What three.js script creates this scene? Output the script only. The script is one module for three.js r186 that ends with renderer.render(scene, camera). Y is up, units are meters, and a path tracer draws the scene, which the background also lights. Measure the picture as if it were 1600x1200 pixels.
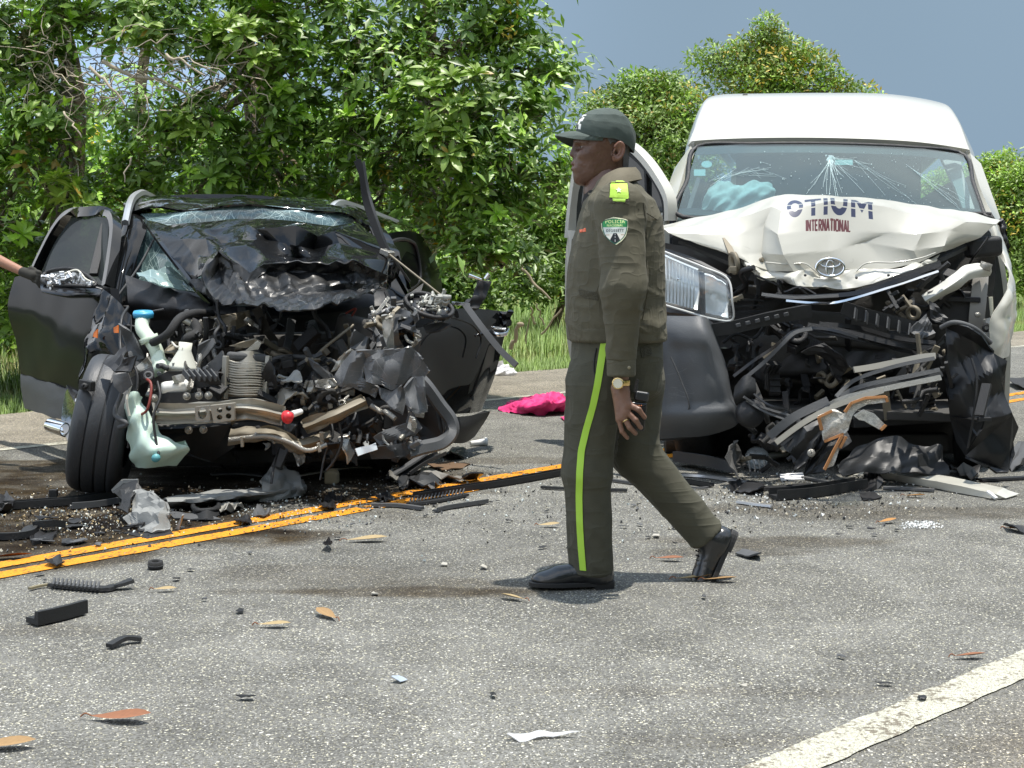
import * as THREE from 'three';
import { mergeGeometries, mergeVertices, toCreasedNormals } from 'three/addons/utils/BufferGeometryUtils.js';
import { RoundedBoxGeometry } from 'three/addons/geometries/RoundedBoxGeometry.js';

// ---------------------------------------------------------------- camera, sky, sun, exposure
const EYE = 1.16, FOCAL = 2200, PITCH = Math.atan(181 / 2200);
const scene = new THREE.Scene();
const camera = new THREE.PerspectiveCamera(2 * Math.atan(600 / FOCAL) * 180 / Math.PI, 4 / 3, 0.1, 600);
camera.position.set(0, EYE, 0);
camera.rotation.set(-PITCH, 0, 0);
scene.add(camera);
const renderer = new THREE.WebGLRenderer({ antialias: true });
renderer.setSize(1024, 768);
renderer.toneMapping = THREE.LinearToneMapping;
renderer.toneMappingExposure = 1.36;
renderer.shadowMap.enabled = true;
const SUN_DIR = new THREE.Vector3(0.14, 1, -0.16).normalize();
const sun = new THREE.DirectionalLight(new THREE.Color().setRGB(1, 0.95, 0.87), 4.4);
sun.position.copy(SUN_DIR).multiplyScalar(60);
sun.castShadow = true;
sun.shadow.radius = 1.6;
sun.shadow.mapSize.set(2048, 2048);
Object.assign(sun.shadow.camera, { left: -25, right: 25, top: 30, bottom: -30, near: 1, far: 150 });
sun.target.position.set(0, 0, -9);
scene.add(sun, sun.target);

// ---------------------------------------------------------------- random numbers and noise
function rngOf(seed) { let s = seed >>> 0; return () => { s = (s + 0x6D2B79F5) >>> 0; let t = s; t = Math.imul(t ^ (t >>> 15), t | 1); t ^= t + Math.imul(t ^ (t >>> 7), t | 61); return ((t ^ (t >>> 14)) >>> 0) / 4294967296; }; }
const PERM = (() => { const r = rngOf(77), p = new Uint8Array(512); const a = [...Array(256).keys()]; for (let i = 255; i > 0; i--) { const j = Math.floor(r() * (i + 1)); [a[i], a[j]] = [a[j], a[i]]; } for (let i = 0; i < 512; i++) p[i] = a[i & 255]; return p; })();
const fade = t => t * t * t * (t * (t * 6 - 15) + 10), lerp = (a, b, t) => a + (b - a) * t, clamp = (x, a = 0, b = 1) => Math.min(b, Math.max(a, x));
const sstep = (a, b, x) => { const t = clamp((x - a) / (b - a)); return t * t * (3 - 2 * t); };
function noise(x, y = 0, z = 0) {                 // value noise, -1..1
  const X = Math.floor(x), Y = Math.floor(y), Z = Math.floor(z), u = fade(x - X), v = fade(y - Y), w = fade(z - Z);
  const h = (i, j, k) => PERM[PERM[PERM[(X + i) & 255] + ((Y + j) & 255)] + ((Z + k) & 255)] / 127.5 - 1;
  return lerp(lerp(lerp(h(0, 0, 0), h(1, 0, 0), u), lerp(h(0, 1, 0), h(1, 1, 0), u), v), lerp(lerp(h(0, 0, 1), h(1, 0, 1), u), lerp(h(0, 1, 1), h(1, 1, 1), u), v), w);
}
const fbm = (x, y, z, o = 4) => { let s = 0, a = 0.5, f = 1; for (let i = 0; i < o; i++) { s += a * noise(x * f, y * f, z * f); a *= 0.5; f *= 2.03; } return s; };

// ---------------------------------------------------------------- pixels of the 1600 x 1200 photograph to places
const V = (x, y, z) => new THREE.Vector3(x, y, z);
const CP = Math.cos(PITCH), SP = Math.sin(PITCH);
function P(px, py, d) {                            // the place seen at a pixel, d metres away along -z
  const x = (px - 800) / FOCAL, y = (600 - py) / FOCAL, k = d / (CP + y * SP);
  return V(x * k, EYE + (y * CP - SP) * k, -d);
}
function G(px, py, h = 0) {                        // the place on the ground seen at a pixel
  const x = (px - 800) / FOCAL, y = (600 - py) / FOCAL, k = (EYE - h) / (SP - y * CP);
  return V(x * k, h, -(CP + y * SP) * k);
}
const PP = (list, d) => list.map(a => P(a[0], a[1], a[2] ?? d));

// ---------------------------------------------------------------- sky
{
  const w = 1024, h = 512, data = new Float32Array(w * h * 4);
  for (let j = 0; j < h; j++) for (let i = 0; i < w; i++) {
    const v = (j + 0.5) / h, u = (i + 0.5) / w, th = (v - 0.5) * Math.PI, ph = (u - 0.5) * 2 * Math.PI;
    const y = Math.sin(th), c = Math.cos(th), x = Math.cos(ph) * c, z = Math.sin(ph) * c;   // three.js: u = atan2(z, x) / 2pi + 0.5
    const el = Math.max(y, 0);
    const da = ((Math.atan2(x, -z) * 180 / Math.PI - 25 + 540) % 360) - 180, t = fbm(x * 3 + 1, y * 3, z * 3 + 7, 3);   // degrees from the middle of the storm
    const s = sstep(-58, -16, da + 6 * t) * (1 - sstep(150, 179, da)) * (1 - sstep(0.34, 0.75, el));
    const cl = sstep(-0.15, 0.3, fbm(x * 2.2 + 4, y * 3 + 2, z * 2.2, 5));
    let r = lerp(0.42, 1.02, cl), g = lerp(0.58, 1.05, cl), b = lerp(0.82, 1.10, cl);
    r = lerp(r, 0.166 + 0.045 * t + 0.06 * el, s); g = lerp(g, 0.236 + 0.055 * t + 0.07 * el, s); b = lerp(b, 0.308 + 0.065 * t + 0.08 * el, s);
    if (y < 0) { r = 0.2; g = 0.2; b = 0.18; }
    const k = (j * w + i) * 4; data[k] = r * 1.12; data[k + 1] = g * 1.12; data[k + 2] = b * 1.12; data[k + 3] = 1;
  }
  const sky = new THREE.DataTexture(data, w, h, THREE.RGBAFormat, THREE.FloatType);
  sky.mapping = THREE.EquirectangularReflectionMapping; sky.magFilter = sky.minFilter = THREE.LinearFilter; sky.needsUpdate = true;
  scene.background = sky; scene.environment = sky;
}
// scene.fog = new THREE.FogExp2(new THREE.Color().setRGB(0.55, 0.62, 0.68), 0.0022);

// ---------------------------------------------------------------- naming, things and parts
const used = {};
function numbered(name) { const n = used[name] ?? 0; used[name] = n + 1; return n ? `${name}_${String(n).padStart(3, '0')}` : name; }
function tag(o, label, category, group, kind) { if (label) o.userData.label = label; if (category) o.userData.category = category; if (group) o.userData.group = group; if (kind) o.userData.kind = kind; return o; }
function thing(name, label, category, pos = V(0, 0, 0), group) { const o = new THREE.Group(); o.name = numbered(name); o.position.copy(pos); scene.add(o); return tag(o, label, category, group); }
function part(name, geo, mat, parent, label) {       // geometry given in world places; moved into the frame of its thing
  const list = (Array.isArray(geo) ? geo : [geo]).filter(Boolean);
  let g = list.length > 1 ? merge(list) : list[0];
  const off = V(0, 0, 0); for (let p = parent; p && p !== scene; p = p.parent) off.add(p.position);
  g = g.clone(); g.translate(-off.x, -off.y, -off.z);
  const m = new THREE.Mesh(g, mat); m.name = parent === scene ? numbered(name) : name; m.castShadow = m.receiveShadow = true; parent.add(m);
  if (label) m.userData.label = label;
  return m;
}
function structure(name, geo, mat) { const m = part(name, geo, mat, scene); m.userData.kind = 'structure'; return m; }
function merge(list) {
  return mergeGeometries(list.map(g => { const a = g.index ? g.toNonIndexed() : g.clone(); for (const k of Object.keys(a.attributes)) if (!['position', 'normal', 'uv'].includes(k)) a.deleteAttribute(k); if (!a.attributes.uv) a.setAttribute('uv', new THREE.BufferAttribute(new Float32Array(a.attributes.position.count * 2), 2)); if (!a.attributes.normal) a.computeVertexNormals(); return a; }), false);
}

// ---------------------------------------------------------------- geometry makers
const TMP = new THREE.Matrix4();
function place(g, pos, dir, up = V(0, 1, 0)) {       // local z along dir, local y near up
  const z = dir.clone().normalize(), x = V().crossVectors(up, z); if (x.lengthSq() < 1e-6) x.set(1, 0, 0); x.normalize(); const y = V().crossVectors(z, x);
  const a = g.clone(); a.applyMatrix4(TMP.makeBasis(x, y, z).setPosition(pos)); return a;
}
function bar(a, b, w, h, r = 0.15, up) {             // a rounded box from a to b
  const d = V().subVectors(b, a), L = d.length(); if (L < 1e-4) return null;
  return place(new RoundedBoxGeometry(w, h, L, 2, Math.min(w, h, L) * r), V().addVectors(a, b).multiplyScalar(0.5), d, up);
}
function tube(pts, r, seg = 24, rad = 8, closed = false) {
  const g = new THREE.TubeGeometry(new THREE.CatmullRomCurve3(pts, closed, 'centripetal'), seg, r, rad, closed);
  if (closed) return g;
  const list = [g.toNonIndexed()];
  for (const [e, n] of [[0, -1], [1, 1]]) { const p = e ? pts[pts.length - 1] : pts[0], q = e ? pts[pts.length - 2] : pts[1]; list.push(place(new THREE.CircleGeometry(r, rad).toNonIndexed(), p, V().subVectors(p, q))); }
  return merge(list);
}
function rod(a, b, r0, r1 = r0, rad = 14) { const d = V().subVectors(b, a), g = new THREE.CylinderGeometry(r1, r0, d.length(), rad); g.rotateX(Math.PI / 2); return place(g, V().addVectors(a, b).multiplyScalar(0.5), d); }
function lathe(prof, pos, axis = V(0, 1, 0), seg = 28) { const g = new THREE.LatheGeometry(prof.map(p => new THREE.Vector2(p[0], p[1])), seg); g.rotateX(Math.PI / 2); return place(g, pos, axis); }
function ball(pos, r, sx = 1, sy = 1, sz = 1) { const g = new THREE.SphereGeometry(r, 20, 14); g.scale(sx, sy, sz); g.translate(pos.x, pos.y, pos.z); return g; }
function extrude(shape, depth, bevel, pos, dir, up, seg = 12) {
  const g = new THREE.ExtrudeGeometry(shape, { depth, bevelEnabled: bevel > 0, bevelThickness: bevel, bevelSize: bevel, bevelSegments: 2, curveSegments: seg }); return place(g, pos, dir, up);
}
function solid(pos, tris, th) {                      // indexed surface -> closed sheet of a thickness
  const n = pos.length, nor = pos.map(() => V(0, 0, 0)), e = V(), f = V();
  for (const [a, b, c] of tris) { e.subVectors(pos[b], pos[a]); f.subVectors(pos[c], pos[a]); const x = V().crossVectors(e, f); nor[a].add(x); nor[b].add(x); nor[c].add(x); }
  nor.forEach(v => v.normalize());
  const edge = new Map();
  for (const t of tris) for (let k = 0; k < 3; k++) { const a = t[k], b = t[(k + 1) % 3], key = a < b ? a * n + b : b * n + a; if (edge.has(key)) edge.set(key, null); else edge.set(key, [a, b]); }
  return { nor, rim: [...edge.values()].filter(Boolean), back: pos.map((p, i) => p.clone().addScaledVector(nor[i], -th)) };
}
function sheetGeo(pos, tris, uv, th, crease) {
  const { rim, back } = solid(pos, tris, th), n = pos.length, P3 = new Float32Array(n * 6), U = new Float32Array(n * 4), I = [];
  pos.forEach((p, i) => { P3.set([p.x, p.y, p.z], i * 3); P3.set([back[i].x, back[i].y, back[i].z], (n + i) * 3); U.set(uv[i], i * 2); U.set(uv[i], (n + i) * 2); });
  for (const [a, b, c] of tris) I.push(a, b, c, n + a, n + c, n + b);
  for (const [a, b] of rim) I.push(a, n + a, b, b, n + a, n + b);
  let g = new THREE.BufferGeometry(); g.setAttribute('position', new THREE.BufferAttribute(P3, 3)); g.setAttribute('uv', new THREE.BufferAttribute(U, 2)); g.setIndex(I);
  if (crease) return toCreasedNormals(g, crease);
  const m = g.toNonIndexed(); g.computeVertexNormals();
  return toCreasedNormals(g, 0.9);
}
function crumpleAt(p, amp, freq, seed) {             // sharp folds: a sum of triangle waves in several directions
  let s = 0; const r = rngOf(seed);
  for (let k = 0; k < 6; k++) {
    const a = V(r() * 2 - 1, r() * 2 - 1, r() * 2 - 1).normalize(), ph = r() * 9, f = freq * (0.6 + 1.4 * r()), t = p.dot(a) * f + ph + 0.5 * noise(p.x * freq * 0.7 + k * 7, p.y * freq * 0.7, p.z * freq * 0.7 + seed);
    s += (Math.abs(t - Math.floor(t) - 0.5) * 4 - 1) * (0.5 + 0.5 * noise(p.x * freq * 0.5 + 3 * k, p.y * freq * 0.5 + seed, p.z * freq * 0.5)) / (0.7 + 0.35 * k);
  }
  return s * amp;
}
function catmull(a, t) { const n = a.length - 1, x = clamp(t) * n, i = Math.min(Math.floor(x), n - 1), f = x - i; const g = k => a[clamp(k, 0, n)]; const p0 = g(i - 1), p1 = g(i), p2 = g(i + 1), p3 = g(i + 2);
  const c = (b0, b1, b2, b3) => 0.5 * (2 * b1 + (b2 - b0) * f + (2 * b0 - 5 * b1 + 4 * b2 - b3) * f * f + (3 * b1 - b0 - 3 * b2 + b3) * f * f * f); return V(c(p0.x, p1.x, p2.x, p3.x), c(p0.y, p1.y, p2.y, p3.y), c(p0.z, p1.z, p2.z, p3.z)); }
function linear(a, t) { const n = a.length - 1, x = clamp(t) * n, i = Math.min(Math.floor(x), n - 1); return a[i].clone().lerp(a[i + 1], x - i); }
// a sheet through rows of places (Vector3), made denser, crumpled and given a thickness. sharp: straight between the places
function sheet(rows, { nu = 40, nv = 40, th = 0.004, amp = 0, freq = 6, seed = 1, sharp = false, crease, dent } = {}) {
  const cv = sharp ? linear : catmull, pos = [], uv = [], tris = [];
  for (let j = 0; j <= nv; j++) { const v = j / nv; for (let i = 0; i <= nu; i++) { const u = i / nu; pos.push(cv(rows.map(r => cv(r, u)), v)); } }
  const lu = rows[0][0].distanceTo(rows[0].at(-1)), lv = rows[0][0].distanceTo(rows.at(-1)[0]);
  for (let j = 0; j <= nv; j++) for (let i = 0; i <= nu; i++) uv.push([i / nu * lu, (1 - j / nv) * lv]);
  for (let j = 0; j < nv; j++) for (let i = 0; i < nu; i++) { const a = j * (nu + 1) + i, b = a + 1, c = a + nu + 1, d = c + 1; tris.push([a, c, b], [b, c, d]); }
  if (amp || dent) { const { nor } = solid(pos, tris, 0); pos.forEach((p, k) => { let s = amp ? crumpleAt(p, amp, freq, seed) : 0; if (dent) s += dent(uv[k][0] / lu, 1 - uv[k][1] / lv, p); p.addScaledVector(nor[k], s); }); }
  return sheetGeo(pos, tris, uv, th, crease);
}
// a torn plate: an outline of places, filled, made denser, crumpled, thickened
function plate(out, { th = 0.006, sub = 2, amp = 0, freq = 8, seed = 1, crease = 0.5, holes = [] } = {}) {
  const all = [...out, ...holes.flat()];
  const nrm = V(0, 0, 0); for (let i = 0; i < out.length; i++) { const a = out[i], b = out[(i + 1) % out.length]; nrm.x += (a.y - b.y) * (a.z + b.z); nrm.y += (a.z - b.z) * (a.x + b.x); nrm.z += (a.x - b.x) * (a.y + b.y); } nrm.normalize();
  if (nrm.dot(V(0, 0.2, 1)) < 0) nrm.negate();
  const ax = V().crossVectors(Math.abs(nrm.y) > 0.9 ? V(1, 0, 0) : V(0, 1, 0), nrm).normalize(), ay = V().crossVectors(nrm, ax);
  const q = p => new THREE.Vector2(p.dot(ax), p.dot(ay));
  let c2 = out.map(q); const flip = THREE.ShapeUtils.isClockWise(c2); const pos = flip ? [...out].reverse().map(p => p.clone()) : out.map(p => p.clone()); if (flip) c2.reverse();
  const hs = holes.map(h => { let k = h.map(q), p = h.map(a => a.clone()); if (!THREE.ShapeUtils.isClockWise(k)) { k.reverse(); p.reverse(); } pos.push(...p); return k; });
  let tris = THREE.ShapeUtils.triangulateShape(c2, hs);
  for (let s = 0; s < sub; s++) {
    const mid = new Map(), nt = [], n0 = 1e5, m = (a, b) => { const k = a < b ? a * n0 + b : b * n0 + a; if (!mid.has(k)) { mid.set(k, pos.length); pos.push(pos[a].clone().add(pos[b]).multiplyScalar(0.5)); } return mid.get(k); };
    for (const [a, b, c] of tris) { const x = m(a, b), y = m(b, c), z = m(c, a); nt.push([a, x, z], [x, b, y], [z, y, c], [x, y, z]); }
    tris = nt;
  }
  const uv = pos.map(p => [p.dot(ax), p.dot(ay)]);
  if (amp) pos.forEach(p => p.addScaledVector(nrm, crumpleAt(p, amp, freq, seed)));
  return sheetGeo(pos, tris, uv, th, crease);
}
// a solid from a closed outline, extruded straight back by a depth (for mouldings, brackets)
// a profile (2D: across, up) carried along a path
function sweep(prof, pts, { up = V(0, 1, 0), seg = 0, closed = true, smooth = true } = {}) {
  const path = seg ? Array.from({ length: seg + 1 }, (_, i) => (smooth ? catmull : linear)(pts, i / seg)) : pts, n = prof.length, pos = [], I = [], uv = [];
  let run = 0;
  path.forEach((p, i) => {
    const d = V().subVectors(path[Math.min(i + 1, path.length - 1)], path[Math.max(i - 1, 0)]).normalize(), x = V().crossVectors(up, d).normalize(), y = V().crossVectors(d, x);
    if (i) run += p.distanceTo(path[i - 1]);
    prof.forEach(([a, b], k) => { const s = p.clone().addScaledVector(x, a).addScaledVector(y, b); pos.push(s.x, s.y, s.z); uv.push(run, k / n * 0.2); });
  });
  const kk = closed ? n : n - 1;
  for (let i = 0; i < path.length - 1; i++) for (let k = 0; k < kk; k++) { const a = i * n + k, b = i * n + (k + 1) % n, c = a + n, d = b + n; I.push(a, b, c, b, d, c); }
  if (closed) { const t = THREE.ShapeUtils.triangulateShape(prof.map(p => new THREE.Vector2(p[0], p[1])), []); const l = (path.length - 1) * n; for (const [a, b, c] of t) { I.push(a, c, b, l + a, l + b, l + c); } }
  const g = new THREE.BufferGeometry(); g.setAttribute('position', new THREE.Float32BufferAttribute(pos, 3)); g.setAttribute('uv', new THREE.Float32BufferAttribute(uv, 2)); g.setIndex(I);
  return toCreasedNormals(g, 0.6);
}
// ---------------------------------------------------------------- surfaces from distance fields (surface nets)
function nets(f, lo, hi, cell) {
  const nx = Math.ceil((hi.x - lo.x) / cell), ny = Math.ceil((hi.y - lo.y) / cell), nz = Math.ceil((hi.z - lo.z) / cell), sx = nx + 1, sxy = sx * (ny + 1), val = new Float32Array(sxy * (nz + 1)), p = V();
  // coarse skip: sample only near the surface
  for (let k = 0; k <= nz; k++) for (let j = 0; j <= ny; j++) for (let i = 0; i <= nx;) {
    p.set(lo.x + i * cell, lo.y + j * cell, lo.z + k * cell); const d = f(p), at = k * sxy + j * sx; let skip = Math.max(1, Math.floor((Math.abs(d) * 0.6) / cell)); for (let s = 0; s < skip && i <= nx; s++) val[at + i++] = d;
  }
  const id = new Int32Array(sxy * (nz + 1)).fill(-1), pos = [], I = [];
  const C = [[0, 0, 0], [1, 0, 0], [0, 1, 0], [1, 1, 0], [0, 0, 1], [1, 0, 1], [0, 1, 1], [1, 1, 1]], E = [[0, 1], [2, 3], [4, 5], [6, 7], [0, 2], [1, 3], [4, 6], [5, 7], [0, 4], [1, 5], [2, 6], [3, 7]];
  for (let k = 0; k < nz; k++) for (let j = 0; j < ny; j++) for (let i = 0; i < nx; i++) {
    const b = k * sxy + j * sx + i, v = C.map(c => val[b + c[0] + c[1] * sx + c[2] * sxy]); let neg = 0; for (const x of v) if (x < 0) neg++;
    if (!neg || neg === 8) continue;
    let x = 0, y = 0, z = 0, n = 0;
    for (const [s, t] of E) if ((v[s] < 0) !== (v[t] < 0)) { const q = v[s] / (v[s] - v[t]); x += lerp(C[s][0], C[t][0], q); y += lerp(C[s][1], C[t][1], q); z += lerp(C[s][2], C[t][2], q); n++; }
    id[b] = pos.length / 3; pos.push(lo.x + (i + x / n) * cell, lo.y + (j + y / n) * cell, lo.z + (k + z / n) * cell);
  }
  const quad = (a, b, c, d, fl) => { if (a < 0 || b < 0 || c < 0 || d < 0) return; if (fl) I.push(a, c, b, b, c, d); else I.push(a, b, c, b, d, c); };
  for (let k = 1; k < nz; k++) for (let j = 1; j < ny; j++) for (let i = 1; i < nx; i++) {
    const b = k * sxy + j * sx + i, v0 = val[b] < 0;
    if (v0 !== val[b + 1] < 0) quad(id[b - sx - sxy], id[b - sxy], id[b - sx], id[b], !v0);
    if (v0 !== val[b + sx] < 0) quad(id[b - 1 - sxy], id[b - sxy], id[b - 1], id[b], v0);
    if (v0 !== val[b + sxy] < 0) quad(id[b - 1 - sx], id[b - sx], id[b - 1], id[b], !v0);
  }
  const g = new THREE.BufferGeometry(); g.setAttribute('position', new THREE.Float32BufferAttribute(pos, 3)); g.setIndex(I); g.computeVertexNormals();
  return g;
}
function cylUV(g, cx, cz, r) { const p = g.attributes.position, u = new Float32Array(p.count * 2); for (let i = 0; i < p.count; i++) { u[i * 2] = Math.atan2(p.getZ(i) - cz, p.getX(i) - cx) * r; u[i * 2 + 1] = p.getY(i); } g.setAttribute('uv', new THREE.BufferAttribute(u, 2)); return g; }
const smin = (a, b, k) => { const h = Math.max(k - Math.abs(a - b), 0) / k; return Math.min(a, b) - h * h * k * 0.25; };
const smax = (a, b, k) => -smin(-a, -b, k);
function cap(p, a, b, r0, r1, e) { const dx = b.x - a.x, dy = b.y - a.y, dz = b.z - a.z, px = p.x - a.x, py = p.y - a.y, pz = p.z - a.z, t = clamp((px * dx + py * dy + pz * dz) / (dx * dx + dy * dy + dz * dz)); return Math.hypot(px - dx * t, py - dy * t, pz - dz * t) - lerp(r0, r1, t); }
const ell = (p, c, rx, ry, rz) => { const x = (p.x - c.x) / rx, y = (p.y - c.y) / ry, z = (p.z - c.z) / rz, k = Math.hypot(x, y, z); return (k - 1) * Math.min(rx, ry, rz) * (k < 1 ? 1 : 1); };
const box = (p, c, hx, hy, hz, r) => { const x = Math.abs(p.x - c.x) - hx + r, y = Math.abs(p.y - c.y) - hy + r, z = Math.abs(p.z - c.z) - hz + r; return Math.hypot(Math.max(x, 0), Math.max(y, 0), Math.max(z, 0)) + Math.min(Math.max(x, y, z), 0) - r; };

// ---------------------------------------------------------------- textures and materials
function canvasTex(w, h, draw, { srgb = true, rx = 1, ry = 1, wrap = true } = {}) {
  const c = document.createElement('canvas'); c.width = w; c.height = h; draw(c.getContext('2d'), w, h);
  const t = new THREE.CanvasTexture(c); if (srgb) t.colorSpace = THREE.SRGBColorSpace; if (wrap) t.wrapS = t.wrapT = THREE.RepeatWrapping; t.repeat.set(rx, ry); t.anisotropy = 8; return t;
}
function dataTex(w, h, f, { srgb = false, rx = 1, ry = 1 } = {}) {   // f returns [r,g,b] 0..1 (as stored)
  const d = new Uint8Array(w * h * 4); for (let j = 0; j < h; j++) for (let i = 0; i < w; i++) { const c = f(i, j), k = (j * w + i) * 4; d[k] = clamp(c[0]) * 255; d[k + 1] = clamp(c[1]) * 255; d[k + 2] = clamp(c[2]) * 255; d[k + 3] = c[3] === undefined ? 255 : clamp(c[3]) * 255; }
  const t = new THREE.DataTexture(d, w, h); t.wrapS = t.wrapT = THREE.RepeatWrapping; t.magFilter = THREE.LinearFilter; t.minFilter = THREE.LinearMipmapLinearFilter; t.generateMipmaps = true; if (srgb) t.colorSpace = THREE.SRGBColorSpace; t.repeat.set(rx, ry); t.needsUpdate = true; return t;
}
function tnoise(x, y, period, seed) {               // value noise that repeats
  const X = Math.floor(x), Y = Math.floor(y), u = fade(x - X), v = fade(y - Y), h = (i, j) => PERM[PERM[((((X + i) % period) + period) % period + seed) & 255] + (((((Y + j) % period) + period) % period) & 255)] / 255;
  return lerp(lerp(h(0, 0), h(1, 0), u), lerp(h(0, 1), h(1, 1), u), v);
}
const rgb = (r, g = r, b = r) => new THREE.Color().setRGB(r, g, b);
const std = (c, roughness, metalness = 0, more = {}) => new THREE.MeshStandardMaterial({ color: c, roughness, metalness, side: THREE.DoubleSide, ...more });
const phy = (c, roughness, metalness = 0, more = {}) => new THREE.MeshPhysicalMaterial({ color: c, roughness, metalness, side: THREE.DoubleSide, ...more });
// scuffs, scratches and dust for wrecked panels (1 m a side); base is the tone of the clean surface
function scuffTex(base, mark, n, dust, seed, size = 1024) {
  const r = rngOf(seed);
  return canvasTex(size, size, (x, w, h) => {
    x.fillStyle = base; x.fillRect(0, 0, w, h);
    for (let i = 0; i < dust; i++) { x.fillStyle = mark; x.globalAlpha = 0.05 + 0.35 * r() * r(); const s = 0.6 + 3 * r() * r() * r(); x.fillRect(r() * w, r() * h, s, s); }
    for (let i = 0; i < n; i++) {
      x.globalAlpha = 0.08 + 0.5 * r() * r(); x.strokeStyle = mark; x.lineWidth = 0.5 + 2.2 * r() * r() * r(); const a = r() * 7, L = (10 + 140 * r() * r()) * w / 1024, px = r() * w, py = r() * h, q = (r() - 0.5) * 40;
      x.beginPath(); x.moveTo(px, py); x.quadraticCurveTo(px + Math.cos(a) * L / 2 - Math.sin(a) * q, py + Math.sin(a) * L / 2 + Math.cos(a) * q, px + Math.cos(a) * L, py + Math.sin(a) * L); x.stroke();
      if (r() < 0.12) { x.globalAlpha *= 0.6; for (let k = 0; k < 26; k++) { x.beginPath(); const ox = px + (r() - 0.5) * 60, oy = py + (r() - 0.5) * 60; x.moveTo(ox, oy); x.lineTo(ox + Math.cos(a) * 20 * r(), oy + Math.sin(a) * 20 * r()); x.stroke(); } }
    }
    x.globalAlpha = 1;
  });
}
const grainBump = dataTex(256, 256, (i, j) => { const v = 0.5 * tnoise(i / 3, j / 3, 85, 1) + 0.3 * tnoise(i / 8, j / 8, 32, 5) + 0.2 * tnoise(i / 32, j / 32, 8, 9); return [v, v, v]; }, { rx: 4, ry: 4 });
const roughPatch = dataTex(512, 512, (i, j) => { const v = 0.45 + 0.35 * (tnoise(i / 64, j / 64, 8, 3) + 0.5 * tnoise(i / 16, j / 16, 32, 4) + 0.3 * tnoise(i / 4, j / 4, 128, 5) - 0.6); return [v, v, v]; });
const scuffPlastic = scuffTex('#1b1c1d', '#8f8d88', 330, 9000, 6), scuffMetal = scuffTex('#9b9890', '#3a352e', 160, 12000, 7), scuffWhite = scuffTex('#e9e8e0', '#6d6a60', 26, 900, 8), scuffGrey = scuffTex('#4b4c4d', '#9b9a96', 260, 9000, 9);
const MAT = {
  paintDusty: phy(rgb(0.4), 0.6, 0, { map: scuffTex('#0c0d0d', '#5d5c58', 50, 3500, 25), specularIntensity: 0.1, clearcoat: 0.2, clearcoatRoughness: 0.10 }),
  paintBlack: phy(rgb(0.7), 0.6, 0, { map: scuffTex('#080a0b', '#606264', 30, 400, 15), specularIntensity: 0.15, clearcoat: 1, clearcoatRoughness: 0.03 }),
  paintScuffed: phy(rgb(0.8), 0.6, 0, { map: scuffTex('#060708', '#c8c8c4', 60, 700, 5), specularIntensity: 0.1, clearcoat: 0.7, clearcoatRoughness: 0.04 }),
  paintTorn: phy(rgb(1), 0.55, 0, { specularIntensity: 0.4, map: scuffTex('#0b0c0d', '#d2d1cb', 1100, 20000, 31), clearcoat: 0.5, clearcoatRoughness: 0.3 }),
  torn: phy(rgb(1), 0.5, 0, { map: scuffTex('#58595a', '#dddcd6', 1500, 26000, 33), specularIntensity: 0.6, clearcoat: 0.3, clearcoatRoughness: 0.3 }),
  plastic: std(rgb(1), 0.55, 0, { map: scuffPlastic, bumpMap: grainBump, bumpScale: 0.0012 }),
  plasticDark: std(rgb(0.012, 0.012, 0.013), 0.5, 0, { bumpMap: grainBump, bumpScale: 0.001 }),
  plasticGloss: std(rgb(0.012, 0.012, 0.013), 0.22),
  plasticGrey: std(rgb(1), 0.6, 0, { map: scuffGrey, bumpMap: grainBump, bumpScale: 0.001 }),
  rubber: std(rgb(0.018, 0.018, 0.018), 0.75, 0, { bumpMap: grainBump, bumpScale: 0.0015 }),
  dustyGrey: std(rgb(1), 0.65, 0, { map: scuffTex('#838481', '#c4c2bb', 260, 9000, 19), bumpMap: grainBump, bumpScale: 0.001 }),
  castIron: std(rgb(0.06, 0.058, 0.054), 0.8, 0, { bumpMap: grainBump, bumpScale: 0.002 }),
  steel: std(rgb(1), 0.42, 0.4, { map: scuffMetal, roughnessMap: roughPatch, bumpMap: grainBump, bumpScale: 0.001 }),
  steelDirty: std(rgb(0.62, 0.56, 0.46), 0.6, 0.25, { map: scuffMetal }),
  aluminium: std(rgb(1, 0.98, 0.93), 0.42, 0.35, { map: scuffMetal }),
  chrome: std(rgb(0.85), 0.12, 1),
  wire: std(rgb(0.02), 0.5), wireRed: std(rgb(0.2, 0.03, 0.02), 0.5), wireWhite: std(rgb(0.6, 0.58, 0.5), 0.5),
  milky: phy(rgb(0.74, 0.84, 0.70), 0.35, 0, { transmission: 0.25, thickness: 0 }),
  white: phy(rgb(.64, .63, .595), 0.35, 0, { map: scuffWhite, clearcoat: 0.8, clearcoatRoughness: 0.12 }),
  whitePlain: std(rgb(0.75, 0.75, 0.72), 0.5), blueCap: std(rgb(0.05, 0.32, 0.55), 0.4), redCap: std(rgb(0.6, 0.03, 0.04), 0.35), orange: std(rgb(0.8, 0.2, 0.03), 0.3),
  glassDark: phy(rgb(0.22, 0.25, 0.25), 0.04, 0, { transmission: 0.85, thickness: 0, specularIntensity: 0.2 }),
  glass: phy(rgb(0.78, 0.90, 0.87), 0.03, 0, { transmission: 0.93, thickness: 0 }),
  lens: phy(rgb(0.92, 0.94, 0.94), 0.05, 0, { transmission: 0.95, thickness: 0 }),
  silverPlastic: std(rgb(0.55, 0.56, 0.57), 0.3, 0.6),
};

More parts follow.
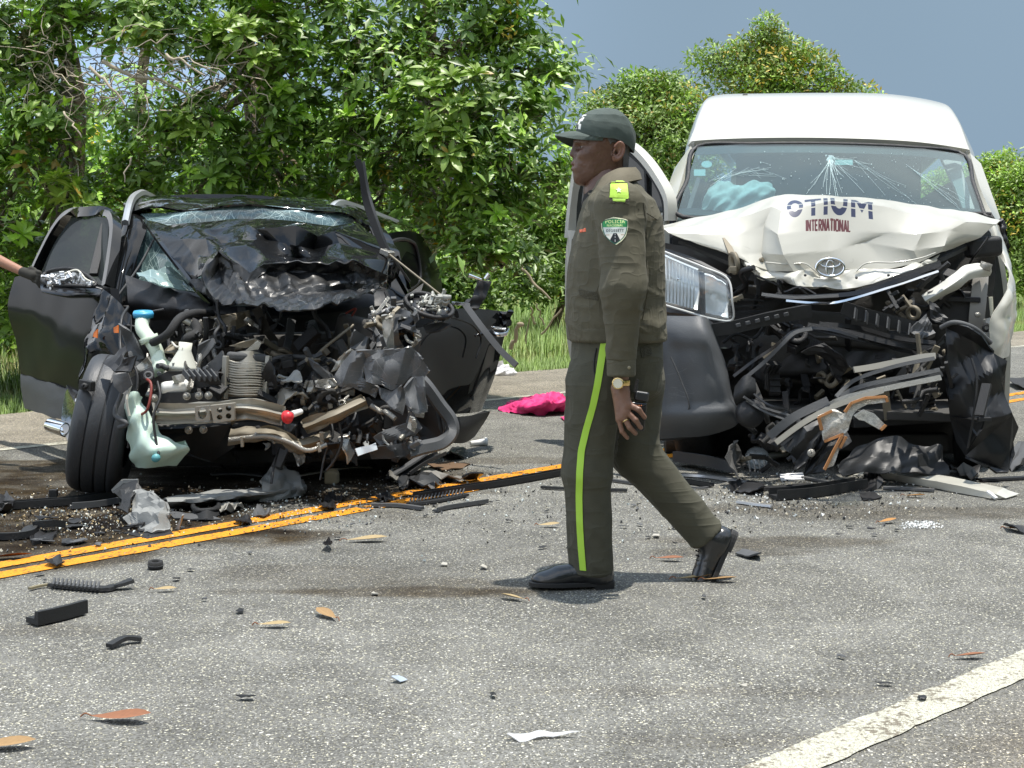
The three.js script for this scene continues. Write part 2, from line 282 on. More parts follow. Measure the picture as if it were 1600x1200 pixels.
// ================================================================ ROAD, VERGE, GROUND
const ROAD_DIR = V(0.672, 0, -0.741).normalize(), ROAD_N = V(-ROAD_DIR.z * -1, 0, 0).set(ROAD_DIR.z, 0, -ROAD_DIR.x);   // N points to the far left verge
const ROAD_O = G(570, 800);
const roadST = p => { const d = V().subVectors(p, ROAD_O); return [d.dot(ROAD_DIR), d.dot(ROAD_N)]; };
const roadAt = (s, t, y = 0) => ROAD_O.clone().addScaledVector(ROAD_DIR, s).addScaledVector(ROAD_N, t).setY(y);
const T_FAR = roadST(G(400, 615))[1], T_LINE = roadST(G(750, 627))[1], T_NEAR = roadST(G(1400, 1120))[1];
const asphalt = (() => {
  const n = 2048, d = new Uint8Array(n * n * 4), hgt = new Float32Array(n * n), r = rngOf(41), col = new Float32Array(n * n * 3);
  for (let j = 0; j < n; j++) for (let i = 0; i < n; i++) { const k = j * n + i, v = 0.62 + 0.5 * (tnoise(i / 5, j / 5, 410, 2) - 0.5) + 0.25 * (tnoise(i / 128, j / 128, 16, 8) - 0.5); col[k * 3] = 0.15 * v; col[k * 3 + 1] = 0.147 * v; col[k * 3 + 2] = 0.138 * v; hgt[k] = 0.2 * tnoise(i / 4, j / 4, 512, 3); }
  for (let s = 0; s < 95000; s++) {                   // stones of the aggregate, 3 to 12 mm
    const cx = r() * n, cy = r() * n, R = 1.5 + 2.6 * r() * r(), e = 0.6 + 0.8 * r(), a = r() * 3.14, ca = Math.cos(a), sa = Math.sin(a), q = r();
    const L = q < 0.14 ? 0.38 + 0.14 * r() : q < 0.44 ? 0.24 + 0.10 * r() : q < 0.70 ? 0.14 + 0.06 * r() : 0.06 + 0.05 * r(), wm = r(), c3 = [L * (1.02 + 0.05 * wm), L, L * (0.97 - 0.22 * wm)];
    const B = Math.ceil(R * 1.5);
    for (let y = -B; y <= B; y++) for (let x = -B; x <= B; x++) {
      const u = (x * ca + y * sa) / e, v = (-x * sa + y * ca) * e, m = (u * u + v * v) / (R * R) + 0.25 * noise((cx + x) * 0.5, (cy + y) * 0.5); if (m > 1) continue;
      const k = (((Math.floor(cy) + y + n) % n) * n + ((Math.floor(cx) + x + n) % n)), w = clamp((1 - m) * 4);
      for (let c = 0; c < 3; c++) col[k * 3 + c] = lerp(col[k * 3 + c], c3[c], w * 0.9); hgt[k] = Math.max(hgt[k], 0.3 + 0.7 * Math.sqrt(1 - Math.max(m, 0)));
    }
  }
  const s8 = x => { x = clamp(x * 2.05); return (x <= 0.0031308 ? 12.92 * x : 1.055 * x ** (1 / 2.4) - 0.055) * 255; };
  const b = new Uint8Array(n * n * 4);
  for (let k = 0; k < n * n; k++) { for (let c = 0; c < 3; c++) { d[k * 4 + c] = s8(col[k * 3 + c]); b[k * 4 + c] = hgt[k] * 255; } d[k * 4 + 3] = b[k * 4 + 3] = 255; }
  const mk = (a, srgb) => { const t = new THREE.DataTexture(a, n, n); t.wrapS = t.wrapT = THREE.RepeatWrapping; t.magFilter = THREE.LinearFilter; t.minFilter = THREE.LinearMipmapLinearFilter; t.generateMipmaps = true; if (srgb) t.colorSpace = THREE.SRGBColorSpace; t.anisotropy = 8; t.needsUpdate = true; return t; };
  return { map: mk(d, true), bump: mk(b, false) };
})();
const TILE = 2.3;                                     // metres per repeat of the aggregate
const blots = [                                       // oil, coolant and tyre marks: place, half sizes along x and z, strength, tint
  [G(60, 790), 1.7, 1.2, 1.0, 0], [G(70, 838), 1.25, 0.5, 1.0, 0], [G(230, 815), 0.8, 0.45, 0.9, 0], [G(-60, 870), 0.8, 0.5, 0.9, 0], [G(300, 775), 1.4, 0.8, 0.9, 0], [G(10, 735), 1.2, 0.6, 0.95, 0], [G(620, 745), 0.7, 0.35, 0.7, 0], [G(520, 770), 0.6, 0.3, 0.6, 0],
  [G(600, 925), 0.62, 0.10, 0.75, 0], [G(500, 900), 0.5, 0.22, 0.3, 0], [G(690, 915), 0.45, 0.14, 0.45, 0], [G(1250, 845), 0.7, 0.16, 0.55, 0], [G(1160, 862), 0.4, 0.1, 0.4, 0], [G(1350, 800), 1.1, 0.25, 0.5, 0],
  [G(60, 985), 0.4, 0.1, 0.25, 0], [G(840, 720), 0.8, 0.2, 0.45, 0], [G(1200, 1080), 0.9, 0.06, 0.2, 0], [G(1420, 1160), 0.8, 0.1, 0.25, 0],
];
function roadTint(p, t) {
  let k = 0.76 + 0.13 * fbm(p.x * 0.55 + 3, p.z * 0.55, 2, 3) + 0.07 * fbm(p.x * 3 + 1, p.z * 3, 5, 3);
  for (const [o, a] of [[0.30, 0.10], [0.62, 0.14], [0.93, 0.12], [-0.4, 0.1]]) k *= 1 - a * Math.exp(-(((t - T_NEAR * o + 0.1 * noise(p.x, p.z)) / 0.22) ** 2)) * (0.8 + 0.6 * fbm(p.x * 5, p.z * 5, 3, 3));   // rubber left by tyres along the lanes
  k *= 1 + 0.16 * fbm(t * 5, p.x * 0.6 + 2, 9, 4);
  let r = k * 0.985, g = k * 0.995, b = k * 0.975;
  const sh = sstep(T_LINE - 0.05, T_LINE + 0.25, t + 0.1 * noise(p.x * 4, p.z * 4)); r *= 1 + 0.30 * sh; g *= 1 + 0.19 * sh; b *= 1 + 0.06 * sh;
  const sn = sstep(T_NEAR, T_NEAR - 0.5, t + 0.15 * noise(p.x * 3, p.z * 3)); r *= 1 + 0.10 * sn; g *= 1 + 0.02 * sn; b *= 1 - 0.05 * sn;
  for (const [c, rx, rz, a] of blots) {
    const d = Math.hypot((p.x - c.x) / rx, (p.z - c.z) / rz) + 0.55 * fbm(p.x * 3.1 + c.x, p.z * 4.1, 1, 4) ; const m = a * sstep(1.05, 0.55, d) * (0.72 + 0.28 * sstep(-0.3, 0.25, fbm(p.x * 14, p.z * 14, 3, 3)));
    r *= 1 - 0.78 * m; g *= 1 - 0.85 * m; b *= 1 - 0.93 * m;
  }
  return [r, g, b];
}
{
  const axis = (a, b, lo, hi, step) => { const l = []; for (let x = lo; x <= hi + 1e-6; x += step) l.push(x); let s = step; for (let x = hi; x < b;) { s *= 1.35; x = Math.min(b, x + s); l.push(x); } s = step; for (let x = lo; x > a;) { s *= 1.35; x = Math.max(a, x - s); l.unshift(x); } return l; };
  const S = axis(-90, 110, -6.5, 9, 0.045), T = axis(T_NEAR - 4, T_FAR + 0.02, T_NEAR - 0.5, T_FAR - 0.02, 0.045), pos = [], uv = [], col = [], I = [];
  for (const t of T) for (const s of S) { const e = t > T_FAR - 0.01 ? 0.10 * fbm(s * 2, 3, 1, 3) : 0; const p = roadAt(s, t + e); pos.push(p.x, 0, p.z); uv.push(s / TILE, t / TILE); col.push(...roadTint(p, t)); }
  for (let j = 0; j < T.length - 1; j++) for (let i = 0; i < S.length - 1; i++) { const a = j * S.length + i, b = a + 1, c = a + S.length, d = c + 1; I.push(a, b, c, b, d, c); }
  const g = new THREE.BufferGeometry(); g.setAttribute('position', new THREE.Float32BufferAttribute(pos, 3)); g.setAttribute('uv', new THREE.Float32BufferAttribute(uv, 2)); g.setAttribute('color', new THREE.Float32BufferAttribute(col, 3)); g.setIndex(I); g.computeVertexNormals();
  structure('road', g, phy(rgb(1), 0.85, 0, { specularIntensity: 0.25, map: asphalt.map, bumpMap: asphalt.bump, bumpScale: 0.004, vertexColors: true }));
}
// painted lines: real sheets 4 mm proud of the road, with worn, ragged edges
function paintLine(name, label, pts, w, mat, seed, wear) {
  const n = 420, pos = [], uv = [], I = []; let run = 0, last;
  const grid = [];
  for (let i = 0; i <= n; i++) {
    const p = linear(pts, i / n), q = linear(pts, Math.min(1, i / n + 0.004)), o = linear(pts, Math.max(0, i / n - 0.004)), d = V().subVectors(q, o).normalize(), x = V(-d.z, 0, d.x); if (last) run += p.distanceTo(last); last = p;
    const row = []; for (let k = 0; k <= 6; k++) { const e = (k === 0 || k === 6 ? 0.06 * fbm(run * 14, k * 5, seed, 3) : 0), a = p.clone().addScaledVector(x, (k / 6 - 0.5 + e) * w).setY(0.004); row.push(pos.length / 3); pos.push(a.x, a.y, a.z); uv.push(run / 0.9, (k / 6) * w / 0.9); } grid.push(row);
  }
  for (let i = 0; i < n; i++) for (let k = 0; k < 6; k++) { const c = [grid[i][k], grid[i][k + 1], grid[i + 1][k], grid[i + 1][k + 1]]; const px = pos[c[0] * 3], pz = pos[c[0] * 3 + 2]; if (fbm(px * 11, pz * 11, seed, 3) + (k === 0 || k === 5 ? 0.1 : 0) > wear) continue; I.push(c[0], c[1], c[2], c[1], c[3], c[2]); }
  const g = new THREE.BufferGeometry(); g.setAttribute('position', new THREE.Float32BufferAttribute(pos, 3)); g.setAttribute('uv', new THREE.Float32BufferAttribute(uv, 2)); g.setIndex(I); g.computeVertexNormals(); if (g.attributes.normal.getY(0) < 0) { const ix = g.index.array; for (let i = 0; i < ix.length; i += 3) { const t = ix[i]; ix[i] = ix[i + 1]; ix[i + 1] = t; } g.computeVertexNormals(); }
  const m = structure(name, g, mat); m.userData.label = label; return m;
}
const worn = (base, dark, seed, amt) => dataTex(512, 512, (i, j) => { const f = tnoise(i / 6, j / 6, 85, seed), c = tnoise(i / 40, j / 40, 13, seed + 3), s = tnoise(i / 2, j / 2, 256, seed + 7); let m = sstep(amt, amt + 0.18, 0.5 * f + 0.3 * c + 0.3 * s); return base.map((x, k) => lerp(x * (0.86 + 0.2 * s), dark[k], m)); }, { srgb: true });
const yellowMat = std(rgb(1), 0.75, 0, { map: worn([0.93, 0.60, 0.05], [0.36, 0.30, 0.18], 3, 0.68), bumpMap: asphalt.bump, bumpScale: 0.002 });
const whiteMat = std(rgb(1), 0.75, 0, { map: worn([0.80, 0.79, 0.72], [0.50, 0.47, 0.41], 13, 0.62), bumpMap: asphalt.bump, bumpScale: 0.003 });
const along = (p, s0, s1) => { const [s, t] = roadST(p); return [roadAt(s0, t), roadAt(s1, t)]; };
const ext = (a, b, m0, m1) => { const d = V().subVectors(b, a).normalize(); return [a.clone().addScaledVector(d, -m0), a, b, b.clone().addScaledVector(d, m1)]; };
paintLine('yellow_line', 'double yellow centre line, far stripe', [...ext(G(28, 879), G(850, 733.5), 20, 0), ...ext(G(1600, 614), G(1600, 614).add(ROAD_DIR), 0, 40).slice(1)].filter((p, i, a) => !i || p.distanceTo(a[i - 1]) > 0.01), 0.105, yellowMat, 3, 0.5);
paintLine('yellow_line', 'double yellow centre line, near stripe', [...ext(G(108, 880), G(850, 744.5), 20, 0), ...ext(G(1600, 624), G(1600, 624).add(ROAD_DIR), 0, 40).slice(1)].filter((p, i, a) => !i || p.distanceTo(a[i - 1]) > 0.01), 0.105, yellowMat, 4, 0.5);
paintLine('white_line', 'far white edge line beside the grass verge', ext(G(0, 703), G(886, 613), 25, 45), 0.11, whiteMat, 5, 0.5);
paintLine('white_line', 'near white edge line in the lower right corner', ext(G(1225, 1200), G(1600, 1038), 8, 30), 0.135, whiteMat, 6, 0.5);

// ---------------------------------------------------------------- the ground beyond
const groundY = (s, t) => { const o = t - T_FAR, q = T_NEAR - 4 - t; if (o > 0) return -0.03 + 0.05 * sstep(0, 0.6, o) + sstep(0.5, 3, o) * 0.10 * fbm(s * 0.5, t * 0.5, 3, 3) + 0.22 * sstep(3, 9, o); if (q > 0) return -0.03 + 0.05 * sstep(0, 0.6, q); return -0.03; };
const groundAt = (s, t) => roadAt(s, t, groundY(s, t));
{
  const axis = (a, b, lo, hi, step) => { const l = []; for (let x = lo; x <= hi + 1e-6; x += step) l.push(x); let s = step; for (let x = hi; x < b;) { s *= 1.3; x = Math.min(b, x + s); l.push(x); } s = step; for (let x = lo; x > a;) { s *= 1.3; x = Math.max(a, x - s); l.unshift(x); } return l; };
  const S = axis(-400, 400, -20, 60, 0.4), T = axis(-200, 400, T_FAR - 1, T_FAR + 20, 0.25), pos = [], uv = [], I = [];
  for (const t of T) for (const s of S) { const p = groundAt(s, t); pos.push(p.x, p.y, p.z); uv.push(s / 2, t / 2); }
  for (let j = 0; j < T.length - 1; j++) for (let i = 0; i < S.length - 1; i++) { const a = j * S.length + i, b = a + 1, c = a + S.length, d = c + 1; I.push(a, b, c, b, d, c); }
  const g = new THREE.BufferGeometry(); g.setAttribute('position', new THREE.Float32BufferAttribute(pos, 3)); g.setAttribute('uv', new THREE.Float32BufferAttribute(uv, 2)); g.setIndex(I); g.computeVertexNormals();
  const m = dataTex(512, 512, (i, j) => { const f = tnoise(i / 3, j / 3, 170, 1), c = tnoise(i / 30, j / 30, 17, 4), q = 0.6 * f + 0.5 * c; return [lerp(0.27, 0.52, q), lerp(0.34, 0.54, q), lerp(0.13, 0.26, q)]; }, { srgb: true });
  structure('ground', g, std(rgb(0.8, 0.8, 0.8), 0.95, 0, { map: m }));
}
// ---------------------------------------------------------------- grass
function bladeTuft(seed, n, h, spread, w) {
  const r = rngOf(seed), pos = [], nor = [], I = [];
  for (let b = 0; b < n; b++) {
    const a = r() * 6.28, x = (r() - 0.5) * spread, z = (r() - 0.5) * spread, H = h * (0.55 + 0.7 * r()), lean = 0.15 + 0.75 * r() * r(), dx = Math.cos(a), dz = Math.sin(a), sx = -dz, sz = dx, o = pos.length / 3;
    for (let k = 0; k <= 3; k++) { const t = k / 3, ww = w * (1 - t * t) * 0.5, f = lean * H * t * t, y = H * (t - 0.25 * lean * t * t); for (const s of k === 3 ? [0] : [-1, 1]) { pos.push(x + dx * f + sx * ww * s, y, z + dz * f + sz * ww * s); nor.push(dx * 0.5, 0.75, dz * 0.5); } }
    I.push(o, o + 1, o + 2, o + 1, o + 3, o + 2, o + 2, o + 3, o + 4, o + 3, o + 5, o + 4, o + 4, o + 5, o + 6);
  }
  const g = new THREE.BufferGeometry(); g.setAttribute('position', new THREE.Float32BufferAttribute(pos, 3)); g.setAttribute('normal', new THREE.Float32BufferAttribute(nor, 3)); g.setIndex(I); return g;
}
const grassMat = phy(rgb(1), 0.6, 0, { transmission: 0.3, thickness: 0 });
function scatter(name, label, category, geo, mat, list, parent = scene) {     // list of [position, quaternion or yaw, scale, colour]
  const m = new THREE.InstancedMesh(geo, mat, list.length), M = new THREE.Matrix4(), q = new THREE.Quaternion(), Y = V(0, 1, 0);
  const off = parent === scene ? V(0, 0, 0) : parent.position;
  list.forEach(([p, r, s, c], i) => { if (typeof r === 'number') q.setFromAxisAngle(Y, r); else q.copy(r); M.compose(V().subVectors(p, off), q, typeof s === 'number' ? V(s, s, s) : s); m.setMatrixAt(i, M); m.setColorAt(i, c); });
  m.name = parent === scene ? numbered(name) : name; m.castShadow = m.receiveShadow = true; parent.add(m); return tag(m, label, category, null, 'stuff');
}
{
  const r = rngOf(12), short = [], tall = [];
  for (let i = 0; i < 30000; i++) { const s = -12 + 36 * r(), o = 0.02 + 5.5 * r() * r(); const p = groundAt(s, T_FAR + o + 0.08 * noise(s * 3, 1)); const dry = sstep(0.1, 0.5, fbm(p.x * 1.3, p.z * 1.3, 7, 3) + 0.15), k = 0.8 + 0.5 * r(); short.push([p, r() * 6.3, 0.35 + 0.5 * r() + 0.4 * sstep(0.3, 1.5, o), rgb(lerp(0.22, 0.42, dry) * k, lerp(0.36, 0.38, dry) * k, lerp(0.04, 0.10, dry) * k)]); }
  for (let i = 0; i < 26000; i++) { const s = -14 + 60 * r(), o = 0.7 + 22 * r() * r(), p = groundAt(s, T_FAR + o), dry = sstep(0.0, 0.4, fbm(p.x * 0.8, p.z * 0.8, 17, 3)), k = 0.7 + 0.6 * r(), left = sstep(-3.2, -4.6, s); tall.push([p, r() * 6.3, (0.30 + 0.55 * r()) * (1 + left * 0.7), rgb(lerp(0.20, 0.38, dry) * k, lerp(0.35, 0.36, dry) * k, lerp(0.035, 0.09, dry) * k)]); }
  scatter('verge_grass', 'short mown grass along the far edge of the road', 'grass', bladeTuft(3, 9, 0.13, 0.16, 0.007), grassMat, short);
  scatter('tall_grass', 'taller loose grass on the verge below the trees', 'grass', bladeTuft(4, 10, 0.55, 0.22, 0.011), grassMat, tall);
}

// broken mechanical pieces: an angled strip, a ringed bracket, a ribbed block, a bent tab, a short pipe
function junkPiece(r, p, s) {
  const k = Math.floor(r() * 6), q = new THREE.Quaternion().setFromEuler(new THREE.Euler(r() * 6, r() * 6, r() * 6)), list = [];
  if (k === 0) { list.push(bar(V(-s, 0, 0), V(0, 0.1 * s, 0), s * 0.35, 0.012), bar(V(0, 0.1 * s, 0), V(0.7 * s, 0.6 * s, 0.2 * s), s * 0.3, 0.012)); }
  else if (k === 1) { list.push(lathe([[s * .25, -.01], [s * .45, -.01], [s * .45, .012], [s * .25, .012], [s * .25, -.01]], V(0, 0, 0), V(0, 0, 1), 16), bar(V(s * .4, 0, 0), V(s * 1.2, s * .2, 0), s * .25, .014)); }
  else if (k === 2) { list.push(bar(V(-s * .6, 0, 0), V(s * .6, 0, 0), s * .5, s * .35, 0.12)); for (let i = 0; i < 4; i++) list.push(bar(V(-s * .45 + i * s * .3, s * .12, 0), V(-s * .38 + i * s * .3, s * .12, 0), s * .52, s * .3, 0.1)); }
  else if (k === 3) { list.push(sheet([[V(-s, -s * .5, 0), V(0, -s * .4, s * .3), V(s, -s * .6, 0)], [V(-s * .8, s * .3, s * .1), V(0, s * .6, 0), V(s * .7, s * .2, s * .4)]], { nu: 6, nv: 5, th: .008, amp: .02, freq: 9, seed: Math.floor(r() * 999), crease: .4 })); }
  else if (k === 4) { list.push(tube([V(-s, 0, 0), V(-s * .3, s * .3, 0), V(s * .4, 0, s * .2), V(s, s * .4, 0)], .006 + .01 * r(), 12, 7)); }
  else { list.push(bar(V(-s, 0, 0), V(s, 0, 0), .02, s * .22), bar(V(-s * .4, 0, 0), V(-s * .2, s * .5, .2 * s), .02, s * .16), bar(V(s * .5, 0, 0), V(s * .6, -s * .4, 0), .016, s * .2)); }
  const g = merge(list.filter(Boolean)); g.applyQuaternion(q); g.translate(p.x, p.y, p.z); return g;
}
function junk(o, seed, n, [[x0, y0], [x1, y1]], [d0, d1], s) { const r = rngOf(seed), l = []; for (let i = 0; i < n; i++) l.push(junkPiece(r, P(lerp(x0, x1, r()), lerp(y0, y1, r()), lerp(d0, d1, r())), s * (0.4 + 0.7 * r()))); return l; }
// ================================================================ TREES
function leafGeo(L, w, n = 5, fold = 0.25, droop = 0.25) {          // base at the origin, along +z, upper face +y
  const pos = [], uv = [], I = [];
  for (let k = 0; k <= n; k++) { const t = k / n, ww = w * 0.5 * Math.pow(Math.sin(Math.PI * clamp(Math.pow(t, 1.35) * 0.97 + 0.02)), 0.8), y = droop * L * (t * 0.35 - t * t * 0.75); for (const s of [-1, 0, 1]) { pos.push(s * ww, y + Math.abs(s) * ww * fold, t * L); uv.push(0.5 + s * 0.5, t); } }
  for (let k = 0; k < n; k++) { const a = k * 3; I.push(a, a + 3, a + 1, a + 1, a + 3, a + 4, a + 1, a + 4, a + 2, a + 2, a + 4, a + 5); }
  const g = new THREE.BufferGeometry(); g.setAttribute('position', new THREE.Float32BufferAttribute(pos, 3)); g.setAttribute('uv', new THREE.Float32BufferAttribute(uv, 2)); g.setIndex(I); g.computeVertexNormals(); return g;
}
function leafPose(r, i, n, spread) { const a = i * 2.399 + r() * 0.5, t = i / n, el = lerp(1.2, 0.2, Math.pow(t, 0.9)) - 0.3 * r() + (r() < 0.12 ? -0.7 : 0), s = lerp(0.62, 1, t) * (0.8 + 0.35 * r());
  const q = new THREE.Quaternion().setFromEuler(new THREE.Euler(-el * spread, a, (r() - 0.5) * 0.7, 'YXZ')); return [q, s]; }
function rosette(seed, n, L, w, k = 5) { const r = rngOf(seed), list = []; for (let i = 0; i < n; i++) { const [q, s] = leafPose(r, i, n, 1), g = leafGeo(L, w * (0.85 + 0.3 * r()), k, 0.25, 0.2 + 0.5 * r()); g.applyMatrix4(new THREE.Matrix4().compose(V(0, 0.05 * L * (1 - i / n), 0), q, V(s, s, s))); list.push(g); } return merge(list); }
function spray(seed, n, L, w, R) { const r = rngOf(seed), list = []; for (let i = 0; i < n; i++) { const g = leafGeo(L * (0.6 + 0.6 * r()), w, 2, 0.2, 0.3), q = new THREE.Quaternion().setFromEuler(new THREE.Euler((r() - 0.6) * 1.6, r() * 6.3, (r() - 0.5) * 1.2, 'YXZ')); g.applyMatrix4(new THREE.Matrix4().compose(V((r() - 0.5) * 2 * R, (r() - 0.5) * 1.3 * R, (r() - 0.5) * 2 * R), q, V(1, 1, 1))); list.push(g); } return merge(list); }
const leafVein = dataTex(128, 128, (i, j) => { const u = Math.abs(i / 127 - 0.5) * 2, v = j / 127, mid = Math.exp(-u * u * 220), side = Math.pow(Math.abs(Math.sin((v * 9 - u * 1.6) * Math.PI)), 18) * 0.25; const k = 0.86 + 0.14 * tnoise(i / 9, j / 9, 14, 2) + 0.35 * mid + 0.3 * side; return [k * 0.88, k * 0.88, k * 0.88]; });
const leafMat = c => phy(c, 0.45, 0, { transmission: 0.42, thickness: 0, map: leafVein });
const LEAF = { inst: leafMat(rgb(1)), fine: phy(rgb(1), 0.55, 0, { transmission: 0.4, thickness: 0 }), own: [leafMat(rgb(0.11, 0.24, 0.035)), leafMat(rgb(0.16, 0.31, 0.04)), leafMat(rgb(0.28, 0.45, 0.05)), leafMat(rgb(0.085, 0.17, 0.035)), leafMat(rgb(0.6, 0.40, 0.06)), leafMat(rgb(0.36, 0.52, 0.07))] };
const GEO = {
  big: [rosette(1, 12, 0.205, 0.072), rosette(2, 10, 0.19, 0.066), rosette(3, 14, 0.21, 0.074)], leaf: [leafGeo(0.205, 0.072, 6, 0.25, 0.25), leafGeo(0.19, 0.068, 6, 0.3, 0.55)],
  thin: [spray(9, 22, 0.15, 0.05, 0.27), spray(10, 24, 0.14, 0.048, 0.28)],
  fine: [spray(5, 22, 0.12, 0.045, 0.22), spray(6, 26, 0.11, 0.042, 0.24)],
  dark: [spray(7, 16, 0.22, 0.075, 0.34), spray(8, 18, 0.2, 0.07, 0.36)],
};
const bark = std(rgb(1), 0.9, 0, { map: dataTex(256, 512, (i, j) => { const v = 0.5 * tnoise(i / 6, j / 24, 42, 3) + 0.5 * tnoise(i / 2, j / 3, 128, 5); return [0.30 + 0.25 * v, 0.26 + 0.22 * v, 0.20 + 0.19 * v]; }, { srgb: true }), bumpMap: grainBump, bumpScale: 0.01 });
const twigMat = std(rgb(0.24, 0.19, 0.13), 0.9), paleTwig = std(rgb(0.42, 0.36, 0.27), 0.85);
function limb(a, b, r0, r1, wob, r, seg = 10, rad = 7) {
  const pts = []; for (let i = 0; i <= 5; i++) { const p = a.clone().lerp(b, i / 5); if (i && i < 5) p.add(V((r() - 0.5) * wob, (r() - 0.5) * wob + 0.1 * wob, (r() - 0.5) * wob)); pts.push(p); }
  const line = Array.from({ length: seg + 1 }, (_, i) => catmull(pts, i / seg)), pos = [], uv = [], I = [], x = V(1, 0, 0), y = V(), d = V();
  let run = 0;
  line.forEach((p, i) => {
    d.subVectors(line[Math.min(seg, i + 1)], line[Math.max(0, i - 1)]).normalize(); if (i) run += p.distanceTo(line[i - 1]);
    if (Math.abs(x.dot(d)) > 0.95) x.set(0, 0, 1); x.addScaledVector(d, -x.dot(d)).normalize(); y.crossVectors(d, x);
    const R = lerp(r0, r1, i / seg) * (1 + (rad > 6 ? 0.12 * noise(p.y * 4, p.x * 9, 3) : 0));
    for (let k = 0; k <= rad; k++) { const t = k / rad * Math.PI * 2, q = p.clone().addScaledVector(x, Math.cos(t) * R).addScaledVector(y, Math.sin(t) * R); pos.push(q.x, q.y, q.z); uv.push(k / rad * Math.max(0.2, r0 * 6), run); }
  });
  for (let i = 0; i < seg; i++) for (let k = 0; k < rad; k++) { const o = i * (rad + 1) + k, u = o + rad + 1; I.push(o, o + 1, u, o + 1, u + 1, u); }
  const g = new THREE.BufferGeometry(); g.setAttribute('position', new THREE.Float32BufferAttribute(pos, 3)); g.setAttribute('uv', new THREE.Float32BufferAttribute(uv, 2)); g.setIndex(I); g.computeVertexNormals();
  return { g, pts: line };
}
// clumps: [px, py, d, radius across in px, height factor, how many]
function tree({ name = 'tree', label, category = 'tree', group, base, lean, r0 = 0.16, top, clumps, kind, own = 0, seed, tone = 1, yellow = 0.012, scale = 1, pale = 0 }) {
  const r = rngOf(seed), o = thing(name, label, category, base, group), wood = [], twigs = [], crown = [];
  const tr = limb(base.clone().setY(base.y - 0.15), top, r0, r0 * 0.45, 0.25, r, 18, 10); part('trunk', tr.g, bark, o);
  const list = [[], [], [], [], []];
  clumps.forEach(([px, py, d, rp, hf = 0.8, n = 30]) => {
    const c = P(px, py, d), R = rp / FOCAL * d;
    const from = tr.pts[Math.min(tr.pts.length - 1, Math.max(4, Math.round((0.35 + 0.6 * clamp((c.y - base.y) / (top.y - base.y + 0.01))) * (tr.pts.length - 1))))];
    const mid = c.clone().add(V(0, -0.25 * R, 0)), L = limb(from, mid, Math.min(r0 * 0.42, 0.03 + R * 0.05), 0.012, R * 0.5, r, 8, 6); wood.push(L.g);
    for (let i = 0; i < n * (kind === 'big' ? 1.6 : 1); i++) {
      let v; do { v = V(r() * 2 - 1, r() * 2 - 1, r() * 2 - 1); } while (v.lengthSq() > 1); const len = v.length(); v.multiplyScalar(Math.pow(len, -0.35));
      const p = c.clone().add(V(v.x * R, v.y * R * hf, v.z * R * 0.9)); if (p.y < 0.1) continue;
      const ax = V(v.x * 0.8 + (r() - 0.5) * 0.5, 0.85 + v.y * 0.4, v.z * 0.8 + (r() - 0.5) * 0.5 + 0.12).normalize();
      const q = new THREE.Quaternion().setFromUnitVectors(V(0, 1, 0), ax).multiply(new THREE.Quaternion().setFromAxisAngle(V(0, 1, 0), r() * 6.3));
      const s = scale * (kind === 'big' ? 0.5 + 0.55 * r() : 0.75 + 0.45 * r()), young = r() < 0.3 ? 1 : 0, k = tone * (0.55 + 0.85 * r()) * (kind === 'big' ? 1.75 : 1.3);
      const col = r() < yellow ? rgb(0.42 * k, 0.30 * k, 0.05) : young ? rgb(0.24 * k, 0.38 * k, 0.035 * k) : rgb((0.125 + pale * 0.06) * k, (0.215 + pale * 0.05) * k, (0.028 + pale * 0.015) * k);
      crown.push({ p, q, s, col, v });
      if (r() < (kind === 'big' ? 1 : 0.35)) { const f = L.pts[Math.min(L.pts.length - 1, 3 + Math.floor(r() * (L.pts.length - 3)))]; twigs.push([f, p, r() < 0.25]); }
    }
  });
  if (wood.length) part('branches', wood, bark, o);
  const tw = [], tp = []; const T1 = new THREE.CylinderGeometry(0.4, 1, 1, 4, 1, true); T1.translate(0, 0.5, 0);
  for (const [a, b, pl] of twigs) { const m = a.clone().lerp(b, 0.5).add(V((r() - 0.5) * 0.15, -0.08 * r(), (r() - 0.5) * 0.15)); for (const [x, y, R] of [[a, m, 0.007], [m, b, 0.005]]) { const d = V().subVectors(y, x), g = T1.clone(); g.scale(R * scale, d.length(), R * scale); g.applyQuaternion(new THREE.Quaternion().setFromUnitVectors(V(0, 1, 0), d.normalize())); g.translate(x.x, x.y, x.z); (pl ? tp : tw).push(g); } }
  if (tw.length) part('twigs', tw, twigMat, o).userData.kind = 'stuff';
  if (tp.length) part('twigs', tp, paleTwig, o).userData.kind = 'stuff';
  crown.sort((a, b) => b.p.z - a.p.z);
  let left = own; const gs = kind === 'big' ? [...GEO.big, ...GEO.thin] : GEO[kind];
  for (const c of crown) {
    if (left >= 11 && c.p.z > -14.5) {                                // nearest rosettes: every leaf a part
      const n = 11; left -= n; const young = c.col.g > 0.2;
      for (let i = 0; i < n; i++) { const [q, s] = leafPose(r, i, n, 1), m = new THREE.Mesh(GEO.leaf[Math.floor(r() * 2)], LEAF.own[r() < 0.03 ? 4 : young ? (r() < 0.5 ? 2 : 5) : Math.floor(r() * 4)]); m.name = 'leaf'; m.position.subVectors(c.p, o.position); m.quaternion.copy(c.q).multiply(q); m.scale.setScalar(s * c.s); m.castShadow = m.receiveShadow = true; o.add(m); }
    } else list[kind === 'big' && r() < 0.55 ? Math.floor(r() * 3) : gs.length === 5 ? 3 + Math.floor(r() * 2) : Math.floor(r() * gs.length)].push([c.p, c.q, c.s, c.col]);
  }
  list.forEach((l, i) => { if (l.length) scatter('foliage', null, null, gs[i], kind === 'big' ? LEAF.inst : LEAF.fine, l, o); });
  return o;
}
const vergePt = (px, d) => { const p = P(px, 419, d), [s, t] = roadST(p); return groundAt(s, t); };
